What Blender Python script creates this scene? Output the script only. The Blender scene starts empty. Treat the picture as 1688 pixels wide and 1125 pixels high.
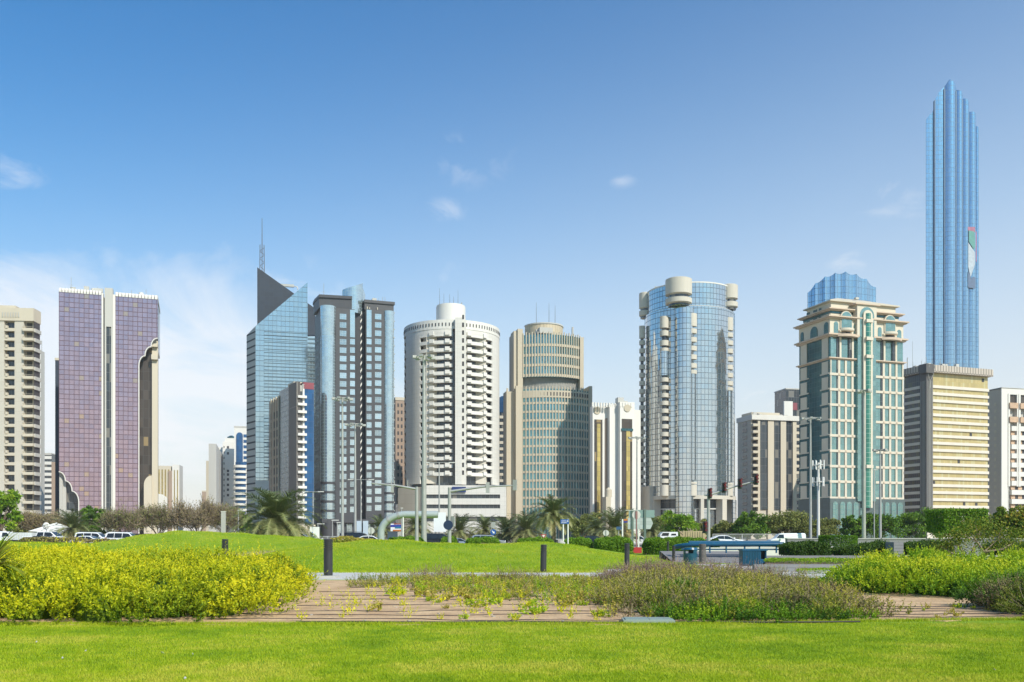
import bpy, math, random
import numpy as np
from math import sin, cos, pi, radians, sqrt, atan2, asin, exp
R = random.Random(11)
NR = np.random.RandomState(5)
SC = bpy.context.scene
COL = SC.collection
# ------------------------------------------------------------ camera
F = 1500.4; CX = 844.; HY = 882.; H = 1.6       # focal length (px), centre column, horizon row, eye height (m)
cd = bpy.data.cameras.new('camera'); cam = bpy.data.objects.new('camera', cd); COL.objects.link(cam)
cam.location = (0, 0, H); cam.rotation_euler = (radians(90), 0, 0)
cd.lens = 32; cd.sensor_width = 36; cd.shift_y = (HY-562.5)/1688.
cd.clip_start = .1; cd.clip_end = 9000
SC.camera = cam
# ------------------------------------------------------------ light
SUN_AZ = radians(140); SUN_EL = radians(40)      # azimuth clockwise from +Y
wd = bpy.data.worlds.new('World'); SC.world = wd; wd.use_nodes = True
nt = wd.node_tree; N = nt.nodes; L = nt.links
bg = N['Background']; bg.inputs['Strength'].default_value = .12
sky = N.new('ShaderNodeTexSky'); sky.sky_type = 'NISHITA'; sky.sun_disc = False
sky.sun_elevation = SUN_EL; sky.sun_rotation = SUN_AZ
sky.altitude = 0; sky.air_density = 1.0; sky.dust_density = .6; sky.ozone_density = 2.0
def wn(t, **k):
    n = N.new(t)
    for a, b in k.items(): setattr(n, a, b)
    return n
def wmath(op, a, b=None, clamp=False):
    n = wn('ShaderNodeMath', operation=op); n.use_clamp = clamp
    for i, v in enumerate((a, b)):
        if v is None: continue
        if isinstance(v, (int, float)): n.inputs[i].default_value = v
        else: L.new(v, n.inputs[i])
    return n.outputs[0]
tc = wn('ShaderNodeTexCoord'); sp = wn('ShaderNodeSeparateXYZ'); L.new(tc.outputs['Generated'], sp.inputs[0])
# thin cirrus: direction projected on a cloud layer overhead
zz = wmath('MAXIMUM', sp.outputs['Z'], .03)
zz = wmath('ADD', zz, .12)
cx_ = wmath('DIVIDE', sp.outputs['X'], zz); cy_ = wmath('DIVIDE', sp.outputs['Y'], zz)
cb = wn('ShaderNodeCombineXYZ'); L.new(cx_, cb.inputs[0]); L.new(cy_, cb.inputs[1])
mp = wn('ShaderNodeMapping'); L.new(cb.outputs[0], mp.inputs[0])
mp.inputs['Scale'].default_value = (.9, .55, 1); mp.inputs['Rotation'].default_value = (0, 0, .35); mp.inputs['Location'].default_value = (1.2, .4, 0)
n1 = wn('ShaderNodeTexNoise'); L.new(mp.outputs[0], n1.inputs[0]); n1.inputs['Scale'].default_value = 2.1; n1.inputs['Detail'].default_value = 9; n1.inputs['Roughness'].default_value = .62; n1.inputs['Distortion'].default_value = .5
n2 = wn('ShaderNodeTexNoise'); L.new(mp.outputs[0], n2.inputs[0]); n2.inputs['Scale'].default_value = .55; n2.inputs['Detail'].default_value = 3
# the cloud bank sits low in the sky on the left
az = wmath('ARCTAN2', sp.outputs['X'], sp.outputs['Y'])
bank_a = wmath('SUBTRACT', 1.0, wmath('ABSOLUTE', wmath('DIVIDE', wmath('ADD', az, .50), .46)), True)
bank_e = wmath('SUBTRACT', 1.0, wmath('ABSOLUTE', wmath('DIVIDE', wmath('SUBTRACT', sp.outputs['Z'], .15), .155)), True)
bank = wmath('MULTIPLY', wmath('POWER', bank_a, .6), wmath('POWER', bank_e, .7))
dens = wmath('ADD', n1.outputs[0], wmath('MULTIPLY', n2.outputs[0], .5))
thr = wmath('SUBTRACT', .965, wmath('MULTIPLY', bank, .78))
cl = wmath('MULTIPLY', wmath('SUBTRACT', dens, thr), 3.2, True)
cl = wmath('MULTIPLY', cl, .75)
n3 = wn('ShaderNodeTexNoise'); L.new(mp.outputs[0], n3.inputs[0]); n3.inputs['Scale'].default_value = 9; n3.inputs['Detail'].default_value = 7; n3.inputs['Roughness'].default_value = .6; n3.inputs['Distortion'].default_value = .6
def wisp(a0, wa, e0, we):                            # a few small torn clouds
    p_ = wmath('ADD', wmath('POWER', wmath('DIVIDE', wmath('SUBTRACT', az, a0), wa), 2.), wmath('POWER', wmath('DIVIDE', wmath('SUBTRACT', sp.outputs['Z'], e0), we), 2.))
    return wmath('SUBTRACT', 1., p_, True)
wm = wisp(-.045, .055, .385, .035)
for q_ in ((-.075, .03, .335, .014), (.405, .06, .325, .035), (.36, .035, .27, .016), (-.505, .045, .33, .025), (.12, .02, .365, .018), (.28, .05, .145, .02), (-.26, .13, .262, .03)): wm = wmath('MAXIMUM', wm, wisp(*q_))
c2_ = wmath('MULTIPLY', wmath('MULTIPLY', wmath('SUBTRACT', n3.outputs[0], wmath('SUBTRACT', .60, wmath('MULTIPLY', wm, .14))), 6., True), wm)
cl = wmath('MAXIMUM', cl, wmath('MULTIPLY', c2_, .28))
hs = wn('ShaderNodeHueSaturation'); hs.inputs['Saturation'].default_value = 1.4; hs.inputs['Value'].default_value = .95; L.new(sky.outputs[0], hs.inputs['Color'])
# dusty air towards the horizon
dz = wmath('MAXIMUM', sp.outputs['Z'], 0.)
z0_ = wmath('ADD', wmath('MULTIPLY', wmath('SINE', az), .13), .30)       # the air glows higher on the sun's side
hz_ = wmath('MULTIPLY', wmath('POWER', 2.718, wmath('MULTIPLY', wmath('POWER', wmath('DIVIDE', dz, z0_), 2.0), -1.0)), .97)
m0 = wn('ShaderNodeMix', data_type='RGBA'); L.new(hz_, m0.inputs[0]); tn = wn('ShaderNodeMix', data_type='RGBA', blend_type='MULTIPLY'); tn.inputs[0].default_value = 1; tn.inputs[7].default_value = (.05, .94, 1.04, 1); L.new(hs.outputs[0], tn.inputs[6]); L.new(tn.outputs[2], m0.inputs[6]); mh = wn('ShaderNodeMix', data_type='RGBA'); L.new(wmath('MULTIPLY', dz, 3.2, True), mh.inputs[0]); mh.inputs[6].default_value = (6.0, 5.6, 5.1, 1); mh.inputs[7].default_value = (5.0, 5.6, 6.1, 1); L.new(mh.outputs[2], m0.inputs[7])
mx = wn('ShaderNodeMix', data_type='RGBA'); L.new(cl, mx.inputs[0]); L.new(m0.outputs[2], mx.inputs[6]); mx.inputs[7].default_value = (6.3, 6.3, 6.4, 1)
L.new(mx.outputs[2], bg.inputs['Color'])
sd = bpy.data.lights.new('sun', 'SUN'); sd.energy = 4.2; sd.angle = radians(.5); sd.color = (1, .93, .80)
sun = bpy.data.objects.new('sun', sd); COL.objects.link(sun)
from mathutils import Vector
sdir = Vector((sin(SUN_AZ)*cos(SUN_EL), cos(SUN_AZ)*cos(SUN_EL), sin(SUN_EL)))
sun.rotation_euler = sdir.to_track_quat('Z', 'Y').to_euler(); sun.location = (60, -60, 90)
SC.view_settings.view_transform = 'Standard'; SC.view_settings.look = 'None'
SC.view_settings.exposure = .5; SC.view_settings.gamma = 1; SC.view_settings.use_curve_mapping = False
SC.cycles.max_bounces = 6; SC.cycles.transparent_max_bounces = 6; SC.cycles.use_denoising = True
# ------------------------------------------------------------ helpers
def X(px, D): return (px-CX)/F*D
def Z(py, D): return H+(HY-py)/F*D
def G(px, py):                                   # point on level ground seen at a pixel
    D = H*F/(py-HY); return (X(px, D), D)
MATS = {}
def newmat(name):
    m = bpy.data.materials.new(name); m.use_nodes = True
    return m, m.node_tree.nodes, m.node_tree.links, m.node_tree.nodes['Principled BSDF']
def mth(n, l, op, a, b=None, c=None, clamp=False):
    q = n.new('ShaderNodeMath'); q.operation = op; q.use_clamp = clamp
    for i, v in enumerate((a, b, c)):
        if v is None: continue
        if isinstance(v, (int, float)): q.inputs[i].default_value = v
        else: l.new(v, q.inputs[i])
    return q.outputs[0]
def mixc(n, l, f, a, b, mode='MIX'):
    q = n.new('ShaderNodeMix'); q.data_type = 'RGBA'; q.blend_type = mode
    for i, v in ((0, f), (6, a), (7, b)):
        if isinstance(v, (int, float)): q.inputs[i].default_value = v
        elif isinstance(v, tuple): q.inputs[i].default_value = (*v[:3], 1)
        else: l.new(v, q.inputs[i])
    return q.outputs[2]
def noise(n, l, scale, detail=4, vec=None, rough=.55):
    q = n.new('ShaderNodeTexNoise'); q.inputs['Scale'].default_value = scale; q.inputs['Detail'].default_value = detail; q.inputs['Roughness'].default_value = rough
    if vec is None:
        t = n.new('ShaderNodeTexCoord'); vec = t.outputs['Object']
    l.new(vec, q.inputs['Vector']); return q
def mat(name, col, rough=.7, metal=0., var=.12, scale=.6, bump=0., col2=None, fine=0., streak=False):
    """plain surface with weathering noise"""
    if name in MATS: return MATS[name]
    m, n, l, p = newmat(name)
    nz = noise(n, l, scale, 6)
    if streak:
        t = n.new('ShaderNodeTexCoord'); mpn = n.new('ShaderNodeMapping'); l.new(t.outputs['Object'], mpn.inputs[0])
        mpn.inputs['Scale'].default_value = (1, 1, .06); l.new(mpn.outputs[0], nz.inputs['Vector'])
    r = n.new('ShaderNodeMapRange'); l.new(nz.outputs[0], r.inputs[0]); r.inputs[1].default_value = .3; r.inputs[2].default_value = .7
    c2 = col2 or tuple(c*(1-2.2*var) for c in col)
    c = mixc(n, l, r.outputs[0], c2, col)
    if fine:
        nf = noise(n, l, scale*14, 3)
        c = mixc(n, l, mth(n, l, 'MULTIPLY', nf.outputs[0], fine), c, tuple(x*.35 for x in col))
    l.new(c, p.inputs['Base Color']); p.inputs['Roughness'].default_value = rough; p.inputs['Metallic'].default_value = metal
    if bump:
        b = n.new('ShaderNodeBump'); b.inputs['Strength'].default_value = bump; b.inputs['Distance'].default_value = .05
        nb = noise(n, l, scale*9, 5); l.new(nb.outputs[0], b.inputs['Height']); l.new(b.outputs[0], p.inputs['Normal'])
    MATS[name] = m; return m
def grid(name, col, gu, gv, lcol, lw, rough=.6, metal=0., var=.1, jit=0., col2=None, f2=0., lwv=None, spec=.5, big=.12, stag=0., voff=0., orand=0.):
    """facade surface: panes or panels gu x gv metres (UV in metres) with joints; each pane differs a little"""
    if name in MATS: return MATS[name]
    m, n, l, p = newmat(name)
    uv = n.new('ShaderNodeUVMap'); s = n.new('ShaderNodeSeparateXYZ'); l.new(uv.outputs[0], s.inputs[0])
    v = mth(n, l, 'DIVIDE', mth(n, l, 'ADD', s.outputs[1], voff), gv); fv = mth(n, l, 'FLOOR', v)
    u0 = mth(n, l, 'DIVIDE', s.outputs[0], gu)
    if stag: u0 = mth(n, l, 'ADD', u0, mth(n, l, 'MULTIPLY', mth(n, l, 'MODULO', mth(n, l, 'ABSOLUTE', fv), 2.), stag))
    u = u0; fu = mth(n, l, 'FLOOR', u)
    ru = mth(n, l, 'SUBTRACT', u, fu); rv = mth(n, l, 'SUBTRACT', v, fv)
    lu = mth(n, l, 'LESS_THAN', ru, lw/gu); lv = mth(n, l, 'LESS_THAN', rv, (lw if lwv is None else lwv)/gv)
    line = mth(n, l, 'MAXIMUM', lu, lv)
    cv = n.new('ShaderNodeCombineXYZ'); l.new(fu, cv.inputs[0]); l.new(fv, cv.inputs[1])
    w = n.new('ShaderNodeTexWhiteNoise'); w.noise_dimensions = '3D'; l.new(cv.outputs[0], w.inputs[0])
    nz = noise(n, l, .07, 4)
    c = mixc(n, l, w.outputs[0], tuple(x*(1-var) for x in col), tuple(min(1, x*(1+var)) for x in col))
    c = mixc(n, l, mth(n, l, 'MULTIPLY', nz.outputs[0], big*2), c, tuple(x*.45 for x in col))
    if orand:
        oi = n.new('ShaderNodeObjectInfo'); c = mixc(n, l, mth(n, l, 'MULTIPLY', mth(n, l, 'POWER', oi.outputs['Random'], 2.), orand), c, tuple(x*.35 for x in col))
    if f2:
        s3 = n.new('ShaderNodeSeparateColor'); l.new(w.outputs[1], s3.inputs[0])
        c = mixc(n, l, mth(n, l, 'LESS_THAN', s3.outputs[0], f2), c, col2)
    c = mixc(n, l, line, c, lcol)
    l.new(c, p.inputs['Base Color'])
    l.new(mth(n, l, 'MULTIPLY_ADD', line, max(0, .6-rough), rough), p.inputs['Roughness'])
    l.new(mth(n, l, 'MULTIPLY', mth(n, l, 'SUBTRACT', 1., line), metal), p.inputs['Metallic'])
    p.inputs['Specular IOR Level'].default_value = spec
    if jit:
        g = n.new('ShaderNodeNewGeometry')
        a = n.new('ShaderNodeVectorMath'); a.operation = 'SUBTRACT'; l.new(w.outputs[1], a.inputs[0]); a.inputs[1].default_value = (.5, .5, .5)
        b = n.new('ShaderNodeVectorMath'); b.operation = 'SCALE'; l.new(a.outputs[0], b.inputs[0]); b.inputs['Scale'].default_value = jit
        d = n.new('ShaderNodeVectorMath'); d.operation = 'ADD'; l.new(b.outputs[0], d.inputs[0]); l.new(g.outputs['Normal'], d.inputs[1])
        e = n.new('ShaderNodeVectorMath'); e.operation = 'NORMALIZE'; l.new(d.outputs[0], e.inputs[0]); l.new(e.outputs[0], p.inputs['Normal'])
    MATS[name] = m; return m
def tag(o, label=None, cat=None, group=None, kind=None):
    if label: o['label'] = label
    if cat: o['category'] = cat
    if group: o['group'] = group
    if kind: o['kind'] = kind
    return o
def empty(name, loc=(0, 0, 0), rz=0., label=None, cat=None, group=None):
    o = bpy.data.objects.new(name, None); COL.objects.link(o); o.location = loc; o.rotation_euler = (0, 0, rz)
    o.empty_display_size = .3
    return tag(o, label, cat, group)
class MB:
    """collects faces, then links them as ONE mesh object"""
    def __init__(s): s.v = []; s.f = []; s.uv = {}; s.sm = set(); s.st = []
    def add(s, vs, fs, uvs=None, smooth=False):
        b = len(s.v); s.v.extend(vs); s.st.append((b, len(s.v), len(s.f), len(s.f)+len(fs)))
        for i, f in enumerate(fs):
            if uvs: s.uv[len(s.f)] = uvs[i]
            if smooth: s.sm.add(len(s.f))
            s.f.append([b+j for j in f])
        return s
    def box(s, x0, x1, y0, y1, z0, z1):
        return s.add([(x0,y0,z0),(x1,y0,z0),(x1,y1,z0),(x0,y1,z0),(x0,y0,z1),(x1,y0,z1),(x1,y1,z1),(x0,y1,z1)],
                     [(0,3,2,1),(4,5,6,7),(0,1,5,4),(1,2,6,5),(2,3,7,6),(3,0,4,7)])
    def obox(s, c, hx, hy, z0, z1, a):              # box turned by a
        p = []
        for q, w in ((-1,-1),(1,-1),(1,1),(-1,1)):
            p.append((c[0]+q*hx*cos(a)-w*hy*sin(a), c[1]+q*hx*sin(a)+w*hy*cos(a)))
        return s.prism(p, z0, z1)
    def prism(s, P, z0, z1, caps=True, smooth=False, close=True):   # P counter-clockwise plan; z1 may be a list
        n = len(P); zt = z1 if isinstance(z1, (list, tuple)) else [z1]*n
        vs = [(x, y, z0) for x, y in P]+[(P[i][0], P[i][1], zt[i]) for i in range(n)]
        fs = []; uvs = []; u = 0
        for i in range(n if close else n-1):
            j = (i+1) % n; d = math.hypot(P[j][0]-P[i][0], P[j][1]-P[i][1])
            fs.append((i, j, n+j, n+i)); uvs.append([(u, z0), (u+d, z0), (u+d, zt[j]), (u, zt[i])]); u += d
        s.add(vs, fs, uvs, smooth)
        if caps and close:
            s.add([(x, y, z0) for x, y in P][::-1], [tuple(range(n))]); s.add([(P[i][0], P[i][1], zt[i]) for i in range(n)], [tuple(range(n))])
        return s
    def xz(s, P, y0, y1):                           # outline in x-z, thickness along y (y0 is the front)
        n = len(P)
        s.add([(x, y0, z) for x, z in P], [tuple(range(n))]); s.add([(x, y1, z) for x, z in P][::-1], [tuple(range(n))])
        for i in range(n):
            j = (i+1) % n; a, b = P[i], P[j]
            s.add([(a[0],y0,a[1]),(a[0],y1,a[1]),(b[0],y1,b[1]),(b[0],y0,b[1])], [(0,1,2,3)])
        return s
    def yz(s, P, x0, x1):
        n = len(P)
        s.add([(x0, y, z) for y, z in P], [tuple(range(n))]); s.add([(x1, y, z) for y, z in P][::-1], [tuple(range(n))])
        for i in range(n):
            j = (i+1) % n; a, b = P[i], P[j]
            s.add([(x0,a[0],a[1]),(x1,a[0],a[1]),(x1,b[0],b[1]),(x0,b[0],b[1])], [(0,1,2,3)])
        return s
    def arc(s, c, r0, r1, a0, a1, z0, z1, n=20):    # ring sector of walls, r0 inside
        A = [a0+(a1-a0)*i/n for i in range(n+1)]
        P = [(c[0]+r1*cos(a), c[1]+r1*sin(a)) for a in A]+[(c[0]+r0*cos(a), c[1]+r0*sin(a)) for a in A[::-1]]
        return s.prism_q(P, z0, z1, n)
    def prism_q(s, P, z0, z1, n):                   # ribbon plan with n+1 outer then n+1 inner points, quads only
        m = len(P); vs = [(x, y, z0) for x, y in P]+[(x, y, z1) for x, y in P]; fs = []; uvs = []; u = 0
        for i in range(m):
            j = (i+1) % m; d = math.hypot(P[j][0]-P[i][0], P[j][1]-P[i][1])
            fs.append((i, j, m+j, m+i)); uvs.append([(u, z0), (u+d, z0), (u+d, z1), (u, z1)]); u += d
        s.add(vs, fs, uvs)
        for i in range(n):
            k = m-1-i
            s.add([(*P[i], z1), (*P[i+1], z1), (*P[k-1], z1), (*P[k], z1)], [(0,1,2,3)])
            s.add([(*P[i], z0), (*P[k], z0), (*P[k-1], z0), (*P[i+1], z0)], [(0,1,2,3)])
        return s
    def cyl(s, c, r, z0, z1, n=28, smooth=True, r2=None):
        r2 = r if r2 is None else r2
        P = [(cos(2*pi*i/n), sin(2*pi*i/n)) for i in range(n)]
        vs = [(c[0]+r*x, c[1]+r*y, z0) for x, y in P]+[(c[0]+r2*x, c[1]+r2*y, z1) for x, y in P]
        fs = []; uvs = []; d = 2*pi*max(r, r2)/n
        for i in range(n):
            j = (i+1) % n; fs.append((i, j, n+j, n+i)); uvs.append([(i*d, z0), ((i+1)*d, z0), ((i+1)*d, z1), (i*d, z1)])
        s.add(vs, fs, uvs, smooth)
        s.add([v for v in vs[:n]][::-1], [tuple(range(n))]); s.add(vs[n:], [tuple(range(n))]); return s
    def tube(s, pts, r, n=8, smooth=True, cap=True):
        rs = r if isinstance(r, (list, tuple)) else [r]*len(pts)
        P = [Vector(p) for p in pts]; vs = []
        pu = None
        for i, p in enumerate(P):
            d = (P[min(i+1, len(P)-1)]-P[max(i-1, 0)]).normalized()
            u = d.cross(Vector((0, 0, 1)) if abs(d.z) < .95 else Vector((1, 0, 0))).normalized()
            if pu is not None and u.dot(pu) < 0: u = -u
            pu = u; w = d.cross(u)
            for k in range(n):
                a = 2*pi*k/n; vs.append(tuple(p+(u*cos(a)+w*sin(a))*rs[i]))
        fs = [(i*n+k, i*n+(k+1) % n, (i+1)*n+(k+1) % n, (i+1)*n+k) for i in range(len(P)-1) for k in range(n)]
        s.add(vs, fs, None, smooth)
        if cap: s.add(vs[:n], [tuple(range(n))]); s.add(vs[-n:], [tuple(range(n))])
        return s
    def mesh(s, name, m):
        me = bpy.data.meshes.new(name); me.from_pydata(s.v, [], s.f); me.validate(clean_customdata=False)
        ul = me.uv_layers.new(name='UVMap'); d = np.zeros((len(me.loops), 2), 'f')
        k = 0
        for i, pl in enumerate(me.polygons):
            if i in s.uv:
                for j, q in enumerate(s.uv[i]): d[pl.loop_start+j] = q
            else:
                nx, ny, nz = pl.normal
                for j in pl.loop_indices:
                    c = me.vertices[me.loops[j].vertex_index].co
                    if abs(nz) > .75: d[j] = (c.x, c.y)
                    else:
                        h = math.hypot(nx, ny) or 1; d[j] = ((-ny*c.x+nx*c.y)/h, c.z)
            if i in s.sm: pl.use_smooth = True
        ul.data.foreach_set('uv', d.ravel())
        me.materials.append(m); return me
    def split(s, name, m, parent, limit=100):
        rest = MB()
        for k, (lo, hi, f0, f1) in enumerate(s.st):
            q = MB() if k < limit else rest
            q.add(s.v[lo:hi], [[j-lo for j in f] for f in s.f[f0:f1]])
            if k < limit: q.build(name, m, parent)
        if rest.f: tag(rest.build('further_'+name, m, parent), kind='stuff')
    def build(s, name, m, parent=None, loc=(0, 0, 0), rz=0.):
        o = bpy.data.objects.new(name, s.mesh(name, m)); COL.objects.link(o); o.location = loc; o.rotation_euler = (0, 0, rz)
        if parent: o.parent = parent
        return o
def rep(name, me, parent, locs, limit=100):
    """copies of one part; past the limit the rest become one 'stuff' part"""
    for i, q in enumerate(locs[:limit]):
        o = bpy.data.objects.new(name, me); COL.objects.link(o); o.parent = parent; o.location = q[:3]
        if len(q) > 3: o.rotation_euler = (0, 0, q[3])
    rest = locs[limit:]
    if rest:
        mb = MB(); V = [tuple(v.co) for v in me.vertices]; Fc = [tuple(p.vertices) for p in me.polygons]
        for q in rest:
            a = q[3] if len(q) > 3 else 0
            mb.add([(v[0]*cos(a)-v[1]*sin(a)+q[0], v[0]*sin(a)+v[1]*cos(a)+q[1], v[2]+q[2]) for v in V], Fc)
        tag(mb.build('further_'+name, me.materials[0], parent), kind='stuff')
def copy_tree(o, parent=None):
    c = o.copy(); COL.objects.link(c); c.parent = parent
    for ch in list(o.children): copy_tree(ch, c)
    return c
def arch(x0, x1, z0, z1, n=8):                     # x-z outline with a round head
    r = (x1-x0)/2; c = (x0+x1)/2
    return [(x0, z0), (x1, z0)]+[(c+r*cos(a), z1-r+r*sin(a)) for a in [pi*i/n for i in range(n+1)]]
class B:
    """a building frame: origin at the near corner on the ground, x along the front, y into the depth"""
    def __init__(s, name, label, px, D, ang=20, cat='building', group=None):
        s.a = radians(ang); s.C = (X(px, D), D); s.D = D
        s.root = empty(name, (s.C[0], s.C[1], 0), s.a, label, cat, group)
    def u(s, px, y=0):
        k = (px-CX)/F; c, d = cos(s.a), sin(s.a); qx = s.C[0]-y*d; qy = s.C[1]+y*c
        return (k*qy-qx)/(c-k*d)
    def v(s, px, x=0):
        k = (px-CX)/F; c, d = cos(s.a), sin(s.a); qx = s.C[0]+x*c; qy = s.C[1]+x*d
        return (k*qy-qx)/(-d-k*c)
    def z(s, py, x=0, y=0): return Z(py, s.C[1]+x*sin(s.a)+y*cos(s.a))
    def part(s, name, mb, m, **k): return tag(mb.build(name, m, s.root), **k)
def splitpart(b, name, mb, m): mb.split(name, m, b.root)
def roofstuff(b, x0, x1, y0, y1, z, n, seed=1):
    g_ = random.Random(seed)
    for i in range(n):
        x, y = g_.uniform(x0, x1), g_.uniform(y0, y1); k = g_.random(); w, h = g_.uniform(.5, 1.5), g_.uniform(.7, 1.8)
        if k < .55: b.part('air_conditioner', MB().box(x-w, x+w, y-.6, y+.6, z, z+h), M_greyconc)
        elif k < .8: b.part('water_tank', MB().cyl((x, y), .8, z, z+1.5, 14), M_whitep)
        else: b.part('roof_aerial', MB().tube([(x, y, z), (x, y, z+g_.uniform(2, 4.5))], .07, 5).tube([(x-.6, y, z+1.8), (x+.6, y, z+1.8)], .04, 4), M_steel)
def masts(b, name, spots, m, r=.12):
    for x, y, z0, z1 in spots:
        b.part(name, MB().tube([(x, y, z0), (x, y, (z0+z1)/2), (x, y, z1)], [r, r*.8, r*.4], 6), m)
def arcpts(x0, x1, s, n, y=0.):
    return [(x0+(x1-x0)*i/n, y-s*(1-(2*i/n-1)**2)) for i in range(n+1)]
# ------------------------------------------------------------ ground
def sstep(a, b, v):
    t = np.clip((v-a)/(b-a), 0, 1); return t*t*(3-2*t)
MOUNDS = [  # px, depth, height, sigma x, sigma y
    (323.45, 76, 1.14, 4.89, 10), (513.66, 82, 1.0, 6.57, 9), (292.09, 78, 0.42, 2.03, 9), (23.65, 74, 0.62, 6.07, 9),
    (634.83, 56, 0.89, 4.02, 8), (702.91, 58, 0.22, 3.21, 7), (895.88, 61, 1.0, 3.45, 8), (-141.02, 80, 0.85, 8.42, 9), (557.4, 62, 0.41, 2.89, 8)]
def terr(x, y):
    x = np.asarray(x, float); y = np.asarray(y, float); z = np.zeros(np.broadcast(x, y).shape)
    for px, D, h, sx, sy in MOUNDS:
        z = z+h*np.exp(-((x-X(px, D))/sx)**2/2*.9-((y-D)/sy)**2/2*.9)
    z = z+.055*(np.sin(x*.9+np.sin(y*.5)*1.3)*np.sin(y*.55+x*.3)+.6*np.sin(x*2.1+y*.8))*sstep(42, 52, y)*(1-sstep(8, 14, x))
    z = z*sstep(38.5, 50, y)*(1-sstep(92, 108, y))
    return z
def gy(v0, v1, d): return list(np.arange(v0, v1, d))
xs = [-1600, -700, -350, -180, -110]+gy(-80, 40, .8)+[40, 60, 110, 200, 400, 800, 1600]
ys = [-900, -500, -200, -60, -15, 0]+gy(6, 36, 2)+gy(36, 110, .8)+[110, 118, 140, 200, 320, 600, 1000, 1700]
XX, YY = np.meshgrid(np.array(xs, float), np.array(ys, float)); ZZ = terr(XX, YY)
nx_, ny_ = len(xs), len(ys)
gv = [(a, b, c) for a, b, c in zip(XX.ravel(), YY.ravel(), ZZ.ravel())]
gf = [(j*nx_+i, j*nx_+i+1, (j+1)*nx_+i+1, (j+1)*nx_+i) for j in range(ny_-1) for i in range(nx_-1)]
def grassmat():
    m, n, l, p = newmat('lawn')
    t = n.new('ShaderNodeTexCoord'); o = t.outputs['Object']
    a = noise(n, l, .22, 5, o); b = noise(n, l, 1.6, 6, o, .65); c = noise(n, l, 14, 4, o, .7); d = noise(n, l, 60, 3, o, .7)
    rr = n.new('ShaderNodeMapRange'); l.new(a.outputs[0], rr.inputs[0]); rr.inputs[1].default_value = .35; rr.inputs[2].default_value = .68
    c1 = mixc(n, l, rr.outputs[0], (.17, .33, .006), (.27, .40, .010))
    r2 = n.new('ShaderNodeMapRange'); l.new(b.outputs[0], r2.inputs[0]); r2.inputs[1].default_value = .38; r2.inputs[2].default_value = .66
    c1 = mixc(n, l, mth(n, l, 'MULTIPLY', r2.outputs[0], .55), c1, (.36, .43, .03))
    r3 = n.new('ShaderNodeMapRange'); l.new(c.outputs[0], r3.inputs[0]); r3.inputs[1].default_value = .4; r3.inputs[2].default_value = .62
    c1 = mixc(n, l, mth(n, l, 'MULTIPLY', r3.outputs[0], .5), c1, (.09, .20, .006))
    r4 = n.new('ShaderNodeMapRange'); l.new(d.outputs[0], r4.inputs[0]); r4.inputs[1].default_value = .45; r4.inputs[2].default_value = .7
    c1 = mixc(n, l, mth(n, l, 'MULTIPLY', r4.outputs[0], .35), c1, (.40, .48, .04))
    # worn sandy patch in the dip between the two left mounds
    s = n.new('ShaderNodeSeparateXYZ'); l.new(o, s.inputs[0])
    def dist(px, D, rx, ry):
        ax = mth(n, l, 'DIVIDE', mth(n, l, 'SUBTRACT', s.outputs[0], X(px, D)), rx); ay = mth(n, l, 'DIVIDE', mth(n, l, 'SUBTRACT', s.outputs[1], D), ry)
        return mth(n, l, 'SQRT', mth(n, l, 'ADD', mth(n, l, 'MULTIPLY', ax, ax), mth(n, l, 'MULTIPLY', ay, ay)))
    w = mth(n, l, 'SUBTRACT', 1.35, mth(n, l, 'ADD', dist(430, 60, 4.6, 5.5), mth(n, l, 'MULTIPLY', b.outputs[0], .55)), clamp=True)
    w = mth(n, l, 'MULTIPLY', w, 1.8, clamp=True)
    c1 = mixc(n, l, mth(n, l, 'MULTIPLY', w, .75), c1, (.42, .30, .16))
    far = n.new('ShaderNodeMapRange'); l.new(s.outputs[1], far.inputs[0]); far.inputs[1].default_value = 165; far.inputs[2].default_value = 175
    c1 = mixc(n, l, far.outputs[0], c1, (.36, .31, .25))
    l.new(c1, p.inputs['Base Color']); p.inputs['Roughness'].default_value = .85; p.inputs['Specular IOR Level'].default_value = .2
    bm = n.new('ShaderNodeBump'); bm.inputs['Strength'].default_value = .9; bm.inputs['Distance'].default_value = .09
    l.new(mth(n, l, 'ADD', c.outputs[0], mth(n, l, 'MULTIPLY', b.outputs[0], 1.2)), bm.inputs['Height']); l.new(bm.outputs[0], p.inputs['Normal'])
    return m
def vnoise(x, y, sc, seed=0):
    rs = np.random.RandomState(seed); g = rs.rand(256, 256); u = np.asarray(x)/sc+1000; v = np.asarray(y)/sc+1000
    i, j = np.floor(u).astype(int), np.floor(v).astype(int); fu, fv = u-i, v-j; fu = fu*fu*(3-2*fu); fv = fv*fv*(3-2*fv); i %= 256; j %= 256; i1 = (i+1) % 256; j1 = (j+1) % 256
    return (g[i, j]*(1-fu)+g[i1, j]*fu)*(1-fv)+(g[i, j1]*(1-fu)+g[i1, j1]*fu)*fv
M_lawn = grassmat()
g = MB(); g.add(gv, gf, None, True); tag(g.build('ground', M_lawn), kind='structure')
def sheet(name, P, z, m, zs=None):
    o = MB().prism(P, z-.3, z, smooth=False); return tag(o.build(name, m), kind='structure')
M_sand = mat('sand', (.74, .51, .29), .95, 0, .13, 1.3, .8, col2=(.46, .28, .15), fine=.45)
M_pave = mat('pale_paving', (.56, .54, .51), .8, 0, .06, 1.2, .1, fine=.12)
M_asph = mat('asphalt', (.07, .07, .072), .85, 0, .1, .8, .3, fine=.2)
M_conc = mat('concrete', (.46, .44, .42), .8, 0, .1, .8, .15, fine=.1)
M_white = mat('white_paint', (.78, .77, .74), .5, 0, .04, 1)
M_steel = mat('galvanised_pole', (.42, .42, .40), .45, .3, .08, 2)
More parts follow.
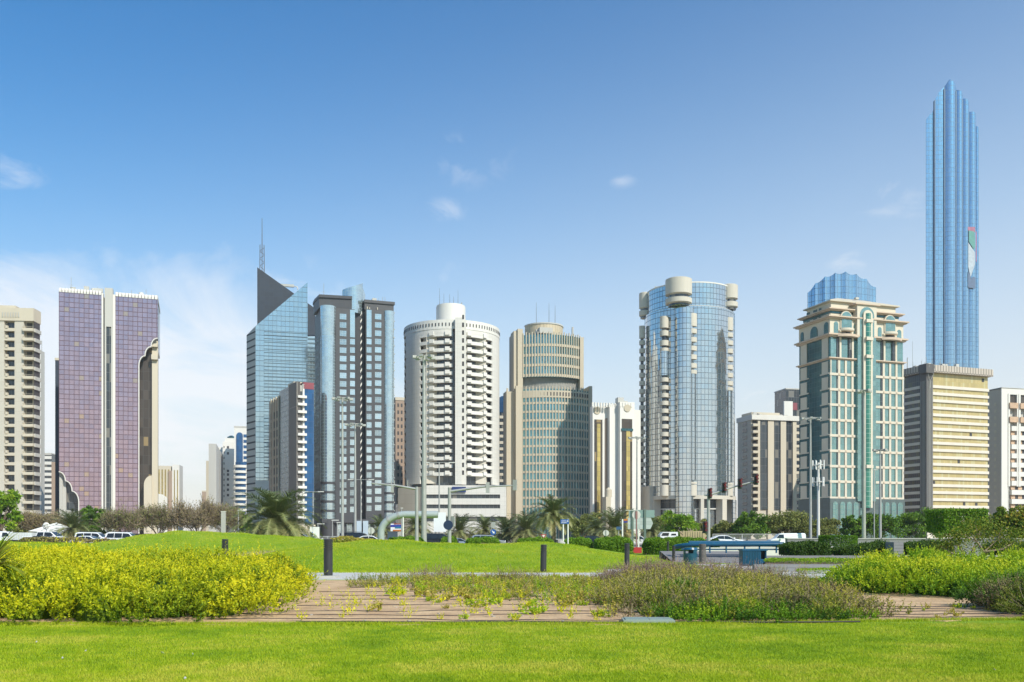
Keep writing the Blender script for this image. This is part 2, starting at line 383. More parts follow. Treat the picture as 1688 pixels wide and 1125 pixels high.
M_dark = mat('dark_metal', (.035, .037, .04), .5, .1, .1, 3)
M_black = mat('black_plastic', (.015, .015, .017), .4, 0, .1, 3)
# sand bed with a wavy edge
def wav(px, py, k): return (px, py+k*sin(px*.021)+k*.6*sin(px*.057+1))
low = [wav(px, 1029, 1.6) for px in range(-300, 1120, 30)]+[wav(px, 1029-(px-1110)*.014, 1.5) for px in range(1120, 2100, 40)]
up = [(2100, 975), (1700, 972), (1400, 960), (1000, 958), (700, 957.5), (300, 957), (-300, 957)]
sheet('sand', [G(*q) for q in low+up], .012, M_sand)
sheet('footpath', [G(*q) for q in [(-200, 957), (300, 956), (700, 956), (960, 956), (1060, 948), (1120, 941), (1240, 943), (1250, 950), (1420, 956.5), (1700, 958), (1700, 944), (1460, 943.2), (1250, 943.2), (1235, 930), (1118, 928), (1040, 935), (960, 945), (700, 944), (300, 944), (-200, 944)]], .016, M_pave)
sheet('side_path', [G(*q) for q in [(978, 927.2), (1118, 926.8), (1118, 918), (1100, 917.5)]], .02, M_pave)
def strip(name, y0, y1, x0, x1, z, m): return tag(MB().box(x0, x1, y0, y1, z-.25, z).build(name, m), kind='structure')
strip('road', 112, 150, -400, 400, .02, M_asph)
strip('far_pavement', 150, 158, -400, 400, .14, M_pave)
strip('near_kerb', 111.2, 112, -400, 400, .14, M_conc)
for i in range(-16, 17): pass
lane = MB()
for i in range(-40, 40): lane.box(i*8, i*8+3.5, 121.9, 122.05, .0, .026); lane.box(i*8, i*8+3.5, 139.9, 140.05, .0, .026)
tag(lane.build('road_markings', M_white), kind='structure')
# ------------------------------------------------------------ building materials
M_beige = grid('beige_render', (.53, .49, .42), 3.3, 3.1, (.42, .37, .29), .07, .8, var=.03)
M_cream = mat('cream_stone', (.55, .49, .39), .8, 0, .05, .2, streak=True)
M_whitew = grid('white_cladding', (.64, .62, .58), 1.6, 1.45, (.46, .45, .42), .06, .65, var=.025)
M_whitep = mat('white_render', (.66, .64, .60), .7, 0, .04, .25, streak=True)
M_greyconc = mat('grey_concrete', (.47, .46, .43), .8, 0, .06, .2, streak=True)
M_dglass = grid('dark_glazing', (.035, .045, .055), 1.4, 3.1, (.10, .10, .10), .09, .12, 0., .35, .05, spec=.8, orand=.8, col2=(.16, .15, .13), f2=.12)
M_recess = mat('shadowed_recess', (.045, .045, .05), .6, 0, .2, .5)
M_bglass = grid('blue_mirror_glass', (.50, .62, .67), 1.5, 1.85, (.05, .09, .12), .08, .10, .9, .05, .018, lwv=.16)
M_tri = grid('slate_panels', (.012, .024, .045), 1.6, 1.6, (.02, .03, .045), .1, .6, 0., .12, .01)
M_teal = grid('teal_glass', (.28, .43, .41), 1.5, 1.55, (.07, .20, .20), .11, .12, .75, .13, .02)
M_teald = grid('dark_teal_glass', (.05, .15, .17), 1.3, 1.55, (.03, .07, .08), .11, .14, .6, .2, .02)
M_silver = grid('silver_blue_glass', (.66, .69, .70), 1.25, 1.75, (.06, .09, .12), .13, .08, .92, .05, .03, lwv=.16)
M_purple = grid('purple_mirror_glass', (.52, .38, .44), 1.5, 1.6, (.08, .04, .06), .16, .12, .88, .08, .035, col2=(.60, .43, .34), f2=.03, lwv=.2)
M_gold = grid('gold_curtained_glass', (.50, .40, .19), .95, 3.4, (.42, .34, .13), .10, .3, .25, .13, .015, col2=(.52, .46, .26), f2=.22)
M_golda = grid('gold_strip_glass', (.60, .46, .16), .9, 1.6, (.16, .12, .07), .1, .2, .5, .2, .02)
M_dgrey = grid('dark_grey_granite', (.055, .055, .062), 1.2, 1.1, (.06, .06, .07), .05, .4, var=.05)
M_window = grid('sky_reflecting_window', (.66, .74, .76), .9, .9, (.4, .48, .5), .03, .1, .8, .1, .05, orand=.8)
M_bayglass = grid('bay_glass', (.60, .69, .72), 1.2, 1.0, (.25, .36, .40), .07, .12, .85, .06, .02)
M_brown = mat('brown_stone', (.34, .25, .19), .8, 0, .06, .3, streak=True)
M_navy = grid('navy_glass', (.03, .12, .28), 1.2, 1.7, (.02, .05, .12), .1, .15, .5, .2, .02)
M_sand_st = mat('sandstone', (.49, .43, .33), .8, 0, .05, .2, streak=True)
M_red = mat('maroon_panel', (.25, .05, .07), .6)
M_far = grid('far_glass', (.34, .52, .67), 2.4, 3.8, (.07, .15, .25), .3, .14, .85, .05, .012, big=.05)
def boxpart(b, name, m, x0, x1, y0, y1, z0, z1, **k): return b.part(name, MB().box(x0, x1, y0, y1, z0, z1), m, **k)

M_smoke0 = mat('dark_side_glazing', (.06, .06, .06), .4)  # dark windows and balconies of the beige tower's side
# ---- 1 beige balcony tower at the left edge
b = B('apartment_tower', 'beige apartment tower with stacked dark balcony bays, farthest left', -46, 285, 4, 'apartment tower')
w = b.u(55); dp = min(17, b.v(66, w)); zt = b.z(507)
x0, x1, x2, x3 = b.u(7), b.u(24), b.u(39), w
zs = [b.z(540+15.85*i) for i in range(22)]
mb = MB()
mb.box(0, x0-4.8, 0, dp, 0, zt-4); mb.box(x0-2.4, x0, 0, dp, 0, zt-4); mb.box(x0-4.8, x0-2.4, 1.2, dp, 0, zt-4)
mb.box(x0, x1, 1.6, dp, 0, zt-4); mb.box(x1, x2, 0, dp, 0, zt-4); mb.box(x2, x3, 1.7, dp, 0, zt-4)
b.part('wall', mb, M_beige)
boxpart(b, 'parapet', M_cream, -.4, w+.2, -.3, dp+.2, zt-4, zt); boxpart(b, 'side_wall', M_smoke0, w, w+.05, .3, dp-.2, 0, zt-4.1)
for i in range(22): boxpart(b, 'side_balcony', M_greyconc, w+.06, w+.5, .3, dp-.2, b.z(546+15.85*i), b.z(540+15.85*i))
b.part('parapet_slots', MB(), M_recess) if 0 else None
sl = MB()
for i in range(7): sl.box(b.u(5)+i*.8, b.u(5)+i*.8+.3, -.56, -.48, zt-2.9, zt-1.4)
b.part('vent_slots', sl, M_greyconc)
boxpart(b, 'roof_house', M_cream, b.u(-20), b.u(18), 3, 10, zt, b.z(499))
wm = MB().box(.25, x1-x0-.25, 1.5, 1.59, 0, 2.0).mesh('window', M_dglass)
rep('window', wm, b.root, [(x0, 0, z) for z in zs])
bm_ = MB().box(0, x1-x0, -.05, 1.5, -.95, -.02).box(.5, 1.1, -.3, .5, -.1, .75).mesh('balcony', M_cream)
rep('balcony', bm_, b.root, [(x0, 0, z) for z in zs])
bw = x3-x2
bm2 = MB().box(0, bw+.2, -.9, 1.6, -.98, -.1).box(0, .12, -.9, 1.6, -.1, .35).box(0, bw+.2, -.9, -.82, .3, .36).mesh('balcony', M_cream)
rep('balcony', bm2, b.root, [(x2, 0, z) for z in zs])
dm = MB().box(.3, 1.9, 1.6, 1.69, -.1, 1.95).mesh('balcony_door', M_recess)
rep('balcony_door', dm, b.root, [(x2, 0, z) for z in zs])
sb = MB()
for z in zs[:0]: sb.box(w+.0, w+.06, dp*.15, dp*.4, z-.1, z+1.9); sb.box(w, w+.06, dp*.6, dp*.85, z-.1, z+1.9)
splitpart(b, 'side_window', sb, M_recess)
for z in zs: pass
b = B('glass_tower', 'slim blue glass tower top showing behind the beige tower at the far left', 30, 430, 4, 'tower')
boxpart(b, 'curtain_wall', M_bglass, 0, b.u(58), 0, 4, 0, b.z(509))
b = B('slim_tower', 'slim grey tower with pale vertical ribs between the beige and the purple towers', 57, 400, 4, 'tower')
boxpart(b, 'wall', M_greyconc, 0, b.u(67), 0, 4, 0, b.z(578)); zr = b.z(560)
rb = MB()
for i in range(3): rb.box(.6+i*.9, .9+i*.9, -.4, 0, 0, b.z(600-i*12))
splitpart(b, 'rib', rb, M_whitep); b.part('mast', MB().tube([(2.2, 2, b.z(578)), (2.2, 2, b.z(560))], .12, 5), M_steel)
# ---- 2 small banded building
b = B('office_block', 'small block with white and dark stripes and a brown side left of the purple tower', 68, 460, 6, 'building')
w = b.u(85); zt = b.z(747)
boxpart(b, 'glazing', M_dglass, .1, w, .1, 12, 0, zt-.5)
bd = MB()
for i in range(14): bd.box(0, w, -.25, .2, b.z(757+9.2*i), b.z(752+9.2*i))
splitpart(b, 'spandrel_band', bd, M_whitep); boxpart(b, 'side_wall', M_brown, w, b.u(93), -.1, 12, 0, b.z(762)); boxpart(b, 'roof_band', M_greyconc, -.1, w, -.3, 12, zt-1, zt)

# ---- 3 purple tower
b = B('glass_tower', 'purple mirrored tower with a dark central slot and scalloped cut-outs', 97, 300, 19, 'office tower')
uu = b.u; w = uu(260); zL = b.z(480); z0 = 0
def quart(cx, cz, r, a0, a1, n=5): return [(cx+r*cos(a0+(a1-a0)*i/n), cz+r*sin(a0+(a1-a0)*i/n)) for i in range(n+1)]
def pz(px, py): x = uu(px); return (x, b.z(py, x))
dpt = 22
# left half outline with scalloped lower left corner
A = [pz(130, 880), pz(168, 880), (uu(168), zL), (uu(97), zL), (uu(97), b.z(778))]
def scallop(pts):                                  # convex quarter rounds stepping between pixel points
    out = []
    for (a, c) in pts:
        p, q = pz(*a), pz(*c)
        for i in range(7):
            t = pi/2*i/6; out.append((p[0]+(q[0]-p[0])*sin(t), q[1]+(p[1]-q[1])*cos(t)))
    return out
sc1 = scallop([((97, 778), (108, 793)), ((108, 793), (119, 810)), ((119, 810), (130, 828))])
b.part('curtain_wall', MB().xz([pz(130, 880), pz(168, 880), (uu(168), zL), (uu(97), zL)]+sc1, 0, 1.2), M_purple)
sc2 = scallop([((229, 603), (239, 586)), ((239, 586), (249, 572)), ((249, 572), (260.2, 557))])
def scal2(pts):                                    # rounds that rise vertically then turn flat
    out = []
    for (a, c) in pts:
        p, q = pz(*a), pz(*c)
        for i in range(7):
            t = pi/2*i/6; out.append((q[0]-(q[0]-p[0])*cos(t), p[1]+(q[1]-p[1])*sin(t)))
    return out
sc2 = scal2([((229, 603), (239, 587)), ((239, 587), (249, 572)), ((249, 572), (260, 558))])
b.part('curtain_wall', MB().xz([pz(190, 880), pz(229, 880)]+sc2+[(w, zL), (uu(190), zL)], 0, 1.2), M_purple)
def trim(pts, t=.28):
    mb = MB()
    for p, q in zip(pts, pts[1:]):
        dx, dz = q[0]-p[0], q[1]-p[1]; d = math.hypot(dx, dz) or 1; nx, nz = -dz/d*t/2, dx/d*t/2
        mb.xz([(p[0]-nx, p[1]-nz), (q[0]-nx, q[1]-nz), (q[0]+nx, q[1]+nz), (p[0]+nx, p[1]+nz)], -.3, 1.3)
    return mb
b.part('edge_trim', trim(sc1+[pz(130, 880)]), M_whitep); b.part('edge_trim', trim([pz(229, 880)]+sc2), M_whitep)
boxpart(b, 'side_wall', M_greyconc, -.02, 1.0, 1.2, dpt, 0, zL-.3); boxpart(b, 'rear_block', M_dglass, 1.0, uu(168), 3, dpt, 0, zL-.4)
boxpart(b, 'rear_block', M_dglass, uu(190), uu(228.5), 1.25, dpt, 0, zL-.4)
boxpart(b, 'rear_block', M_golda if 0 else grid('smoked_glass', (.075, .06, .05), 1.6, 3.2, (.04, .035, .03), .15, .15, .2, .3, .03, col2=(.28, .2, .1), f2=.06), uu(229), uu(251.5, 4), 4, dpt-2, 0, b.z(562))
M_smoke = MATS['smoked_glass']
for xa, xb, ya in ((uu(249), w, 558), ):
    boxpart(b, 'end_pier', M_cream, uu(250.5, 2.5), w-.05, 2.5, 7, 0, b.z(ya, w)-.4)
boxpart(b, 'end_slab', M_cream, uu(249), w-.05, 1.22, 7, b.z(592, w), b.z(584, w)); boxpart(b, 'end_slab', M_cream, uu(249), w-.05, 1.22, 7, b.z(571, w), b.z(565, w))
b.part('rear_block', MB().box(uu(229), w-.1, 7.2, dpt-.1, b.z(562), zL-.5), M_dglass)
ex = [pz(237, 880), pz(250, 880), pz(250, 784)]+[(pz(250, 784)[0]-(uu(250)-uu(237))*sin(pi/2*i/6), pz(237, 800)[1]+(pz(250, 784)[1]-pz(237, 800)[1])*cos(pi/2*i/6)) for i in range(7)]
b.part('entrance_shell', MB().xz(ex, .4, 3.5), M_cream)
b.part('corner_shell', MB().xz([pz(97, 880), pz(108, 880), pz(108, 793)]+[(uu(97)+(uu(108)-uu(97))*cos(pi/2*i/5), pz(97, 793)[1]+(b.z(778)-b.z(793))*sin(pi/2*i/5)) for i in range(6)], 1.6, 3), M_greyconc)
b.part('corner_shell', MB().xz([pz(108, 880), pz(127, 880), pz(127, 850), pz(121, 843), pz(114, 841), pz(108, 841)], 1.6, 3), M_greyconc)
boxpart(b, 'corner_glazing', M_smoke, uu(97), uu(130), 3.2, 6, 0, b.z(779))
xa, xb = uu(168), uu(190)
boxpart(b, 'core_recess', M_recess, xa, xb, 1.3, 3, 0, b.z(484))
boxpart(b, 'jamb', M_whitep, xa-.05, xa+.5, -.7, 1.3, 0, zL+.3); boxpart(b, 'jamb', M_whitep, xb-.7, xb+.05, -.7, 1.3, 0, zL+.1)
xc0, xc1 = uu(173), uu(186.5); zc = b.z(476, xc0)
P = [(xc0, b.z(566)), (xc0+.55, b.z(566))]+[(x, z) for x, z in arch(xc0+.55, xc1-.55, b.z(566), b.z(536))[1:][::-1]]+[(xc1-.55, b.z(566)), (xc1, b.z(566)), (xc1, zc), (xc0, zc)]
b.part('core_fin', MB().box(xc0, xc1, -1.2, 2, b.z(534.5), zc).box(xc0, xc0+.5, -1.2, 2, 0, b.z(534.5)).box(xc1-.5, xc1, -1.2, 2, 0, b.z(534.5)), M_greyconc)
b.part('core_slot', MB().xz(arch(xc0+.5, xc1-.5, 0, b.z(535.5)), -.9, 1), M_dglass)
for xs0, xs1, nn in ((uu(97), uu(168)-.1, 14), (uu(190), w, 13)):
    cap = MB(); st = (xs1-xs0)/nn
    for i in range(nn):
        q0, q1 = xs0+i*st+.12, xs0+(i+1)*st-.12
        cap.yz([(-.25, zL-.3), (1.5, zL-.3), (1.5, zL+1.3), (.5, zL+1.25), (0, zL+.9), (-.25, zL+.4)], q0, q1)
    b.part('roof_caps', cap, M_whitep)
    b.part('roof_edge', MB().box(xs0, xs1, .9, dpt, zL-.2, zL+1.25), M_greyconc)
roofstuff(b, 2, uu(165), 3, 12, zL+1.2, 9, 5); roofstuff(b, uu(192), w-2, 3, 12, zL+1.2, 8, 6)
b = B('low_tower', 'grey side tower just behind the left edge of the purple tower', 91, 345, 19, 'building')
boxpart(b, 'wall', M_tri, 0, 8, 0, 12, 0, b.z(594)); boxpart(b, 'roof_edge', M_cream, -.15, 8.1, -.15, 12, b.z(594), b.z(590))
# ---- 4 small beige building
b = B('apartment_block', 'low beige block with olive window strips right of the purple tower', 258, 470, 12, 'building')
w1, w2 = b.u(282), b.u(296)
boxpart(b, 'wall', M_cream, 0, w1, 0, 12, 0, b.z(768)); boxpart(b, 'wing', M_whitep, w1+.6, w2, -.6, 12, 0, b.z(766)); boxpart(b, 'pier', M_brown, w1-1.2, w1+.6, -.9, 0, 0, b.z(776))
for i in range(4): boxpart(b, 'window_strip', M_golda, .9+i*1.55, 1.6+i*1.55, -.06, .1, 0, b.z(774))
for i in range(2): boxpart(b, 'window_strip', M_golda, w1+1.5+i*1.5, w1+2.0+i*1.5, -.66, -.5, 0, b.z(775))
b.part('white_annex', MB().xz([(-3, 0), (w1-1.4, 0), (w1-1.4, b.z(822)), (w1-3.5, b.z(816)), (0, b.z(814)), (-3, b.z(822))], -4, -1.1), M_whitep)

# ---- 5 distant group left of the blue tower
b = B('apartment_block', 'low pinkish block, lowest and leftmost of the distant group before the blue tower', 333, 560, 15, 'building')
boxpart(b, 'wall', M_brown, 0, b.u(346), 0, 10, 0, b.z(811)); boxpart(b, 'roof_edge', M_cream, -.1, b.u(346), -.15, 10, b.z(811), b.z(809))
b = B('apartment_tower', 'grey distant tower with a blank side and white balcony bands', 356, 500, 15, 'apartment tower')
w = b.u(367); v = b.v(344)
boxpart(b, 'wall', M_greyconc, 0, w, 0, min(v, 14), 0, b.z(750)); boxpart(b, 'roof_block', M_whitep, -.1, w, -.15, 8, b.z(752), b.z(737))
for i in range(9): boxpart(b, 'balcony', M_whitep, 0, w, -1.0, 0, b.z(764+9.3*i), b.z(759.5+9.3*i))
wn_ = MB()
for i in range(9): wn_.box(.1, w, -.08, .05, b.z(759.3+9.3*i), b.z(755+9.3*i))
splitpart(b, 'window_band', wn_, M_dglass); boxpart(b, 'side_strip', M_sand_st, -1.2, 0, min(v, 14), min(v, 14)+1.5, 0, b.z(775))
b = B('apartment_tower', 'pale distant tower with a small dome and two columns of dark slits', 367, 490, 15, 'apartment tower')
w = b.u(388)
boxpart(b, 'wall', M_whitep, 0, w, 0, 12, 0, b.z(728))
boxpart(b, 'roof_step', M_whitep, 1.2, w, .6, 11, b.z(728), b.z(722))
b.part('dome', MB().cyl((4.3, 5), 2.2, b.z(722), b.z(719), 16).cyl((4.3, 5), 2.2, b.z(719), b.z(716.5), 16, r2=.6), M_teald)
for i, y in enumerate((736, 746, 775, 781, 789, 798, 806, 815)): boxpart(b, 'window', M_recess, 2.2, 3.3, -.05, .1, b.z(y+3.5), b.z(y-.5))
for i in range(10): boxpart(b, 'window', M_recess, .5, .95, -.05, .1, b.z(739+9*i), b.z(735.5+9*i))
b = B('apartment_tower', 'distant tower with a tall arched blue glass bay and striped curved balconies', 386, 470, 15, 'apartment tower')
w = b.u(407); boxpart(b, 'wall', M_whitep, 0, w, 0, 12, 0, b.z(705)); boxpart(b, 'roof_edge', M_greyconc, -.1, w+.1, -.12, 12, b.z(705), b.z(702.5))
b.part('arched_glazing', MB().xz(arch(1.1, 4.3, b.z(762), b.z(713)), -.5, 0), M_navy)
for i in range(13):
    zz0, zz1 = b.z(771+9*i), b.z(767+9*i)
    b.part('balcony', MB().arc((3.2, 1.8), 3.4, 3.9, pi*1.06, pi*1.94, zz0, zz1, 10), M_whitep)
    b.part('window', MB().arc((3.2, 1.8), 2.6, 3.2, pi*1.03, pi*1.97, zz1-.15, zz1+1.55, 8), M_navy)
for i in range(6): boxpart(b, 'window', M_navy, 4.6, w-.1, -.06, .1, b.z(721+9*i), b.z(716+9*i))

# ---- 6 blue glass tower with the two sail-shaped tops
b = B('glass_tower', 'light blue glass tower with crossed triangular sail tops, one pale and one slate', 421, 330, 15, 'office tower')
uu = b.u; w = uu(507)
def pz(px, py, y=0): x = uu(px, y); return (x, b.z(py, x, y))
zc = b.z(538)
cx0 = X(406.5, 337)-b.C[0]; cham = (cx0*cos(b.a)+7*sin(b.a), -cx0*sin(b.a)+7*cos(b.a))
b.part('front_glass', MB().xz([(0, b.z(792)), (w, b.z(792, w)), pz(507, 466), pz(421, 538)], 0, 1.0), M_bglass)
b.part('base_wall', MB().box(0, w, -.05, 4, 0, b.z(792)-.02), M_whitep)
lines = MB()
for i in range(43):
    z = b.z(546+5.75*i)
    lines.box(uu(435), w, -.16, -.02, z-.11, z+.11)
b.part('floor_lines', lines, mat('joint_grey', (.10, .16, .20), .5))
# chamfered side
cp = [(0, .02), cham, (cham[0]+.6, cham[1]+.4), (.6, .6)]
za, zb = zc, Z(553, 337)
b.part('chamfer_wall', MB().prism(cp[::-1], 0, [za, zb, zb, za], caps=True), grid('grey_fins', (.50, .50, .47), 99, 2.5, (.045, .05, .055), .05, .7, lwv=.62, var=.03))
b.part('rear_block', MB().prism([(cham[0]+.3, cham[1]+.3), (.5, 1.0), (w, 1.0), (w, 16), (cham[0]+.3, 20)], 0, zb-.4), M_bglass)
b.part('dark_sail', MB().xz([pz(424, 553, 5), pz(520, 553, 5), pz(520, 509, 5), pz(424, 441, 5)], 5, 7), M_tri)
xr0, xr1 = uu(507, 3), uu(522, 3)
b.part('right_wing', MB().box(xr0, xr1, 3, 15, 0, b.z(552, xr0)), M_bayglass)
fw = MB()
for i in range(34):
    z = b.z(556+7.2*i, xr0); fw.box(xr0, xr1, 2.8, 3, z-.28, z+.28)
splitpart(b, 'wing_band', fw, MATS['joint_grey'])
b.part('side_sail_wall', MB().yz([(1.0, 0), (12, 0), (12, zc), (1.0, b.z(468, w))], w-1, w), M_bglass)
mx_, mz = uu(432, 9), b.z(441, 5, 9)
lt = MB(); zl = b.z(405, 5, 9)
for dx, dy in ((-.9, 0), (.9, 0), (0, 1.3)): lt.tube([(mx_+dx, 9+dy, mz-12), (mx_+dx*.8, 9+dy*.8, zl)], .14, 5)
k = 0; zq = mz-4
while zq < zl-1.4:
    s = 1 if k % 2 else -1; lt.tube([(mx_-.9*s, 9, zq), (mx_+.9*s, 9, zq+1.4)], .09, 4); zq += 1.4; k += 1
lt.tube([(mx_, 9.3, zl-3), (mx_, 9.3, b.z(361, 5, 9))], [.2, .1], 6)
b.part('lattice_mast', lt, mat('mast_grey', (.12, .12, .13), .6))
xq, zq = uu(462, 9), b.z(471, 10, 9)
b.part('roof_crane', MB().tube([(xq-2, 9, zq-3), (xq-1, 9, zq)], .4, 6).box(xq-1, xq+5, 8.5, 9.5, zq-.4, zq+.5).tube([(xq+5, 9, zq), (xq+6.2, 9, zq-.2), (xq+6.4, 9, zq-1.2)], .2, 5), M_steel)

# ---- 7 mixed block in front of it
b = B('office_block', 'stepped block with stone, grey glass, dark columns, white balconies and navy glass', 489, 272, 30, 'building')
uu = b.u; w = uu(518); v1, v2, v3 = b.v(476), b.v(459), b.v(443)
v3 = max(v3, v2+3)
def vz(py, v): return b.z(py, 0, v)
boxpart(b, 'dark_columns', grid('dark_ribs', (.075, .065, .06), 1.1, 40, (.22, .2, .18), .25, .5), 0, uu(495), 0, v1, 0, b.z(629))
boxpart(b, 'grey_glazing', grid('grey_panel_glass', (.23, .25, .26), 1.6, 1.6, (.12, .13, .13), .1, .25, .5, .15, .02), .3, 8, v1, v2, 0, vz(637, v1))
boxpart(b, 'stone_wall', M_brown, .15, 8, v2, v3, 0, vz(655, v2))
sw = MB(); nfl = 16
for i in range(int((vz(655, v2)-9)/3.0)):
    z = 6+i*3.0
    for j in range(3):
        y0 = v2+(v3-v2)*(j+.25)/3; sw.box(.05, .2, y0, y0+(v3-v2)/7, z, z+2.1)
splitpart(b, 'side_window', sw, M_recess)
cr = MB()
for j in range(4): y0 = v2+(v3-v2)*j/4; cr.box(-.1, .3, y0, y0+.5, 0, vz(655, v2)+.5)
b.part('stone_ribs', cr, M_sand_st)
xb, xg = uu(495), uu(506)
boxpart(b, 'wall', M_greyconc, xb, xg+1, .8, 10, 0, b.z(634))
boxpart(b, 'white_column', M_whitep, uu(499.5), uu(502.5), .3, 1.2, 0, b.z(632))
boxpart(b, 'blue_glazing', M_navy, xg-.9, w, .4, 10, 0, b.z(640)); boxpart(b, 'roof_panel', M_red, xg-1, w, .3, 10, b.z(640), b.z(629))
boxpart(b, 'roof_house', M_cream, uu(484, 4), uu(500, 4), 4, 10, b.z(632), b.z(626))
for i in range(17):
    z = b.z(656+12.45*i)
    boxpart(b, 'balcony', M_whitep, uu(489.5)+.2, xg-.2, -.6, .8, z, z+.75)
    boxpart(b, 'window', M_dglass, uu(490), uu(498.5), .5, .82, z+.8, z+2.1)
boxpart(b, 'entrance_wall', M_cream, xb-1, w, -1.2, 0.25, 0, b.z(865))
# ---- 8 dark tower with window grid
b = B('office_tower', 'dark grey tower with square sky-lit windows, round glass corners and a curved glass fin', 553, 290, 19, 'office tower')
uu = b.u; w = uu(648); zt = b.z(505)
xa, xm0, xm1, xe = 0, uu(585), uu(603), uu(632)
mb = MB(); mb.box(0, xm0, 0, 20, 0, b.z(508)); mb.box(xm1, uu(634.5), 0, 20, 0, b.z(513, w)); mb.box(xm0, xm1, 3.0, 20, 0, b.z(508))
b.part('wall', mb, M_dgrey)
zl = [b.z(534.5+13.9*i) for i in range(24)]
cols = [(560, 571, -1), (577, 585, 3), (604.3, 612.3, 3), (618, 628.5, -1)]
for c0, c1, st in cols:
    xx0, xx1 = uu(c0), uu(c1)
    me = MB().box(0, xx1-xx0, -.12, .05, -.02, 1.75).mesh('window', M_window)
    z00 = b.z(526.5, xx0)
    L_ = [(xx0, 0, z00-13.9/F*b.D*i) for i in range(24) if i >= st+ (0 if st < 0 else 0)]
    rep('window', me, b.root, L_, 25)
    if st > 0: boxpart(b, 'glass_strip', M_bayglass, xx0, xx1, -.12, .05, z00-13.9/F*b.D*2-.4, b.z(511, xx0))
# core with fluted cladding
fl = MB()
for i in range(8):
    x = xm0+.4+i*(xm1-xm0-.8)/7; fl.box(x-.14, x+.14, 2.5, 3.1, 0, b.z(510))
b.part('core_ribs', fl, M_dgrey)
ch = MB(); zz1 = 8.
while zz1 < b.z(514): ch.add([(uu(596), 2.2, zz1), (uu(598.5), 2.2, zz1+.9), (uu(598.5), 2.2, zz1+1.7), (uu(596), 2.2, zz1+.8)], [(0,1,2,3)]); zz1 += 2.3
b.part('core_light_strip', ch, M_whitep)
# curved glass fin on the roof
A = arcpts(uu(565, 3), uu(598, 3), 2.4, 10, 3.0)
zts = [b.z(478, x, y)+ (b.z(467)-b.z(478))*(i/10)**.8 for i, (x, y) in enumerate(A)]
b.part('glass_fin', MB().prism([(x, y) for x, y in A]+[(x, y+1.2) for x, y in A[::-1]], b.z(512), zts+zts[::-1]), M_bayglass)
b.part('fin_edge', MB().prism([(uu(598, 3)+.02, 3), (uu(602, 5), 5), (uu(602, 5), 7), (uu(598, 3)+.02, 5)], b.z(515), [b.z(467), b.z(475), b.z(475), b.z(467)]), M_window)
# penthouse slabs
zp = b.z(491)
b.part('parapet', MB().prism([(uu(528, -1), 1.5), (uu(580, 0), 0.3), (uu(580, 0), 12), (uu(519, 8), 12), (uu(519, 8), 8)], b.z(508), zp), M_dgrey)
b.part('cornice', MB().prism([(uu(527, 0), 1.0), (uu(580.4, 0), -.1), (uu(580, 0)+.2, 12.2), (uu(518, 8), 12.2), (uu(518, 8), 7.6)], zp, zp+.9), M_dgrey)
zp2 = b.z(497.5, uu(602)); boxpart(b, 'parapet', M_dgrey, uu(601, 1.2), uu(649, 1.2), 1.2, 12, b.z(513, w), zp2); boxpart(b, 'cornice', M_dgrey, uu(600.5, .8), uu(651, .8), .8, 12.2, zp2, zp2+.9)
# round corner bays
def bay(c0, c1, ztop, taper, seg):
    xx0, xx1 = uu(c0), uu(c1); rr = (xx1-xx0)/2; c = ((xx0+xx1)/2, rr*.35)
    q = MB(); zmid = b.z(555); q.cyl(c, rr, b.z(795), zmid-.1, 22); b.part('corner_bay', q, M_bayglass)
    b.part('corner_bay_top', MB().cyl(c, rr*.95, zmid-.1, ztop, 22, r2=rr*taper), M_bayglass)
    zb_ = b.z(795)
    for i in range(4):
        z1 = zb_-i*2.95
        b.part('bay_band', MB().cyl(c, rr*1.02, z1-.75, z1, 22), M_dgrey)
        b.part('bay_window', MB().cyl(c, rr*.97, z1-2.95, z1-.75, 22), M_bayglass)
    b.part('bay_base', MB().cyl(c, rr*.99, 0, zb_-4*2.95, 22), M_dgrey)
bay(529, 553.5, b.z(506), 1.06, 4); bay(633, 650, b.z(514, w), 1.05, 4)
# left side wall with narrow windows
vL = 14.
lw_ = X(519, 302)-b.C[0]; P0 = (uu(529.5), 2.0); P1 = (lw_*cos(b.a)+12*sin(b.a), -lw_*sin(b.a)+12*cos(b.a))
b.part('side_wall', MB().prism([P0, (P0[0]+.5, P0[1]+14), (P1[0]+.5, P1[1]+2), P1][::-1] if 0 else [P1, P0, (P0[0]+2, P0[1]+14), (P1[0]+2, P1[1]+4)], 0, b.z(509)), M_dgrey)
sw = MB(); dx, dy = P0[0]-P1[0], P0[1]-P1[1]; dl = math.hypot(dx, dy); nx, ny = dy/dl*.07, -dx/dl*.07
for i in range(24):
    z = b.z(566)-i*2.69+1
    for t in (.18, .45, .72):
        p = (P1[0]+dx*t+nx, P1[1]+dy*t+ny); q = (P1[0]+dx*(t+.13)+nx, P1[1]+dy*(t+.13)+ny)
        sw.add([(*p, z), (*q, z), (*q, z+1.6), (*p, z+1.6)], [(0,1,2,3)])
splitpart(b, 'side_window', sw, M_smoke)
er = MB()
for i in range(26): z = b.z(514, w)-i*2.69; er.box(uu(650), uu(651.6), .8, 2, z-.3, z)
b.part('edge_ribs', er, M_greyconc); boxpart(b, 'edge_wall', M_greyconc, uu(649), uu(651), 2, 14, 0, b.z(517, w))
boxpart(b, 'shop_band', M_dgrey, uu(530), w+.3, -1.4, 0, b.z(862), b.z(856))
for i in range(6): boxpart(b, 'shop_window', M_window, uu(556+15*i), uu(565+15*i), -.5, -.1, 1, b.z(864))
roofstuff(b, uu(530, 4), uu(578, 4), 3, 9, zp+.5, 6, 3); roofstuff(b, uu(606, 4), uu(645, 4), 3, 9, zp2+.5, 5, 4)
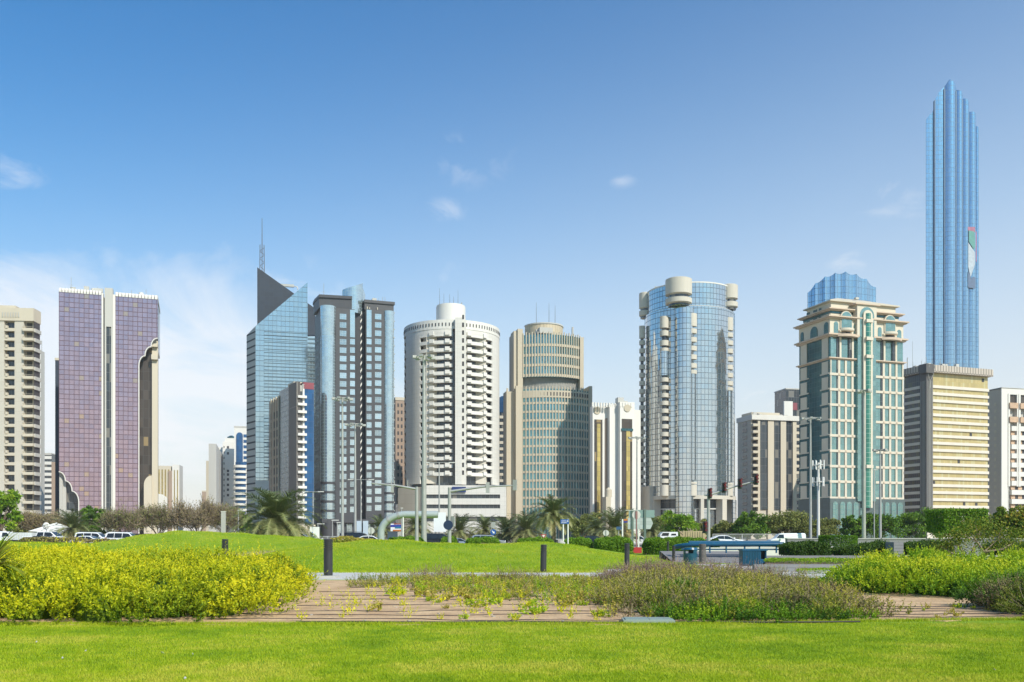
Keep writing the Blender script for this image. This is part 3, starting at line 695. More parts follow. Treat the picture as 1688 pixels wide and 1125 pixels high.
masts(b, 'roof_antenna', [(uu(555, 6), 6, zp, zp+2.6), (uu(624, 6), 6, zp2, zp2+3)], M_steel, .1)
b.part('roof_units', MB().box(uu(605), uu(606.2), .1, .9, b.z(513, w), b.z(509, w)).box(uu(609), uu(610), .1, .9, b.z(513, w), b.z(510, w)).box(uu(622), uu(623), .1, .9, b.z(513, w), b.z(509, w)), M_cream)
# ---- 9 white round tower
b = B('apartment_tower', 'brown stone block with small windows, squeezed behind the left of the white round tower', 652, 385, 20, 'building')
boxpart(b, 'wall', M_brown, 0, 9, 0, 12, 0, b.z(660)); boxpart(b, 'roof_edge', M_cream, -.15, 9, -.2, 12, b.z(660), b.z(655))
rep('window', MB().box(0, .7, -.05, .05, 0, 1.5).mesh('window', M_recess), b.root, [(x, 0, b.z(671+11.5*i)) for i in range(16) for x in (.8, 2.3)])
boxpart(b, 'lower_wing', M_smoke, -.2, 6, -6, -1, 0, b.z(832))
b = B('apartment_tower', 'white round tower with curved balconies, a central fin and a drum on its roof', 745, 330, 0, 'apartment tower')
Rr = 17.2; zP = Z(527, 330-Rr); zbase = Z(797, 330-Rr)
def th(px): return -pi/2+asin(max(-1, min(1, (px-745)/78.9)))
def rng(p0, p1): return th(p0), th(p1)
a0, a1 = th(698), th(751); a2, a3 = th(768), th(813)
fl_h = (zP-5.6-zbase)/19.
shell = MB(); shell.arc((0, 0), Rr-.6, Rr, th(672), a0, zbase, zP-3.2, 8).arc((0, 0), Rr-.6, Rr, a3, pi*.12, zbase, zP-3.2, 10)
shell.arc((0, 0), Rr-3.5, Rr-3, pi*.12, pi*1.0, zbase, zP-3.2, 14)
shell.arc((0, 0), Rr-.61, Rr, a0, a1, zP-4.8, zP-3.2, 10).arc((0, 0), Rr-.61, Rr, a2, a3, zP-4.8, zP-3.2, 8)
b.part('wall', shell, M_whitew)
b.part('recessed_glazing', MB().cyl((0, 0), Rr-1.9, 0, zP-3.3, 60), M_dglass)
b.part('parapet', MB().arc((0, 0), Rr-.5, Rr+.12, 0, 2*pi, zP-3.2, zP, 60), M_whitep)
b.part('roof_deck', MB().cyl((0, 0), Rr-.4, zP-1.6, zP-1.3, 40), M_whitep)
sl = MB()
for i in range(44):
    a = -pi+.12+i*pi/45; sl.obox(((Rr+.13)*cos(a), (Rr+.13)*sin(a)), .09, .17, zP-2.2, zP-1.1, a)
b.part('parapet_slots', sl, M_recess)
zf = [zbase+.2+i*fl_h for i in range(1, 20)]
def balc(A0, A1, boxes):
    q = MB().arc((0, 0), Rr-1.85, Rr-.02, A0, A1, -.25, 0, 10).arc((0, 0), Rr-.2, Rr-.02, A0, A1, 0, .92, 10)
    for px in boxes:
        a = th(px); q.obox(((Rr+.05)*cos(a), (Rr+.05)*sin(a)), .4, .8, 0.1, 1.4, a)
    return q.mesh('balcony', M_whitep)
rep('balcony', balc(a0, a1, (718, 743)), b.root, [(0, 0, z) for z in zf]); rep('balcony', balc(a2, a3, (777, 801)), b.root, [(0, 0, z) for z in zf])
lb0, lb1 = th(667.0)-.35, th(672)
b.part('wall_stub', MB().arc((0, 0), Rr-.6, Rr-.02, pi, lb0, zbase, zP-3.2, 5), M_beige)
rep('side_balcony', MB().arc((0, 0), Rr-1.9, Rr-.03, lb0, lb1, -.2, 1.3, 5).mesh('side_balcony', M_beige), b.root, [(0, 0, z) for z in zf])
xf0, xf1 = X(750.5, 312)-b.C[0], X(768, 312)-b.C[0]
zfin = Z(522, 310)
b.part('central_fin', MB().box(xf0, xf0+2.3, -Rr-1.6, -Rr+3, zbase-.5, zfin).box(xf0+2.3, xf1, -Rr-.6, -Rr+3, zbase-.5, zfin-.6), M_whitew)
rep('slit_window', MB().box(xf0+2.34, xf0+3.0, -Rr-.66, -Rr-.5, 0, 1.5).mesh('slit_window', M_recess), b.root, [(0, 0, z) for z in zf]+[(0, 0, zf[-1]+fl_h), (0, 0, zf[-1]+2*fl_h)])
b.part('fin_shoulder', MB().prism([(xf0-3, -Rr+3.2), (xf0, -Rr+.6), (xf0, -Rr+3.2)], zP-1, [zP-.5, zfin-.5, zfin-.5]), M_whitep)
b.part('roof_drum', MB().cyl((-.4, 0), 5.3, zP-1.5, Z(503, 326), 40).cyl((-.4, 0), 5.15, Z(503, 326), Z(501, 326), 40), M_whitep)
ds = MB()
for i in range(9): a = -pi*.92+i*.13; ds.obox((-.4+5.32*cos(a), 5.32*sin(a)), .06, .13, zP+.6, zP+1.6, a)
b.part('drum_slots', ds, M_recess)
zt = Z(501, 326); masts(b, 'mast', [(-4.5, 0, zt, Z(470, 326)), (-3, 1, zt, Z(478, 326)), (-.8, 0, zt, Z(480, 326)), (.6, 0, zt, Z(484, 326)), (2.2, 0, zt, Z(474, 326))], mat('mast_grey', (.12, .12, .13), .6), .08)
b.part('roof_aerials', MB().box(1.4, 3.4, -.5, 0, zt, zt+.9).tube([(3.2, 0, zt), (3.6, 0, zt+1.4)], .2, 5), M_steel)
# podium
def lx(px, y=-19): return X(px, 330+y)-b.C[0]
zq = zbase
pod = MB(); xp0, xp1, xw = lx(698), lx(834), lx(678)
def zz_(py): return Z(py, 311)
for ya, yb in ((800.5, 815.5), (822, 832), (838.5, 852)): pod.box(xp0, xp1, -19.2, 8, zz_(yb), zz_(ya))
pod.box(xp1-2.0, xp1+.03, -19.24, 8, zz_(852), zz_(815.5)); pod.box(xp0-.5, xp0, -19.24, 8, 0, zz_(800.5))
pod.box(xp0, xp1, -19.2, -18.7, zz_(880), zz_(860))
b.part('podium_wall', pod, M_whitew)
b.part('podium_glazing', MB().box(xp0+.1, xp1-.3, -18.6, 6, 0, zz_(801.5)), M_dglass)
b.part('drum_neck', MB().cyl((0, 0), Rr-1.4, zz_(801), zbase+.1, 40), M_dglass)
b.part('podium_side', MB().prism([(lx(656, -12), -12), (xp0-.45, -19), (xp0-.45, 4), (lx(656, -12), 4)], 0, zz_(803)), M_beige)
for y0, y1 in ((817, 826), (835, 843)):
    P0, P1 = (lx(657, -12), -12), (lx(679, -16), -15.6)
    b.part('side_window', MB().prism([(P0[0], P0[1]-.15), (P1[0], P1[1]-.15), (P1[0], P1[1]+.3), (P0[0], P0[1]+.3)], zz_(y1), zz_(y0)), M_recess)
boxpart(b, 'sign_board', mat('navy_sign', (.02, .04, .16), .4), lx(745, -19.8), lx(768, -19.8), -19.8, -19.4, zz_(812), zz_(803))
# ---- 10 slot building between
b = B('narrow_tower', 'narrow dark tower with a blue top between the white and the fawn round towers', 822, 395, 8, 'tower')
boxpart(b, 'glazing', M_dglass, 0, 3.2, .2, 10, 0, b.z(655)); boxpart(b, 'stone_edge', M_sand_st, 2.1, 4.5, 0, 10, 0, b.z(652)); boxpart(b, 'stone_edge', M_sand_st, -1, .3, 0, 10, 0, b.z(652))
b.part('blue_top', MB().xz(arch(.35, 3.1, b.z(680), b.z(653)), -.1, .5), M_navy)
nk = MB()
for i in range(16): nk.box(.4, 2.0, 0, .25, b.z(690+10.5*i), b.z(685.5+10.5*i))
splitpart(b, 'small_balcony', nk, M_cream)
# ---- 11 fawn round tower with fins
b = B('office_tower', 'fawn tower in two curved finned tiers with teal glass and a crown ring', 861, 338, 12, 'office tower')
uu = b.u; w = uu(973)
def tier(px0, px1, sag, ybot, ytop, nfl, ins, name, nfin=22):
    xx0, xx1 = uu(px0), uu(px1); zb, zt_ = b.z(ybot), b.z(ytop)
    n = nfin; A = arcpts(xx0, xx1, sag, n, ins); Bk = [(x, ins+14) for x, y in A[::-1]]
    b.part(name+'_glazing', MB().prism(A+[(xx1, ins+14), (xx0, ins+14)], zb, zt_-.5), grid('aqua_glass', (.20, .40, .43), 1.0, 3.0, (.10, .17, .18), .08, .12, .7, .2, .03))
    fn = MB()
    for i in range(n+1):
        x, y = A[i]; fn.box(x-.15, x+.15, y-.5, y+.15, zb, zt_+(.5 if i % 2 else .15))
    b.part('vertical_fins', fn, M_sand_st)
    return A, zb, zt_
def bands(A, zs, hgt, m, off=.3, name='spandrel_band'):
    for z in zs:
        P = [(x, y-off) for x, y in A]+[(x, y+.3) for x, y in A[::-1]]
        b.part(name, MB().prism_q(P, z-hgt/2, z+hgt/2, len(A)-1), m)
A, zb, zt = tier(861, 970, 4.2, 900, 640, 14, 0, 'lower'); 
p = 14.3/F*(b.D-4)
bands(A, [b.z(667)-i*p+.3 for i in range(15)], .8, M_sand_st)
bands(A, [b.z(651)], 2.6, M_sand_st, .5, 'parapet_band')
sl = MB()
for i in range(1, 22): x, y = A[i]; sl.box(x+.3, x+.7, y-.62, y-.4, b.z(654), b.z(648))
b.part('parapet_slots', sl, M_recess)
A2, zb2, zt2 = tier(863, 957, 3.6, 622, 550, 4, .8, 'upper')
bands(A2, [b.z(619), b.z(602.5), b.z(586), b.z(569.5)], .95, M_sand_st); 
b.part('neck', MB().prism([(x, y+1.9) for x, y in A2]+[(uu(957), 14), (uu(863), 14)], b.z(645), b.z(622)), mat('neck_grey', (.27, .26, .24), .7))
boxpart(b, 'side_slab', M_sand_st, uu(956), uu(962), -.2, 16, b.z(645), b.z(552)); boxpart(b, 'side_slab', M_sand_st, uu(971), uu(976), -.3, 16, 0, b.z(637, w))
boxpart(b, 'core_slab', M_sand_st, uu(834, 2), uu(848, 2)-.25, 2, 7, 0, b.z(645)); boxpart(b, 'core_slab', M_sand_st, uu(847, 1.4), uu(853.5, 1.4)-.2, 1.4, 7, 0, b.z(545)); boxpart(b, 'core_slab', M_sand_st, uu(853.5, .6), uu(862, .6), .6, 16, 0, b.z(542))
boxpart(b, 'core_slab', M_sand_st, uu(850), uu(861), -.5, .6, 0, b.z(637)); boxpart(b, 'core_slab', M_sand_st, uu(835, 1.6), uu(838, 1.6), 1.6, 1.95, 0, b.z(640))
xc = (uu(867)+uu(942))/2
cr = MB().arc((xc, 8), 7.0, 7.35, pi, 2*pi, b.z(552), b.z(531), 16); b.part('crown_screen', cr, grid('crown_panels', (.52, .43, .30), 1.2, 9, (.36, .29, .2), .16, .6, var=.08))
b.part('crown_rim', MB().arc((xc, 8), 6.9, 7.6, pi, 2*pi, b.z(531), b.z(529), 16), M_greyconc)
b.part('rooftop_plant', MB().box(xc-4, xc+1, -2, 2, zt2, zt2+2.2).box(uu(944), uu(946), .5, 1.5, zt2, zt2+3.5), M_greyconc)
roofstuff(b, uu(872), uu(940), 1, 7, zt2+.2, 7, 8)
masts(b, 'mast', [(uu(884, 5), 5, b.z(530), b.z(492)), (uu(905, 5), 5, b.z(530), b.z(491)), (uu(915, 5), 5, b.z(530), b.z(495))], mat('mast_grey', (.12, .12, .13), .6), .1)
# ---- 12 white ornate building
b = B('office_tower', 'white stone tower with gold window strips and round medallions, between two round towers', 1005, 296, 16, 'office tower')
uu = b.u
def slab(p0, p1, y, yb, ytop, m, nm='wall'): return boxpart(b, nm, m, uu(p0, y), uu(p1, y), y, yb, 0, b.z(ytop))
slab(977, 1006, 4, 6.5, 668, M_whitep); slab(1005, 1022, 2, 8, 665, M_whitep); slab(1022, 1046, 0, 8, 662, M_whitep); slab(1045, 1056, 3, 6, 672, M_whitep)
boxpart(b, 'gold_strip', M_smoke, uu(980, 3.9), uu(993, 3.9), 3.8, 4, 0, b.z(690)); boxpart(b, 'gold_strip', M_golda, uu(984, 3.8), uu(990, 3.8), 3.7, 3.85, 0, b.z(697))
boxpart(b, 'dark_strip', M_smoke, uu(1025), uu(1042), -.12, .05, 0, b.z(690)); boxpart(b, 'gold_strip', M_golda, uu(1032), uu(1038), -.3, -.05, 0, b.z(709))
boxpart(b, 'cross_band', M_teald, uu(1024), uu(1043), -.35, -.02, b.z(710), b.z(706))
b.part('arched_slot', MB().xz(arch(uu(997, 3.9), uu(1002.5, 3.9), 0, b.z(687)), 3.85, 4), M_brown)
for px, y, py in ((1034, 0, 672), (984, 4, 675)): b.part('medallion', MB().tube([(uu(px, y), y-.25, b.z(py)), (uu(px, y), y+.05, b.z(py))], 1.2, 14, False), M_sand_st)
tm = MB()
for i in range(14): x = uu(978+4.6*i, 1); tm.box(x, x+.5, 2-(i > 8)*2.2, 2.6-(i > 8)*2.2, b.z(670), b.z(663))
splitpart(b, 'parapet_post', tm, M_whitep)
boxpart(b, 'lower_turret', M_sand_st, uu(999, -3), uu(1007, -3), -3, 0, 0, b.z(820)); b.part('turret_cap', MB().cyl((uu(1003, -1.5), -1.5), 1.1, b.z(820), b.z(808), 12).cyl((uu(1003, -1.5), -1.5), .9, b.z(808), b.z(804), 12, r2=.1), M_sand_st)
roofstuff(b, uu(1023), uu(1045), 1, 6, b.z(662), 4, 9)
# ---- 13 big silver-blue round tower
b = B('glass_tower', 'big silver-blue round glass tower with beige drums and stacked round balconies', 1136, 311, 0, 'office tower')
Rr = 15.2; S = lambda y, d=297.: Z(y, d)
M_drum = grid('beige_panels', (.55, .51, .44), 1.5, 1.6, (.46, .43, .37), .06, .75, var=.02)
b.part('curtain_wall', MB().cyl((0, 0), Rr, S(822), S(506), 72), M_silver); b.part('curtain_wall_top', MB().cyl((0, 0), Rr-.7, S(506), S(467), 64), M_silver)
b.part('ledge', MB().cyl((0, 0), Rr-.45, S(506), S(504.5), 64), M_greyconc); b.part('roof_rim', MB().cyl((0, 0), Rr-.6, S(467), S(465), 64), M_whitep)
b.part('center_lobe', MB().cyl((-4.1, -13.6), 3.2, 0, S(506, 294), 28), M_silver)
def drum(px, y, r, d, ya, yb, yc, yd):
    x = X(px, d)-b.C[0]; c = (x, y)
    b.part('drum', MB().cyl(c, r, Z(yb, d), Z(ya+1, d), 32).cyl(c, r, Z(ya+1, d), Z(ya, d), 32, r2=r*.9).cyl(c, r*.8, Z(yb+1.5, d), Z(yb, d), 32, r2=r), M_drum)
    b.part('drum_neck', MB().cyl(c, r*.78, Z(yd+3, d), Z(yb+1, d), 28), M_dglass)
    b.part('drum_ring', MB().cyl(c, r*1.0, Z(yd-1.5, d), Z(yc, d), 32).cyl(c, r*.85, Z(yd, d), Z(yd-1.5, d), 32, r2=r), M_drum)
drum(1119.5, -13.2, 4.3, 297, 460, 486, 493, 502); drum(1203, -7.3, 2.8, 303, 470, 493, 499, 508); drum(1064, 1.5, 2.1, 312, 483, 508, 513, 522)
def stack(px, y, r, d, segs):
    x = X(px, d)-b.C[0]; c = (x, y)
    for ya, yb, kind in segs:
        if kind == 'b':
            n = max(1, round((yb-ya)/13.1)); st = (yb-ya)/n
            b.part('stack_core', MB().cyl(c, r*.55, Z(yb, d), Z(ya, d), 14), M_dglass)
            for i in range(n): b.part('balcony', MB().cyl(c, r, Z(ya+(i+.75)*st, d), Z(ya+(i+.22)*st, d), 18), M_drum)
        elif kind == 'c': b.part('stack_cap', MB().cyl(c, r, Z(yb, d), Z(ya, d), 18), M_drum)
        else: b.part('glass_tube', MB().cyl(c, r*.93, Z(yb, d), Z(ya, d), 18), M_silver)
stack(1138.6, -14.4, 1.95, 297, [(519, 540, 'c'), (541, 612, 'b'), (612, 618, 'c'), (618, 793, 'g'), (794, 800, 'b'), (800, 818, 'c')])
stack(1199.6, -9.0, 1.75, 302, [(525, 546, 'c'), (547, 640, 'b'), (640, 645, 'c'), (645, 795, 'g'), (796, 801, 'b'), (801, 818, 'c')])
stack(1094.6, -12.3, 1.45, 299, [(523, 542, 'c'), (543, 575, 'b'), (575, 580, 'c'), (580, 620, 'g'), (621, 800, 'b'), (800, 818, 'c')])
stack(1058.5, -2, 1.0, 309, [(538, 558, 'c'), (559, 800, 'b'), (800, 818, 'c')])
b.part('portal_ring', MB().arc((0, 0), Rr-1.5, Rr+.35, pi, 2*pi, S(823), S(817), 36), M_drum)
for a_, a_1 in ((-1.52, -1.45), (-1.0, -.86), (-2.02, -1.95), (-2.75, -2.6), (-.45, -.3)):
    b.part('portal_pier', MB().arc((0, 0), Rr-2.6, Rr+.3, a_, a_1, 0, S(823), 3), M_drum)
b.part('lobby_glass', MB().cyl((0, 0), Rr-3, 0, S(822), 40), M_silver); b.part('lobby_shade', MB().arc((0, 0), Rr-3, Rr-2.7, -2.9, -.3, S(838), S(823), 20), M_dglass)
b.part('lobby_rail', MB().arc((0, 0), Rr-2.5, Rr-2.3, -2.9, -.3, S(839.5), S(838), 20), M_whitep)
b.part('low_round_bay', MB().arc((0, 0), Rr, Rr+.5, -.62, -.2, 0, S(823), 8), M_silver)
b.part('left_podium', MB().arc((0, 0), Rr-.4, Rr+1.6, pi*.98, pi*1.16, 0, S(800), 8), M_drum)
zt = S(465); masts(b, 'mast', [(-1.5, 2, zt, S(450)), (3, 2, zt, S(448)), (6.3, 1, zt, S(446)), (7, 1, zt, S(446))], mat('mast_grey', (.12, .12, .13), .6), .07)
b.part('roof_aerials', MB().tube([(-.6, -4, zt), (-.2, -4, zt+2.2)], .18, 5).box(-1.1, .3, -4.3, -3.9, zt+1, zt+1.6).box(-12.5, -9.8, -5, -4.6, zt-.5, zt+1), M_steel)
# ---- 14 beige block with dark strips
b = B('office_block', 'beige block with three dark glazed strips and corner balconies right of the round glass tower', 1240, 345, 14, 'building')
uu = b.u; w = uu(1317); vv = min(b.v(1216), 16)
xs_ = [uu(p) for p in (1240, 1253, 1266, 1276, 1287, 1296, 1307, 1313)]; zt = b.z(692)
boxpart(b, 'wall', M_beige, -.02, w-1.5, .8, vv, 0, zt)
mb = MB()
for i, j in ((1, 2), (3, 4), (5, 6)): boxpart(b, 'dark_glazing_strip', M_dglass, xs_[i], xs_[j], .35, .78, b.z(840), zt)
for i, j in ((0, 0), (2, 3), (4, 5), (6, 7)):
    if i: boxpart(b, 'pier', M_cream, xs_[i], xs_[j], 0, .8, 0, zt)
boxpart(b, 'pier', M_cream, xs_[1]-.9, xs_[1], -.05, .8, 0, zt)
boxpart(b, 'parapet', M_whitep, -.4, w, -.5, vv+.3, zt, b.z(684)); boxpart(b, 'roof_house', M_cream, 2, w*.7, 4, 12, b.z(684), b.z(677))
bal = MB().box(0, xs_[1]-xs_[0]-.9, -.8, .8, 0, .95).mesh('balcony', M_cream); N_ = 14; st = 11.1/F*345
rep('balcony', bal, b.root, [(0, 0, b.z(703)-i*st) for i in range(N_)])
wd_ = MB().box(.5, 2.2, .68, .82, 1.0, 2.3).mesh('window', M_recess); rep('window', wd_, b.root, [(0, 0, b.z(703)-i*st) for i in range(N_)])
wd2 = MB().box(-.12, .02, 0, vv*.3, 0, 1.5).mesh('window', M_dglass); rep('window', wd2, b.root, [(0, vv*.35, b.z(700)-i*st) for i in range(N_)])
bal = MB().box(w-1.5, w+.3, .2, 2.5, 0, 1.0).mesh('balcony', M_cream); rep('balcony', bal, b.root, [(0, 0, b.z(705, w)-i*st) for i in range(N_)])
boxpart(b, 'edge_recess', M_recess, w-1.6, w-.2, 1.3, 6, 0, zt)
rt = MB()
for i in range(16): x = 1+R.random()*(w-3); y = 1+R.random()*8; rt.box(x, x+.5+R.random(), y, y+.8, b.z(684), b.z(684)+.5+R.random()*1.4)
b.part('roof_clutter', rt, M_greyconc)
b = B('office_block', 'small dark rounded block with a pink sign peeping over the beige block', 1291, 440, 10, 'building')
boxpart(b, 'wall', M_dglass, 1.5, 12, 0, 12, 0, b.z(642)); boxpart(b, 'lower_wall', M_whitep, 0, 4.5, -1, 0, 0, b.z(662)); boxpart(b, 'sign', M_red, 5, 7.2, -.3, 0, b.z(676), b.z(664)); boxpart(b, 'roof_edge', M_greyconc, 1.2, 12, -.3, 12, b.z(642), b.z(640))
# ---- 15 teal tower with arches
b = B('office_tower', 'teal glass tower with a cream stone grid, arched top storeys and a hipped roof', 1368, 280, 18, 'office tower')
uu = b.u; w = uu(1489); vL = b.v(1317)
M_st = mat('cream_frame', (.60, .54, .44), .75, 0, .04, .3)
M_rose = mat('rose_cornice', (.55, .43, .33), .75, 0, .04, .3)
zz = b.z; zs_top = zz(523)
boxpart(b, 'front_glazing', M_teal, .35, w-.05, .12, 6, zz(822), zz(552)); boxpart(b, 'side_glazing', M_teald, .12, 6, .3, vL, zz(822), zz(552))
boxpart(b, 'core', M_teald, 6.02, w-.3, 6.02, vL-.1, 0, zz(552))
xc0, xc1 = uu(1414), uu(1443)
bands_y = [590+.7]+[616.5+25.35*i for i in range(8)]+[821]
half = 0
fb = MB(); sb = MB(); bt = MB()
for i, y in enumerate(bands_y[1:]):
    z = zz(y); fb.box(-.1, xc0-.02, -.22, .2, z-.38, z+.38); fb.box(xc1+.02, w+.15, -.22, .2, z-.38, z+.38)
    for p in (1383, 1394, 1405, 1456.5, 1467, 1477.5): x = uu(p); bt.box(x-.28, x+.28, -.34, -.22, z-.28, z+.28)
splitpart(b, 'stone_band', fb, M_st); splitpart(b, 'red_boss', bt, M_rose)
pr = MB()
for p, wd0 in ((1383, .75), (1394, .75), (1405, .75), (1456.5, .8), (1467, .75), (1477.5, .75), (1369.5, .35), (1488, .5)):
    x = uu(p); pr.box(x-wd0/2, x+wd0/2, -.12, .3, zz(821), zz(592))
splitpart(b, 'stone_pier', pr, M_st)
dk = MB()
for p in (1381, 1453.5): x = uu(p); dk.box(x-.35, x+.25, -.04, .2, zz(821), zz(592))
for p in (1419.5, 1440):
    for i in range(16): x = uu(p, -.6); dk.box(x-.3, x+.3, -.66, -.5, zz(608+25.35/2*i), zz(603.5+25.35/2*i)) if 0 else dk.box(uu(p-2)-.3, uu(p-2)+.3, -.1, .2, zz(608+25.35*(i//2)), zz(603+25.35*(i//2)))
b.part('dark_slots', dk, M_dglass)
# side face: beige panels on glass
ys_ = [b.v(p) for p in (1365, 1355, 1350, 1335, 1330, 1320, 1318)]
pn = MB()
for i, y in enumerate(bands_y[:-1]):
    z1, z0_ = zz(y)-.75, zz(bands_y[i+1])+.2
    for q in ((ys_[0], ys_[1]), (ys_[4], ys_[5])): pn.box(-.12, .3, q[0], q[1], z0_, z1)
splitpart(b, 'side_panel', pn, M_st)
for i, y in enumerate(bands_y[1:]):
    z = zz(y)
    for q in ((ys_[0]-.6, ys_[1]+.8), (ys_[4]-1.0, ys_[5]+.5)): sb.box(-.2, .1, q[0], q[1], z+.05, z+.45)
splitpart(b, 'side_band', sb, M_st)
# cornices: name, height, overhang
def cornice(y0, y1, oh, m=M_rose, x0=0, x1=w, yb=vL):
    return MB().box(x0-oh, x1+oh, -oh, yb+oh, zz(y1), (zz(y0)+zz(y1))/2).box(x0-oh-.5, x1+oh+.5, -oh-.5, yb+oh+.5, (zz(y0)+zz(y1))/2, zz(y0))
b.part('cornice', cornice(589, 592.5, .2), M_rose); 
boxpart(b, 'upper_wall', M_st, 0, w, 0, vL, zz(552), zz(524))
b.part('cornice', cornice(550, 555, .6), M_rose); b.part('cornice', cornice(521, 525, .8), M_rose)
boxpart(b, 'attic_wall', M_st, 1.0, w-1.0, 1.0, vL-1, zz(521), zz(508.5)); b.part('cornice', cornice(507, 510.5, -.1), M_rose)
b.part('attic_band', MB().box(.9, w-.9, .9, vL-.9, zz(514.5), zz(511)), M_teald)
i1 = 1.6
boxpart(b, 'penthouse_wall', M_st, i1, w-i1, i1, vL-2, zz(507), zz(493)); 
rx0, rx1, ry0, ry1 = i1-.9, w-i1+.9, i1-.9, vL-1.1; zr0, zr1 = zz(492.5), zz(478)
rb = MB().box(rx0, rx1, ry0, ry1, zz(494.5), zr0)
q = [(rx0, ry0, zr0), (rx1, ry0, zr0), (rx1, ry1, zr0), (rx0, ry1, zr0), (rx0+8, (ry0+ry1)/2, zr1), (rx1-8, (ry0+ry1)/2, zr1)]
rb.add(q, [(0, 1, 5, 4), (1, 2, 5), (2, 3, 4, 5), (3, 0, 4)]); b.part('roof', rb, M_cream)
boxpart(b, 'roof_plant', M_greyconc, uu(1411, 3), uu(1416, 3), 3, 4, zz(484), zz(481))
for x0_, x1_ in ((.6, 2.6), (3.6, 5.2)): pass
sd_ = MB()
for p0, p1 in ((1341, 1347), (1350, 1354), (1330, 1335)): sd_.box(i1-.1, i1+.2, b.v(p1, i1), b.v(p0, i1), zz(505), zz(499)); sd_.box(.88, 1.1, b.v(p1, 1), b.v(p0, 1), zz(520), zz(515))
splitpart(b, 'side_opening', sd_, M_teald)
# arched windows of the upper storey
for p0, p1, yt, yb in ((1374.5, 1381.5, 530, 549), (1407, 1414, 533, 549), (1447, 1453, 537.5, 549), (1478.5, 1485.5, 541, 549)):
    b.part('arched_window', MB().xz(arch(uu(p0), uu(p1), zz(yb), zz(yt+(p0-1368)*-.06)), -.1, .1), M_teal)
for p0, p1 in ((1386, 1402.5), (1458.5, 1474)):
    dz = (p0-1386)*-.085
    b.part('great_arch', MB().xz(arch(uu(p0)-.35, uu(p1)+.35, zz(540), zz(511-dz*0)), -.35, .3), M_st)
    b.part('great_arch_glazing', MB().xz(arch(uu(p0), uu(p1), zz(540), zz(512.5)), -.5, -.34), M_teal)
    xm = (uu(p0)+uu(p1))/2
    b.part('balcony', MB().arc((xm, 1.0), 2.6, 3.1, pi*1.2, pi*1.8, zz(544), zz(540.5), 10).arc((xm, 1.0), 0, 3.0, pi*1.2, pi*1.8, zz(545), zz(544), 10), M_st)
    b.part('balcony_recess', MB().box(xm-1.5, xm+1.5, -.2, .1, zz(550), zz(545)), M_dglass)
    b.part('canopy', MB().arc((xm, 3.5), 0, 6.0, pi*1.28, pi*1.72, zz(555), zz(551), 12), M_rose)
    boxpart(b, 'tall_pier', M_st, uu(p0)-.75, uu(p0)-.1, -.45, .2, zz(589), zz(555)); boxpart(b, 'tall_pier', M_st, uu(p1)+.1, uu(p1)+.75, -.45, .2, zz(589), zz(555))
    boxpart(b, 'dark_slot', M_dglass, uu(p0)-1.5, uu(p0)-.8, -.08, .15, zz(589), zz(555)); boxpart(b, 'dark_slot', M_dglass, uu(p1)-.9, uu(p1)+.05, -.3, .15, zz(589), zz(555))
for p0, p1, yt in ((1358.5, 1365.5, 531), (1336, 1348, 535), (1320, 1325, 540)):
    y0_, y1_ = b.v(p1), b.v(p0); b.part('arched_window', MB().yz([(q[0], q[1]) for q in arch(y0_, y1_, zz(550), zz(yt-(1368-p0)*.16))], -.1, .1), M_teald)
boxpart(b, 'upper_side_panel', M_st, -.1, .2, ys_[0], ys_[1], zz(589), zz(555)); boxpart(b, 'upper_side_panel', M_st, -.1, .2, ys_[4], ys_[5], zz(589), zz(555))
# central bay
xm = (uu(1420, -1)+uu(1438, -1))/2
bw2 = uu(1444, -1)-xm
b.part('center_bay', MB().box(xm-bw2, xm-bw2*.5, -1, .3, 12, zz(553)).box(xm+bw2*.5, xm+bw2, -1, .3, 12, zz(553)), M_teal)
b.part('center_arch', MB().xz([(xm-bw2-.2, zz(553)), (xm+bw2+.2, zz(553)), (xm+bw2+.2, zz(498)), (xm-bw2-.2, zz(498))], -1.05, 2), M_st)
b.part('center_arch_glazing', MB().xz(arch(xm-bw2*.78, xm+bw2*.78, zz(553), zz(502.5)), -1.12, -1.0), M_teal)
b.part('inner_arch', MB().xz(arch(xm-bw2*.5, xm+bw2*.5, 10, zz(508)), -1.6, -1.05), M_st)
b.part('green_tube', MB().cyl((xm, -1.2), bw2*.3, 10, zz(514), 16), grid('green_tube_glass', (.08, .30, .22), 1.2, 1.5, (.26, .36, .30), .14, .15, .6, .15, .01))
nd = MB()
for i in range(10): z = zz(527+29.5*i if i < 3 else 616.5+25.35*(i-3)*1.0); nd.box(xm-bw2*.36, xm+bw2*.36, -1.2-bw2*.38, -1.2, z-.5, z+.5) if i < 3 or i == 9 else None
splitpart(b, 'tube_collar', nd, M_st)
boxpart(b, 'bay_cornice', M_rose, xm-bw2-1.2, xm+bw2+1.2, -1.6, 2, zz(499.5), zz(497.5))
# base
boxpart(b, 'base_wall', grid('slate_base', (.09, .12, .12), 1.6, 1.6, (.06, .08, .08), .06, .4), -.3, w+.2, -.5, vL, 0, zz(822))
for p0, p1 in ((1371, 1379), (1383, 1391), (1394, 1402), (1405, 1413), (1416, 1423), (1447, 1453), (1457, 1464), (1467.5, 1475), (1478, 1486)):
    b.part('base_arch_window', MB().xz(arch(uu(p0), uu(p1), 0, zz(827)), -.62, -.4), M_teal)
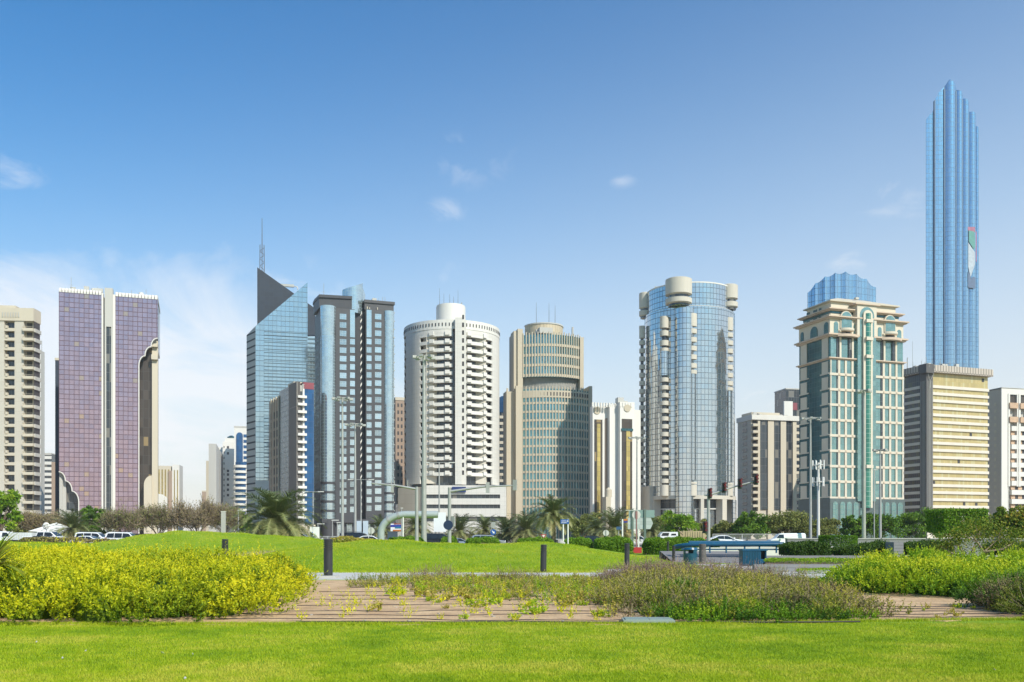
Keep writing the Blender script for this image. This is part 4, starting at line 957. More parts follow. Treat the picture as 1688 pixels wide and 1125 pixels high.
# ---- 16 blue scalloped tower behind
b = B('glass_tower', 'deep blue glass tower with a scalloped rounded top behind the arched tower', 1388, 560, 0, 'tower')
top = [(1331, 483), (1344, 467.5), (1360, 456), (1377, 450), (1394, 448), (1412, 452), (1428.5, 460), (1444, 474)]
P = []; Zt = []
def tp(px, py):
    t = (px-1388)/57.; y = -9*(1-t*t); x = X(px, 560+y)-b.C[0]; return x, y, Z(py, 560+y)
for i, (px, py) in enumerate(top):
    x, y, z = tp(px, py); P.append((x, y)); Zt.append(z)
    if i < len(top)-1:
        x2, y2, z2 = tp(*top[i+1])
        for s in (.25, .5, .75): P.append((x+(x2-x)*s, y+(y2-y)*s+.9*sin(pi*s))); Zt.append(z+(z2-z)*s-.9*sin(pi*s))
b.part('curtain_wall', MB().prism(P+[(P[-1][0]+20*.37, 20), (P[0][0]+20*.40, 20)], 0, Zt+[Zt[-1], Zt[0]]), M_far)
# ---- 17 brown tower
b = B('office_tower', 'square tower with gold curtained glass, white floor bands and a patterned parapet', 1527, 310, 20, 'office tower')
uu = b.u; w = uu(1629); vL = b.v(1489.5); zz = b.z
boxpart(b, 'glazing', M_gold, .2, w, .2, 6, 6, zz(613)); boxpart(b, 'side_glazing', grid('shade_toned_gold_glass', (.06, .055, .06), .95, 3.4, (.12, .10, .07), .10, .12, .3, .3, .015, col2=(.10, .09, .05), f2=.25), .19, w-.1, .21, vL, 6, zz(613))  # shade of the unlit side is put into a darker glass colour
M_band = mat('white_band', (.66, .60, .52), .7, 0, .04, .3); nb = 19; st = 11.68
fb = MB(); 
for i in range(nb):
    z = zz(636.7+st*i)
    if z < 8: break
    b.part('front_band', MB().box(2.6, w+.15, -.25, .4, z-.48, z+.48), M_band); b.part('side_band', MB().box(-.25, .4, 2.6, vL+.1, z-.48, z+.48), M_band)
M_col = mat('corner_column_grey', (.095, .09, .09), .55, 0, .08, .5)
b.part('corner_column', MB().box(-.35, 2.55, -.35, 2.55, 0, zz(606)), M_col)
rb = MB()
for d in (.15, .75, 1.35, 1.95): rb.box(d, d+.12, -.5, -.3, 8, zz(628)); rb.box(-.5, -.3, d, d+.12, 8, zz(628))
for s in (-1, 1):
    rb.tube([(1.05+s*.15, -.5, zz(640)), (1.05+s*.2, -.5, zz(627)), (1.05+s*1.1, -.9, zz(618)), (1.05+s*1.2, -1.5, zz(603))], .1, 4)
b.part('column_ribs', rb, M_greyconc)
b.part('parapet', MB().box(-1.3, w+.9, -1.3, vL+.8, zz(614), zz(602)), grid('slotted_precast', (.50, .44, .38), 1.2, 2.4, (.16, .14, .12), .34, .8, lwv=.22, stag=.5, var=.04, voff=.4))
b.part('corner_flare', MB().prism([(-1.4, 1.8), (-1.4, -1.4), (2.2, -1.4), (1.2, .2), (.2, .8)][::-1] if 0 else [(-1.42, -1.42), (2.0, -1.42), (2.0, 0), (0, 2.0), (-1.42, 2.0)], zz(616), zz(601)), M_col)
boxpart(b, 'roof_edge', M_greyconc, -.8, w+.4, -.8, vL, zz(602), zz(601.5))
boxpart(b, 'arcade_wall', M_band, -.2, w+.3, -.6, vL, 0, 8.1)
for i in range(17): x = 3+i*(w-4)/17; b.part('arcade_arch', MB().xz(arch(x, x+(w-4)/17*.62, 1, 6.2), -.68, -.5), M_smoke)
dkw = MB()
for px, py in ((1621, 627), (1601, 717), (1581, 761), (1540, 796), (1590, 831), (1610, 832)): x = uu(px); z = zz(py, x); dkw.box(x-.5, x+.5, .1, .3, z-.6, z+.6)
splitpart(b, 'open_window', dkw, M_recess)
rf = MB()
for i in range(26): x = R.uniform(-1, w*.8); y = R.uniform(-.8, 6); z = zz(601); rf.tube([(x, y, z), (x+R.uniform(-.4, .4), y, z+R.uniform(.6, 2.4))], .06, 4)
roofstuff(b, 2, w-4, 2, 9, zz(601.5), 9, 12)
rf.tube([(1, vL*.7, zz(601)), (1, vL*.7, zz(563, 0, vL*.7))], .07, 4).tube([(-.3, vL*.8, zz(601)), (-.3, vL*.8, zz(590, 0, vL*.8))], .2, 4)
b.part('roof_aerials', rf, M_steel)
# ---- 18 right-edge block
b = B('apartment_tower', 'pale stone tower with arch-topped bays and peach window bands, cut by the right edge', 1650, 345, 15, 'apartment tower')
uu = b.u; w = uu(1760); vL = b.v(1627); zz = b.z
boxpart(b, 'side_wall', M_sand_st, 0, 3, .02, vL, 0, zz(641)); boxpart(b, 'front_wall', M_whitep, 0, uu(1660), -.3, 0, 0, zz(639.5)); boxpart(b, 'rear_wall', M_greyconc, 3.02, w, 1.2, vL, 0, zz(641))
boxpart(b, 'front_wall', M_whitep, uu(1660), w, -.3, 1.2, zz(650), zz(639.5)); boxpart(b, 'roof_edge', M_greyconc, -.2, w, -.5, vL, zz(640), zz(639))
for i in range(3):
    c0 = 1666.5+i*17.5
    boxpart(b, 'rounded_pier', M_whitep, uu(c0-5.5)-.05, uu(c0-2.8), -.4, 1.2, 20, zz(648)); boxpart(b, 'rounded_pier', M_whitep, uu(c0+9), uu(c0+11), -.35, 1.2, 20, zz(648))
    b.part('arched_window', MB().xz(arch(uu(c0-2.5), uu(c0+8.5), zz(668), zz(645)), .3, 1.19), M_smoke)
    for yy in (664, 687): boxpart(b, 'bay_balcony', mat('peach_render', (.58, .40, .27), .8), uu(c0-4.5), uu(c0+9), -.9, .3, zz(yy+9), zz(yy))
M_peach = MATS['peach_render']
for i in range(11):
    y = 702+15.1*i
    boxpart(b, 'spandrel_band', M_whitep, uu(1667), w, -.25, 1.2, zz(y+8), zz(y))
    for k in range(3):
        boxpart(b, 'window', M_peach, uu(1668.5+11.5*k), uu(1675+11.5*k), .5, 1.19, zz(y+14.5), zz(y+8.4)); boxpart(b, 'dark_window', M_recess, uu(1675+11.5*k), uu(1679+11.5*k), .5, 1.19, zz(y+14.5), zz(y+8.4))
boxpart(b, 'shadow_gap', M_greyconc, uu(1660)+.02, uu(1664), .4, 1.2, 0, zz(651))
M_pale_win = mat('lit_toned_window', (.62, .55, .38), .7)  # pale colour stands for the lit look of the side windows
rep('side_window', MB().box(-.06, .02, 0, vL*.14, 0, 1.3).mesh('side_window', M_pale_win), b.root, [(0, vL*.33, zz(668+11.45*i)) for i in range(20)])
# ---- 19 supertall
b = B('skyscraper', 'very tall lobed blue glass skyscraper with a flag panel on its right side', 1565, 760, 0, 'skyscraper')
dd = 760
def lobe(name, p0, p1, bul, y, tops, m=None, zb=0, n=14):
    x0, x1 = X(p0, 760+y)-b.C[0], X(p1, 760+y)-b.C[0]; A = arcpts(x0, x1, bul, n, y)
    zt_ = []
    for i in range(n+1):
        t = i/n*(len(tops)-1); k = min(int(t), len(tops)-2); f_ = t-k; f_ = f_*f_*(3-2*f_) if len(tops) > 2 else f_
        zt_.append(Z(tops[k]+(tops[k+1]-tops[k])*f_, 760+y))
    P = A+[(x1+22*.52, y+22), (x0+22*.50, y+22)]
    b.part(name, MB().prism(P, zb, zt_+[zt_[-1], zt_[0]]), m or M_far)
lobe('west_facet', 1526, 1542, .25, 2.2, [197, 188, 178]); lobe('middle_facet', 1541.5, 1557.5, .25, 1.1, [163, 150, 143]); lobe('crown_lobe', 1557, 1576.5, 2.2, 1.0, [142, 133, 136, 147])
lobe('narrow_lobe', 1576.3, 1587, 1.1, .8, [149, 150, 154]); lobe('narrow_lobe', 1586.8, 1597.5, 1.1, 1.6, [163, 164, 168]); lobe('east_lobe', 1597.3, 1608.5, 1.0, 2.8, [185, 185, 187]); lobe('east_edge', 1608.3, 1613.5, .6, 4.5, [208, 211])
b.part('finial', MB().tube([(X(1565, dd)-b.C[0], 2, Z(134, 755)), (X(1565, dd)-b.C[0], 2, Z(130, 755))], .7, 6), M_steel)
ln = MB()
for p, y, t in ((1541.7, .6, 165), (1557.2, .2, 146), (1576.4, .2, 150), (1586.9, .4, 165), (1597.4, 1.1, 188)):
    x = X(p, dd)-b.C[0]; ln.box(x-.3, x+.3, y-.2, y+2.5, 0, Z(t, 760))
b.part('vertical_joints', ln, mat('joint_blue', (.07, .16, .28), .5))
def fq(p0, p1, y0, y1, y, col, nm): 
    b.part('flag_panel', MB().xz([(X(a, dd)-b.C[0], Z(c, dd)) for a, c in nm], y, y+.4), mat(col[0], col[1], .5))
fr, fg, fw_, fk = ('flag_red', (.38, .12, .2)), ('flag_green', (.07, .30, .26)), ('flag_white', (.45, .52, .58)), ('flag_slate', (.09, .15, .26))
fq(0, 0, 0, 0, .6, fr, [(1596, 374), (1596, 380), (1608, 383), (1608, 374)]); fq(0, 0, 0, 0, .3, fg, [(1597.5, 380), (1597.5, 398), (1606, 412), (1608, 404), (1606.5, 382)])
fq(0, 0, 0, 0, .4, fw_, [(1596.5, 400), (1596.5, 440), (1600.5, 457), (1607.5, 436), (1607.5, 416)]); fq(0, 0, 0, 0, .2, fk, [(1596, 448), (1596, 474), (1608, 476), (1608, 458), (1605, 456), (1602, 460)])
fq(0, 0, 0, 0, 3.4, fr, [(1608.6, 378), (1608.6, 424), (1613.3, 430), (1613.3, 380)])
# ------------------------------------------------------------ foliage helpers
def leafmat(name, cols, trans=.35, rough=.6):
    if name in MATS: return MATS[name]
    m, n, l, p = newmat(name)
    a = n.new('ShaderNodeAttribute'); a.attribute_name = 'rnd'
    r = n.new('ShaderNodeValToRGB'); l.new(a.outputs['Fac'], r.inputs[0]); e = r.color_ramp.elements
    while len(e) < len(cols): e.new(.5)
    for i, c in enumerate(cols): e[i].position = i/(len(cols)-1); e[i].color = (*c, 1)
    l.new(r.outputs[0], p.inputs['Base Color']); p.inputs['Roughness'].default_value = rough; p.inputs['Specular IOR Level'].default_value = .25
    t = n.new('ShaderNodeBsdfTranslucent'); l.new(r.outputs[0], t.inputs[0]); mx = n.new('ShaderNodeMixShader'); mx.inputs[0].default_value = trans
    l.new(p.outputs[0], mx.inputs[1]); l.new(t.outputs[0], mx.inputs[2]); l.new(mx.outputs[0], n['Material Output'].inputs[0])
    MATS[name] = m; return m
def npmesh(name, V, k, m, rnd=None):
    """V: (n*k,3) vertices, faces of k corners each"""
    V = np.ascontiguousarray(V, 'f'); nf = len(V)//k
    me = bpy.data.meshes.new(name); me.vertices.add(len(V)); me.vertices.foreach_set('co', V.ravel())
    me.loops.add(len(V)); me.loops.foreach_set('vertex_index', np.arange(len(V), dtype='i'))
    me.polygons.add(nf); me.polygons.foreach_set('loop_start', np.arange(0, len(V), k, dtype='i'))
    me.update(calc_edges=True)
    at = me.attributes.new('rnd', 'FLOAT', 'FACE'); at.data.foreach_set('value', (NR.rand(nf) if rnd is None else np.clip(rnd, 0, 1)).astype('f'))
    me.materials.append(m); return me
def link(name, me, parent=None, loc=(0, 0, 0), rz=0.):
    o = bpy.data.objects.new(name, me); COL.objects.link(o); o.location = loc; o.rotation_euler = (0, 0, rz)
    if parent: o.parent = parent
    return o
def unit(v): return v/np.maximum(np.linalg.norm(v, axis=1, keepdims=True), 1e-6)
def quads(C, Ld, L, Wd, W):
    """leaf rhombi: centre C, long direction Ld, length L, width direction Wd"""
    L = np.asarray(L).reshape(-1, 1) if np.ndim(L) else L; W = np.asarray(W).reshape(-1, 1) if np.ndim(W) else W
    return np.stack([C-Ld*L*.5, C+Wd*W*.5, C+Ld*L*.5, C-Wd*W*.5], 1).reshape(-1, 3)
def rdir(n): return unit(NR.randn(n, 3))
def leafcloud(C, size, up=.3):
    n = len(C); d = unit(rdir(n)+np.array([0, 0, up])); w = unit(np.cross(d, rdir(n)))
    s = size*(.6+.8*NR.rand(n, 1)); return np.stack([C-d*s*.5, C+w*s*.28, C+d*s*.5, C-w*s*.28], 1).reshape(-1, 3)
def sprigs(P, D, ln, nl, ls, droop=0.):
    """stems from P along D, each with nl leaves set around it; returns leaf quads and the height along the stem"""
    n = len(P); t = np.tile(np.linspace(.12, 1, nl), n).reshape(-1, 1)
    Pr = np.repeat(P, nl, 0); Dr = np.repeat(D, nl, 0); lr = np.repeat(np.asarray(ln).reshape(-1, 1)*np.ones((n, 1)), nl, 0)
    side = unit(np.cross(Dr, rdir(n*nl))); ld = unit(side*.9+Dr*.75+.25*NR.randn(n*nl, 3))
    s = ls*(1.15-.5*t)*(.7+.6*NR.rand(n*nl, 1)); C = Pr+Dr*lr*t+ld*s*.45
    w = unit(np.cross(ld, rdir(n*nl)))
    return np.stack([C-ld*s*.5, C+w*s*.27, C+ld*s*.5, C-w*s*.27], 1).reshape(-1, 3), t.ravel()
M_bark = mat('bark', (.20, .15, .11), .9, 0, .15, 3, .4)
M_twig = mat('twig', (.29, .225, .15), .9, 0, .15, 3)
LF = {
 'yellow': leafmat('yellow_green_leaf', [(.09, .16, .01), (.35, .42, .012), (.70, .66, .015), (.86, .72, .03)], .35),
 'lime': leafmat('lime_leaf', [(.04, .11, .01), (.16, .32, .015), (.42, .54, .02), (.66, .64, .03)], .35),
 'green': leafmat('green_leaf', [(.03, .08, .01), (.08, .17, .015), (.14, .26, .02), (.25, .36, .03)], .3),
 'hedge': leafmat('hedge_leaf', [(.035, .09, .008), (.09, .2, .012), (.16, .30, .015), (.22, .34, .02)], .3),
 'dhedge': leafmat('dark_hedge_leaf', [(.012, .035, .006), (.03, .075, .01), (.06, .12, .012), (.10, .16, .015)], .25),
 'olive': leafmat('olive_leaf', [(.07, .09, .02), (.16, .18, .04), (.25, .27, .07), (.36, .35, .12)], .3),
 'bright': leafmat('bright_leaf', [(.05, .13, .01), (.14, .28, .015), (.26, .40, .02), (.42, .50, .04)], .35),
 'dry': leafmat('dry_twiggy_leaf', [(.10, .075, .04), (.20, .16, .08), (.26, .24, .08), (.42, .32, .15)], .2),
 'weed': leafmat('weed_leaf', [(.09, .13, .015), (.24, .26, .03), (.46, .40, .06), (.62, .44, .15)], .3),
 'palm': leafmat('palm_leaf', [(.07, .10, .04), (.14, .18, .06), (.26, .27, .11), (.46, .39, .20)], .2, .5),
 'orange': leafmat('orange_tipped_leaf', [(.05, .11, .01), (.14, .22, .02), (.28, .28, .03), (.45, .18, .02)], .3),
 'flax': leafmat('flax_leaf', [(.08, .16, .01), (.20, .28, .02), (.36, .38, .04), (.50, .44, .10)], .3),
 'blade': leafmat('grass_blade', [(.12, .22, .005), (.24, .36, .008), (.38, .47, .012), (.54, .52, .06)], .3),
 'purple': leafmat('purple_stalk', [(.10, .065, .055), (.20, .13, .11), (.32, .20, .18), (.34, .30, .12)], .2),
}
def limbs(h, spread, r0, n=7, forks=3, lift=.45, rng=R):
    """trunk and limbs as tubes; returns mesh and the limb tips"""
    mb = MB(); tips = []
    th_ = h*lift; mb.tube([(0, 0, -.15), (rng.uniform(-.1, .1), rng.uniform(-.1, .1), th_*.5), (0, 0, th_)], [r0, r0*.8, r0*.62], 7)
    for i in range(n):
        a = 2*pi*i/n+rng.uniform(-.4, .4); s = spread*rng.uniform(.45, .85)
        p1 = (s*.4*cos(a), s*.4*sin(a), th_+(h-th_)*.3); p2 = (s*cos(a), s*sin(a), th_+(h-th_)*rng.uniform(.45, .85))
        mb.tube([(0, 0, th_*rng.uniform(.75, 1)), p1, p2], [r0*.45, r0*.3, r0*.1], 5)
        for k in range(forks):
            q = (p2[0]+rng.uniform(-1, 1)*spread*.3, p2[1]+rng.uniform(-1, 1)*spread*.3, p2[2]+rng.uniform(-.05, .25)*h)
            mb.tube([p1 if k % 2 else p2, q], [r0*.15, r0*.05], 4); tips.append(q)
        tips.append(p2)
    return mb, tips
def crown(tips, h, spread, nleaf, size, leaf, base=.3, clump=.28, low=.0, hollow=.35):
    """leaf clumps gathered round the limb tips and scattered over the crown's volume"""
    T = np.array(tips); extra = []
    for i in range(int(len(T)*1.4)):
        a = R.uniform(0, 2*pi); u = sqrt(R.random()); z = base+(1-base)*(1-u**2*.75)*R.uniform(.75, 1.0) if R.random() < .6 else base+(1-base)*R.uniform(0, .6)*(1-u*.3)
        extra.append((u*spread*cos(a), u*spread*sin(a), h*z))
    T = np.vstack([T, np.array(extra)]); k = len(T); idx = NR.randint(0, k, nleaf)
    rad = clump*spread*(.5+NR.rand(k)); tone = NR.rand(k)
    d = rdir(nleaf)*np.power(NR.rand(nleaf, 1), .55); d[:, 2] *= .7
    C = T[idx]+d*rad[idx][:, None]; C = C[C[:, 2] > low*h]; idx = idx[:len(C)]
    V = leafcloud(C, size); rnd = .25+.45*tone[idx]+.3*(NR.rand(len(C))-.5)*1.6
    return npmesh('crown', V, 4, LF[leaf], rnd)
def tree(name, label, px, D, pbase, ptop, width_px, leaf, nleaf=9000, size=.32, base=.3, lift=.35, group=None, cat='tree', n=7, z0=0, clump=.28):
    h = (H+(HY-ptop)/F*D)-z0; sp_ = width_px/2/F*D
    r = empty(name, (X(px, D), D, z0), R.uniform(0, 6), label, cat, group)
    mb, tips = limbs(h*.9, sp_*.8, h*.035+.05, n, 3, lift); mb.build('trunk', M_bark, r)
    link('crown', crown(tips, h*.95, sp_*.85, nleaf, size, leaf, base, clump), r); return r
def baretree(name, label, px, D, ptop, width_px, twigs=900, nleaf=1500, leaf='dry', group=None, z0=0):
    h = ((H+(HY-ptop)/F*D)-z0)*.86; sp_ = width_px/2/F*D*.9
    r = empty(name, (X(px, D), D, z0), R.uniform(0, 6), label, 'tree', group)
    mb, tips = limbs(h*.75, sp_*.8, h*.03+.04, 9, 5, .25); mb.build('trunk', M_twig, r)
    T = np.array(tips); i = NR.randint(0, len(T), twigs)
    P = T[i]+NR.randn(twigs, 3)*sp_*.10; D_ = unit(NR.randn(twigs, 3)*.7+np.array([0, 0, .65])+unit(P)*.7); Ln = .12*h+.22*h*NR.rand(twigs, 1)
    W_ = unit(np.cross(D_, rdir(twigs)))*.035
    mid = P+D_*Ln*.5+NR.randn(twigs, 3)*.05*h*.3
    V1 = np.stack([P-W_, P+W_, mid+W_*.7, mid-W_*.7], 1).reshape(-1, 3); E = P+D_*Ln; V2 = np.stack([mid-W_*.7, mid+W_*.7, E+W_*.2, E-W_*.2], 1).reshape(-1, 3)
    link('twigs', npmesh('twigs', np.vstack([V1, V2]), 4, M_twig), r)
    if nleaf:
        j = NR.randint(0, twigs, nleaf); C = P[j]+D_[j]*Ln[j]*NR.rand(nleaf, 1)+NR.randn(nleaf, 3)*.08
        link('crown', npmesh('crown', leafcloud(C, .22), 4, LF[leaf]), r)
    return r
def palm_parts(h, fl, nf=46, seed=1, droop=1.0, leaflets=34, width=.05):
    rg = random.Random(seed); rs = np.random.RandomState(seed)
    tr = MB(); k = 9
    pts = []; rad = []
    for i in range(k*3+1):
        z = h*i/(k*3); pts.append((.12*sin(z*.6+seed), .1*cos(z*.5), z-.1*(i == 0))); rad.append((.26+.06*(i % 3 == 0))*(1.15-.2*i/(k*3)))
    tr.tube(pts, rad, 9); tr.cyl((pts[-1][0], pts[-1][1]), .34, h-.5, h+.25, 10, r2=.2)
    tx, ty = pts[-1][0], pts[-1][1]
    V = []; rn = []
    for f in range(nf):
        a = 2*pi*(f*.618034 % 1)+rg.uniform(-.1, .1); el = 1.35-2.0*(f/nf)**.9+rg.uniform(-.1, .1); L_ = fl*rg.uniform(.85, 1.05)*(1 if el > -.2 else .85)
        # rachis: starts at elevation el and bends down
        pts_ = []; p = np.array([tx, ty, h+.1]); e = el; nseg = leaflets; st = L_/nseg
        for s in range(nseg+1):
            pts_.append(p.copy()); t = s/nseg; e = el-droop*(1.15*t**1.5)*(1.0 if el > 0 else .55)
            p = p+st*np.array([cos(e)*cos(a), cos(e)*sin(a), sin(e)])
        Q = np.array(pts_); T_ = unit(np.gradient(Q, axis=0)); S = unit(np.cross(T_, np.tile([0, 0, 1.], (len(Q), 1)))); U = np.cross(S, T_)
        old = f/nf
        for sgn in (-1, 1):
            t = np.linspace(0, 1, nseg+1).reshape(-1, 1); ll = fl*.20*(np.sin(pi*(.12+.82*t)))*(.85+.3*rs.rand(nseg+1, 1))
            d = unit(T_*.65+S*sgn*.75+U*.22+rs.randn(nseg+1, 3)*.10-np.array([0, 0, .25])*t)
            A_ = Q; B_ = Q+d*ll; Wd = T_*width*.9
            V.append(np.stack([A_-Wd*.5, A_+Wd*.5, B_+Wd*.12, B_-Wd*.12], 1).reshape(-1, 3)); rn.append(np.clip(.25+.6*old+rs.rand(nseg+1)*.25-.1, 0, 1))
        Wd = S*.03; V.append(np.stack([Q[:-1]-Wd[:-1], Q[:-1]+Wd[:-1], Q[1:]+Wd[1:]*.9, Q[1:]-Wd[1:]*.9], 1).reshape(-1, 3)); rn.append(np.full(nseg, .8))
    return tr.mesh('trunk', M_bark), npmesh('fronds', np.vstack(V), 4, LF['palm'], np.concatenate(rn))
# ------------------------------------------------------------ palms
PAL = [palm_parts(2.2, 4.3, 62, 3, 1.05, 42, .10), palm_parts(2.8, 3.9, 56, 5, 1.1, 40, .10), palm_parts(4.3, 3.9, 70, 8, 1.15, 42, .10), palm_parts(2.0, 4.3, 84, 9, 1.15, 44, .10)]
def palm(px, D, ptop, label, kind=0, group='date palms along the road', sc=None, z0=0.):
    h = (H+(HY-ptop)/F*D)-z0; ref = (5.3, 5.6, 7.0, 4.8)[kind]; s = h/ref if sc is None else sc
    r = empty('date_palm', (X(px, D), D, z0), R.uniform(0, 6), label, 'palm tree', group); r.scale = (s, s, s)
    link('trunk', PAL[kind][0], r); link('fronds', PAL[kind][1], r); return r
palm(912, 104, 815, 'tallest date palm, standing on a bare trunk before the fawn finned tower', 2)
palm(452, 100, 803, 'big shaggy date palm with drooping dry fronds before the blue sail-topped tower', 3)
for px, D, t, lb, k in ((686, 135, 845, 'date palm behind the grey arch pipe, left of the blank white board', 1), (758, 132, 846, 'date palm just right of the blank white board', 0), (800, 136, 849, 'date palm behind the blue arrow disc', 1),
        (833, 130, 850, 'date palm right of the blue arrow disc, before the fawn core slab', 0), (868, 126, 842, 'date palm left of the tallest palm', 0), (1014, 118, 835, 'date palm behind the white post and the back of the big road sign', 0),
        (985, 140, 850, 'small date palm behind the round sign back, left of a larger palm', 1), (628, 140, 850, 'small palm seen through the grey arch pipe', 1), (120, 135, 838, 'loose palm among the bare trees behind the white tent', 0), (1075, 145, 856, 'small palm behind the arrow-shaped sign back', 1)):
    palm(px, D, t, lb, k)
# ------------------------------------------------------------ trees beyond the road
T_ = tree; g1 = 'trees beyond the road'
T_('tree', 'round dark green tree before the purple tower', 153, 155, 0, 835, 44, 'green', 9000, .42, group=g1)
T_('tree', 'leafy bright green tree at the left edge before the beige apartment tower', 2, 150, 0, 806, 62, 'bright', 9000, .42, group=g1)
T_('tree', 'low dusty green tree under the beige apartment tower', 38, 165, 0, 848, 50, 'olive', 6000, .4, group=g1)
for px, t, wd, lf, nm in ((66, 838, 70, 'dry', 'leafless tree above the satellite dish'), (205, 828, 90, 'olive', 'brown twiggy tree before the dark slot of the purple tower'), (262, 822, 96, 'olive', 'tall twiggy tree before the low beige block'),
        (325, 816, 92, 'dry', 'brown twiggy tree with a spiky top left of the grey stele'), (95, 842, 60, 'dry', 'bare thin tree right of the satellite dish')):
    baretree('bare_tree', nm, px, 150+R.uniform(-6, 8), t, wd, 2200, 7000, lf, 'leafless brushy trees behind the parked cars')
baretree('bare_tree', 'brushy tree behind the grey stele with reddish tips', 370, 158, 824, 80, 2400, 5200, 'olive', 'leafless brushy trees behind the parked cars')
T_('tree', 'small bright green tree left of the shaggy palm', 398, 165, 0, 842, 34, 'bright', 3500, .4, group=g1)
for px, D, t, wd, lf, lb in ((962, 168, 846, 62, 'olive', 'dull green tree between the tallest palm and the round sign back'), (1122, 160, 846, 70, 'bright', 'fresh green tree behind the white lorry cab'), (1085, 172, 852, 50, 'olive', 'greyish tree right of the arrow-shaped sign back'), (1150, 172, 858, 40, 'olive', 'small tree behind the yellow skip'),
        (1196, 166, 862, 56, 'olive', 'low tree right of the traffic signal pole'), (1232, 160, 846, 66, 'green', 'dense tree below the beige striped block, left one'), (1290, 162, 842, 84, 'olive', 'broad olive tree before the beige block with dark strips'),
        (1350, 160, 856, 76, 'olive', 'low tree under the dark corner of the arched tower'), (1405, 150, 850, 40, 'green', 'small dark tree under the arched tower entrance'), (1448, 156, 846, 78, 'green', 'green tree below the right half of the arched tower'),
        (1512, 158, 842, 80, 'green', 'broad green tree below the gold banded tower'), (1560, 170, 852, 60, 'olive', 'dull tree behind the clipped fig tree'), (1618, 165, 850, 60, 'olive', 'hazy green tree below the blank side of the right-edge tower')):
    T_('tree', lb, px, D, 0, t, wd, lf, 10000, .36, base=.25, lift=.25, group=g1)
T_('tree', 'orange-flowered tree at the right edge', 1672, 75, 0, 832, 84, 'orange', 16000, .22, base=.3, lift=.3, group=None)
# clipped fig
r = empty('clipped_fig_tree', (X(1577, 88), 88, 0), 0, 'fig tree clipped to a block, standing before the gold banded tower', 'tree')
MB().tube([(0, 0, -.1), (0, 0, 2.2)], [.16, .13], 8).tube([(0, 0, 1.6), (1, .3, 2.6)], .07, 6).tube([(0, 0, 1.7), (-1, -.2, 2.7)], .07, 6).build('trunk', M_bark, r)
n = 16000; C = NR.rand(n, 3)*2-1; ax = NR.randint(0, 3, n); C[np.arange(n), ax] = np.sign(C[np.arange(n), ax]+1e-6)*(.86+.16*NR.rand(n)); C = C*np.array([2.05, 1.9, 1.05])+np.array([0, 0, 2.95])+NR.randn(n, 3)*.06
link('crown', npmesh('crown', leafcloud(C, .19), 4, LF['bright'], NR.rand(n)*.7), r)
# small twisted tree in the terrace
tr_ = empty('small_tree', (X(1607, 35), 35, .0), 0, 'small thin-leaved tree with a forked crooked trunk behind the right-hand shrubs', 'tree')
mb = MB(); tips = []
mb.tube([(0, 0, 0), (.1, 0, .45), (.0, .05, .7)], [.07, .055, .05], 8)
for pth in ([(.0, .05, .5), (.35, 0, .95), (.85, .1, 1.35), (1.1, .2, 1.6)], [(.1, 0, .4), (-.35, .05, .75), (-.6, 0, 1.15), (-.9, .1, 1.35)], [(.35, 0, .95), (.15, .1, 1.3), (-.15, 0, 1.65)], [(.0, .05, .7), (-.1, 0, 1.0), (.3, .3, 1.5), (.4, .4, 1.8)], [(.35, 0, .95), (1.0, -.1, 1.05), (1.5, 0, 1.3)], [(-.35, .05, .75), (-.95, -.1, .9), (-1.25, .1, 1.15)]):
    mb.tube(pth, [.045, .035, .025, .012][:len(pth)], 6); tips += pth[1:]
    for k in range(5): q = pth[-1]; e = (q[0]+R.uniform(-.5, .5), q[1]+R.uniform(-.3, .3), q[2]+R.uniform(-.2, .35)); mb.tube([pth[-2], e], [.015, .006], 4); tips.append(e)
mb.build('trunk', M_twig, tr_)
Tn = np.array(tips); n = 6200; i = NR.randint(0, len(Tn), n); C = Tn[i]+NR.randn(n, 3)*np.array([.22, .2, .15])
link('crown', npmesh('crown', leafcloud(C, .075), 4, LF['orange'], NR.rand(n)*.75), tr_)
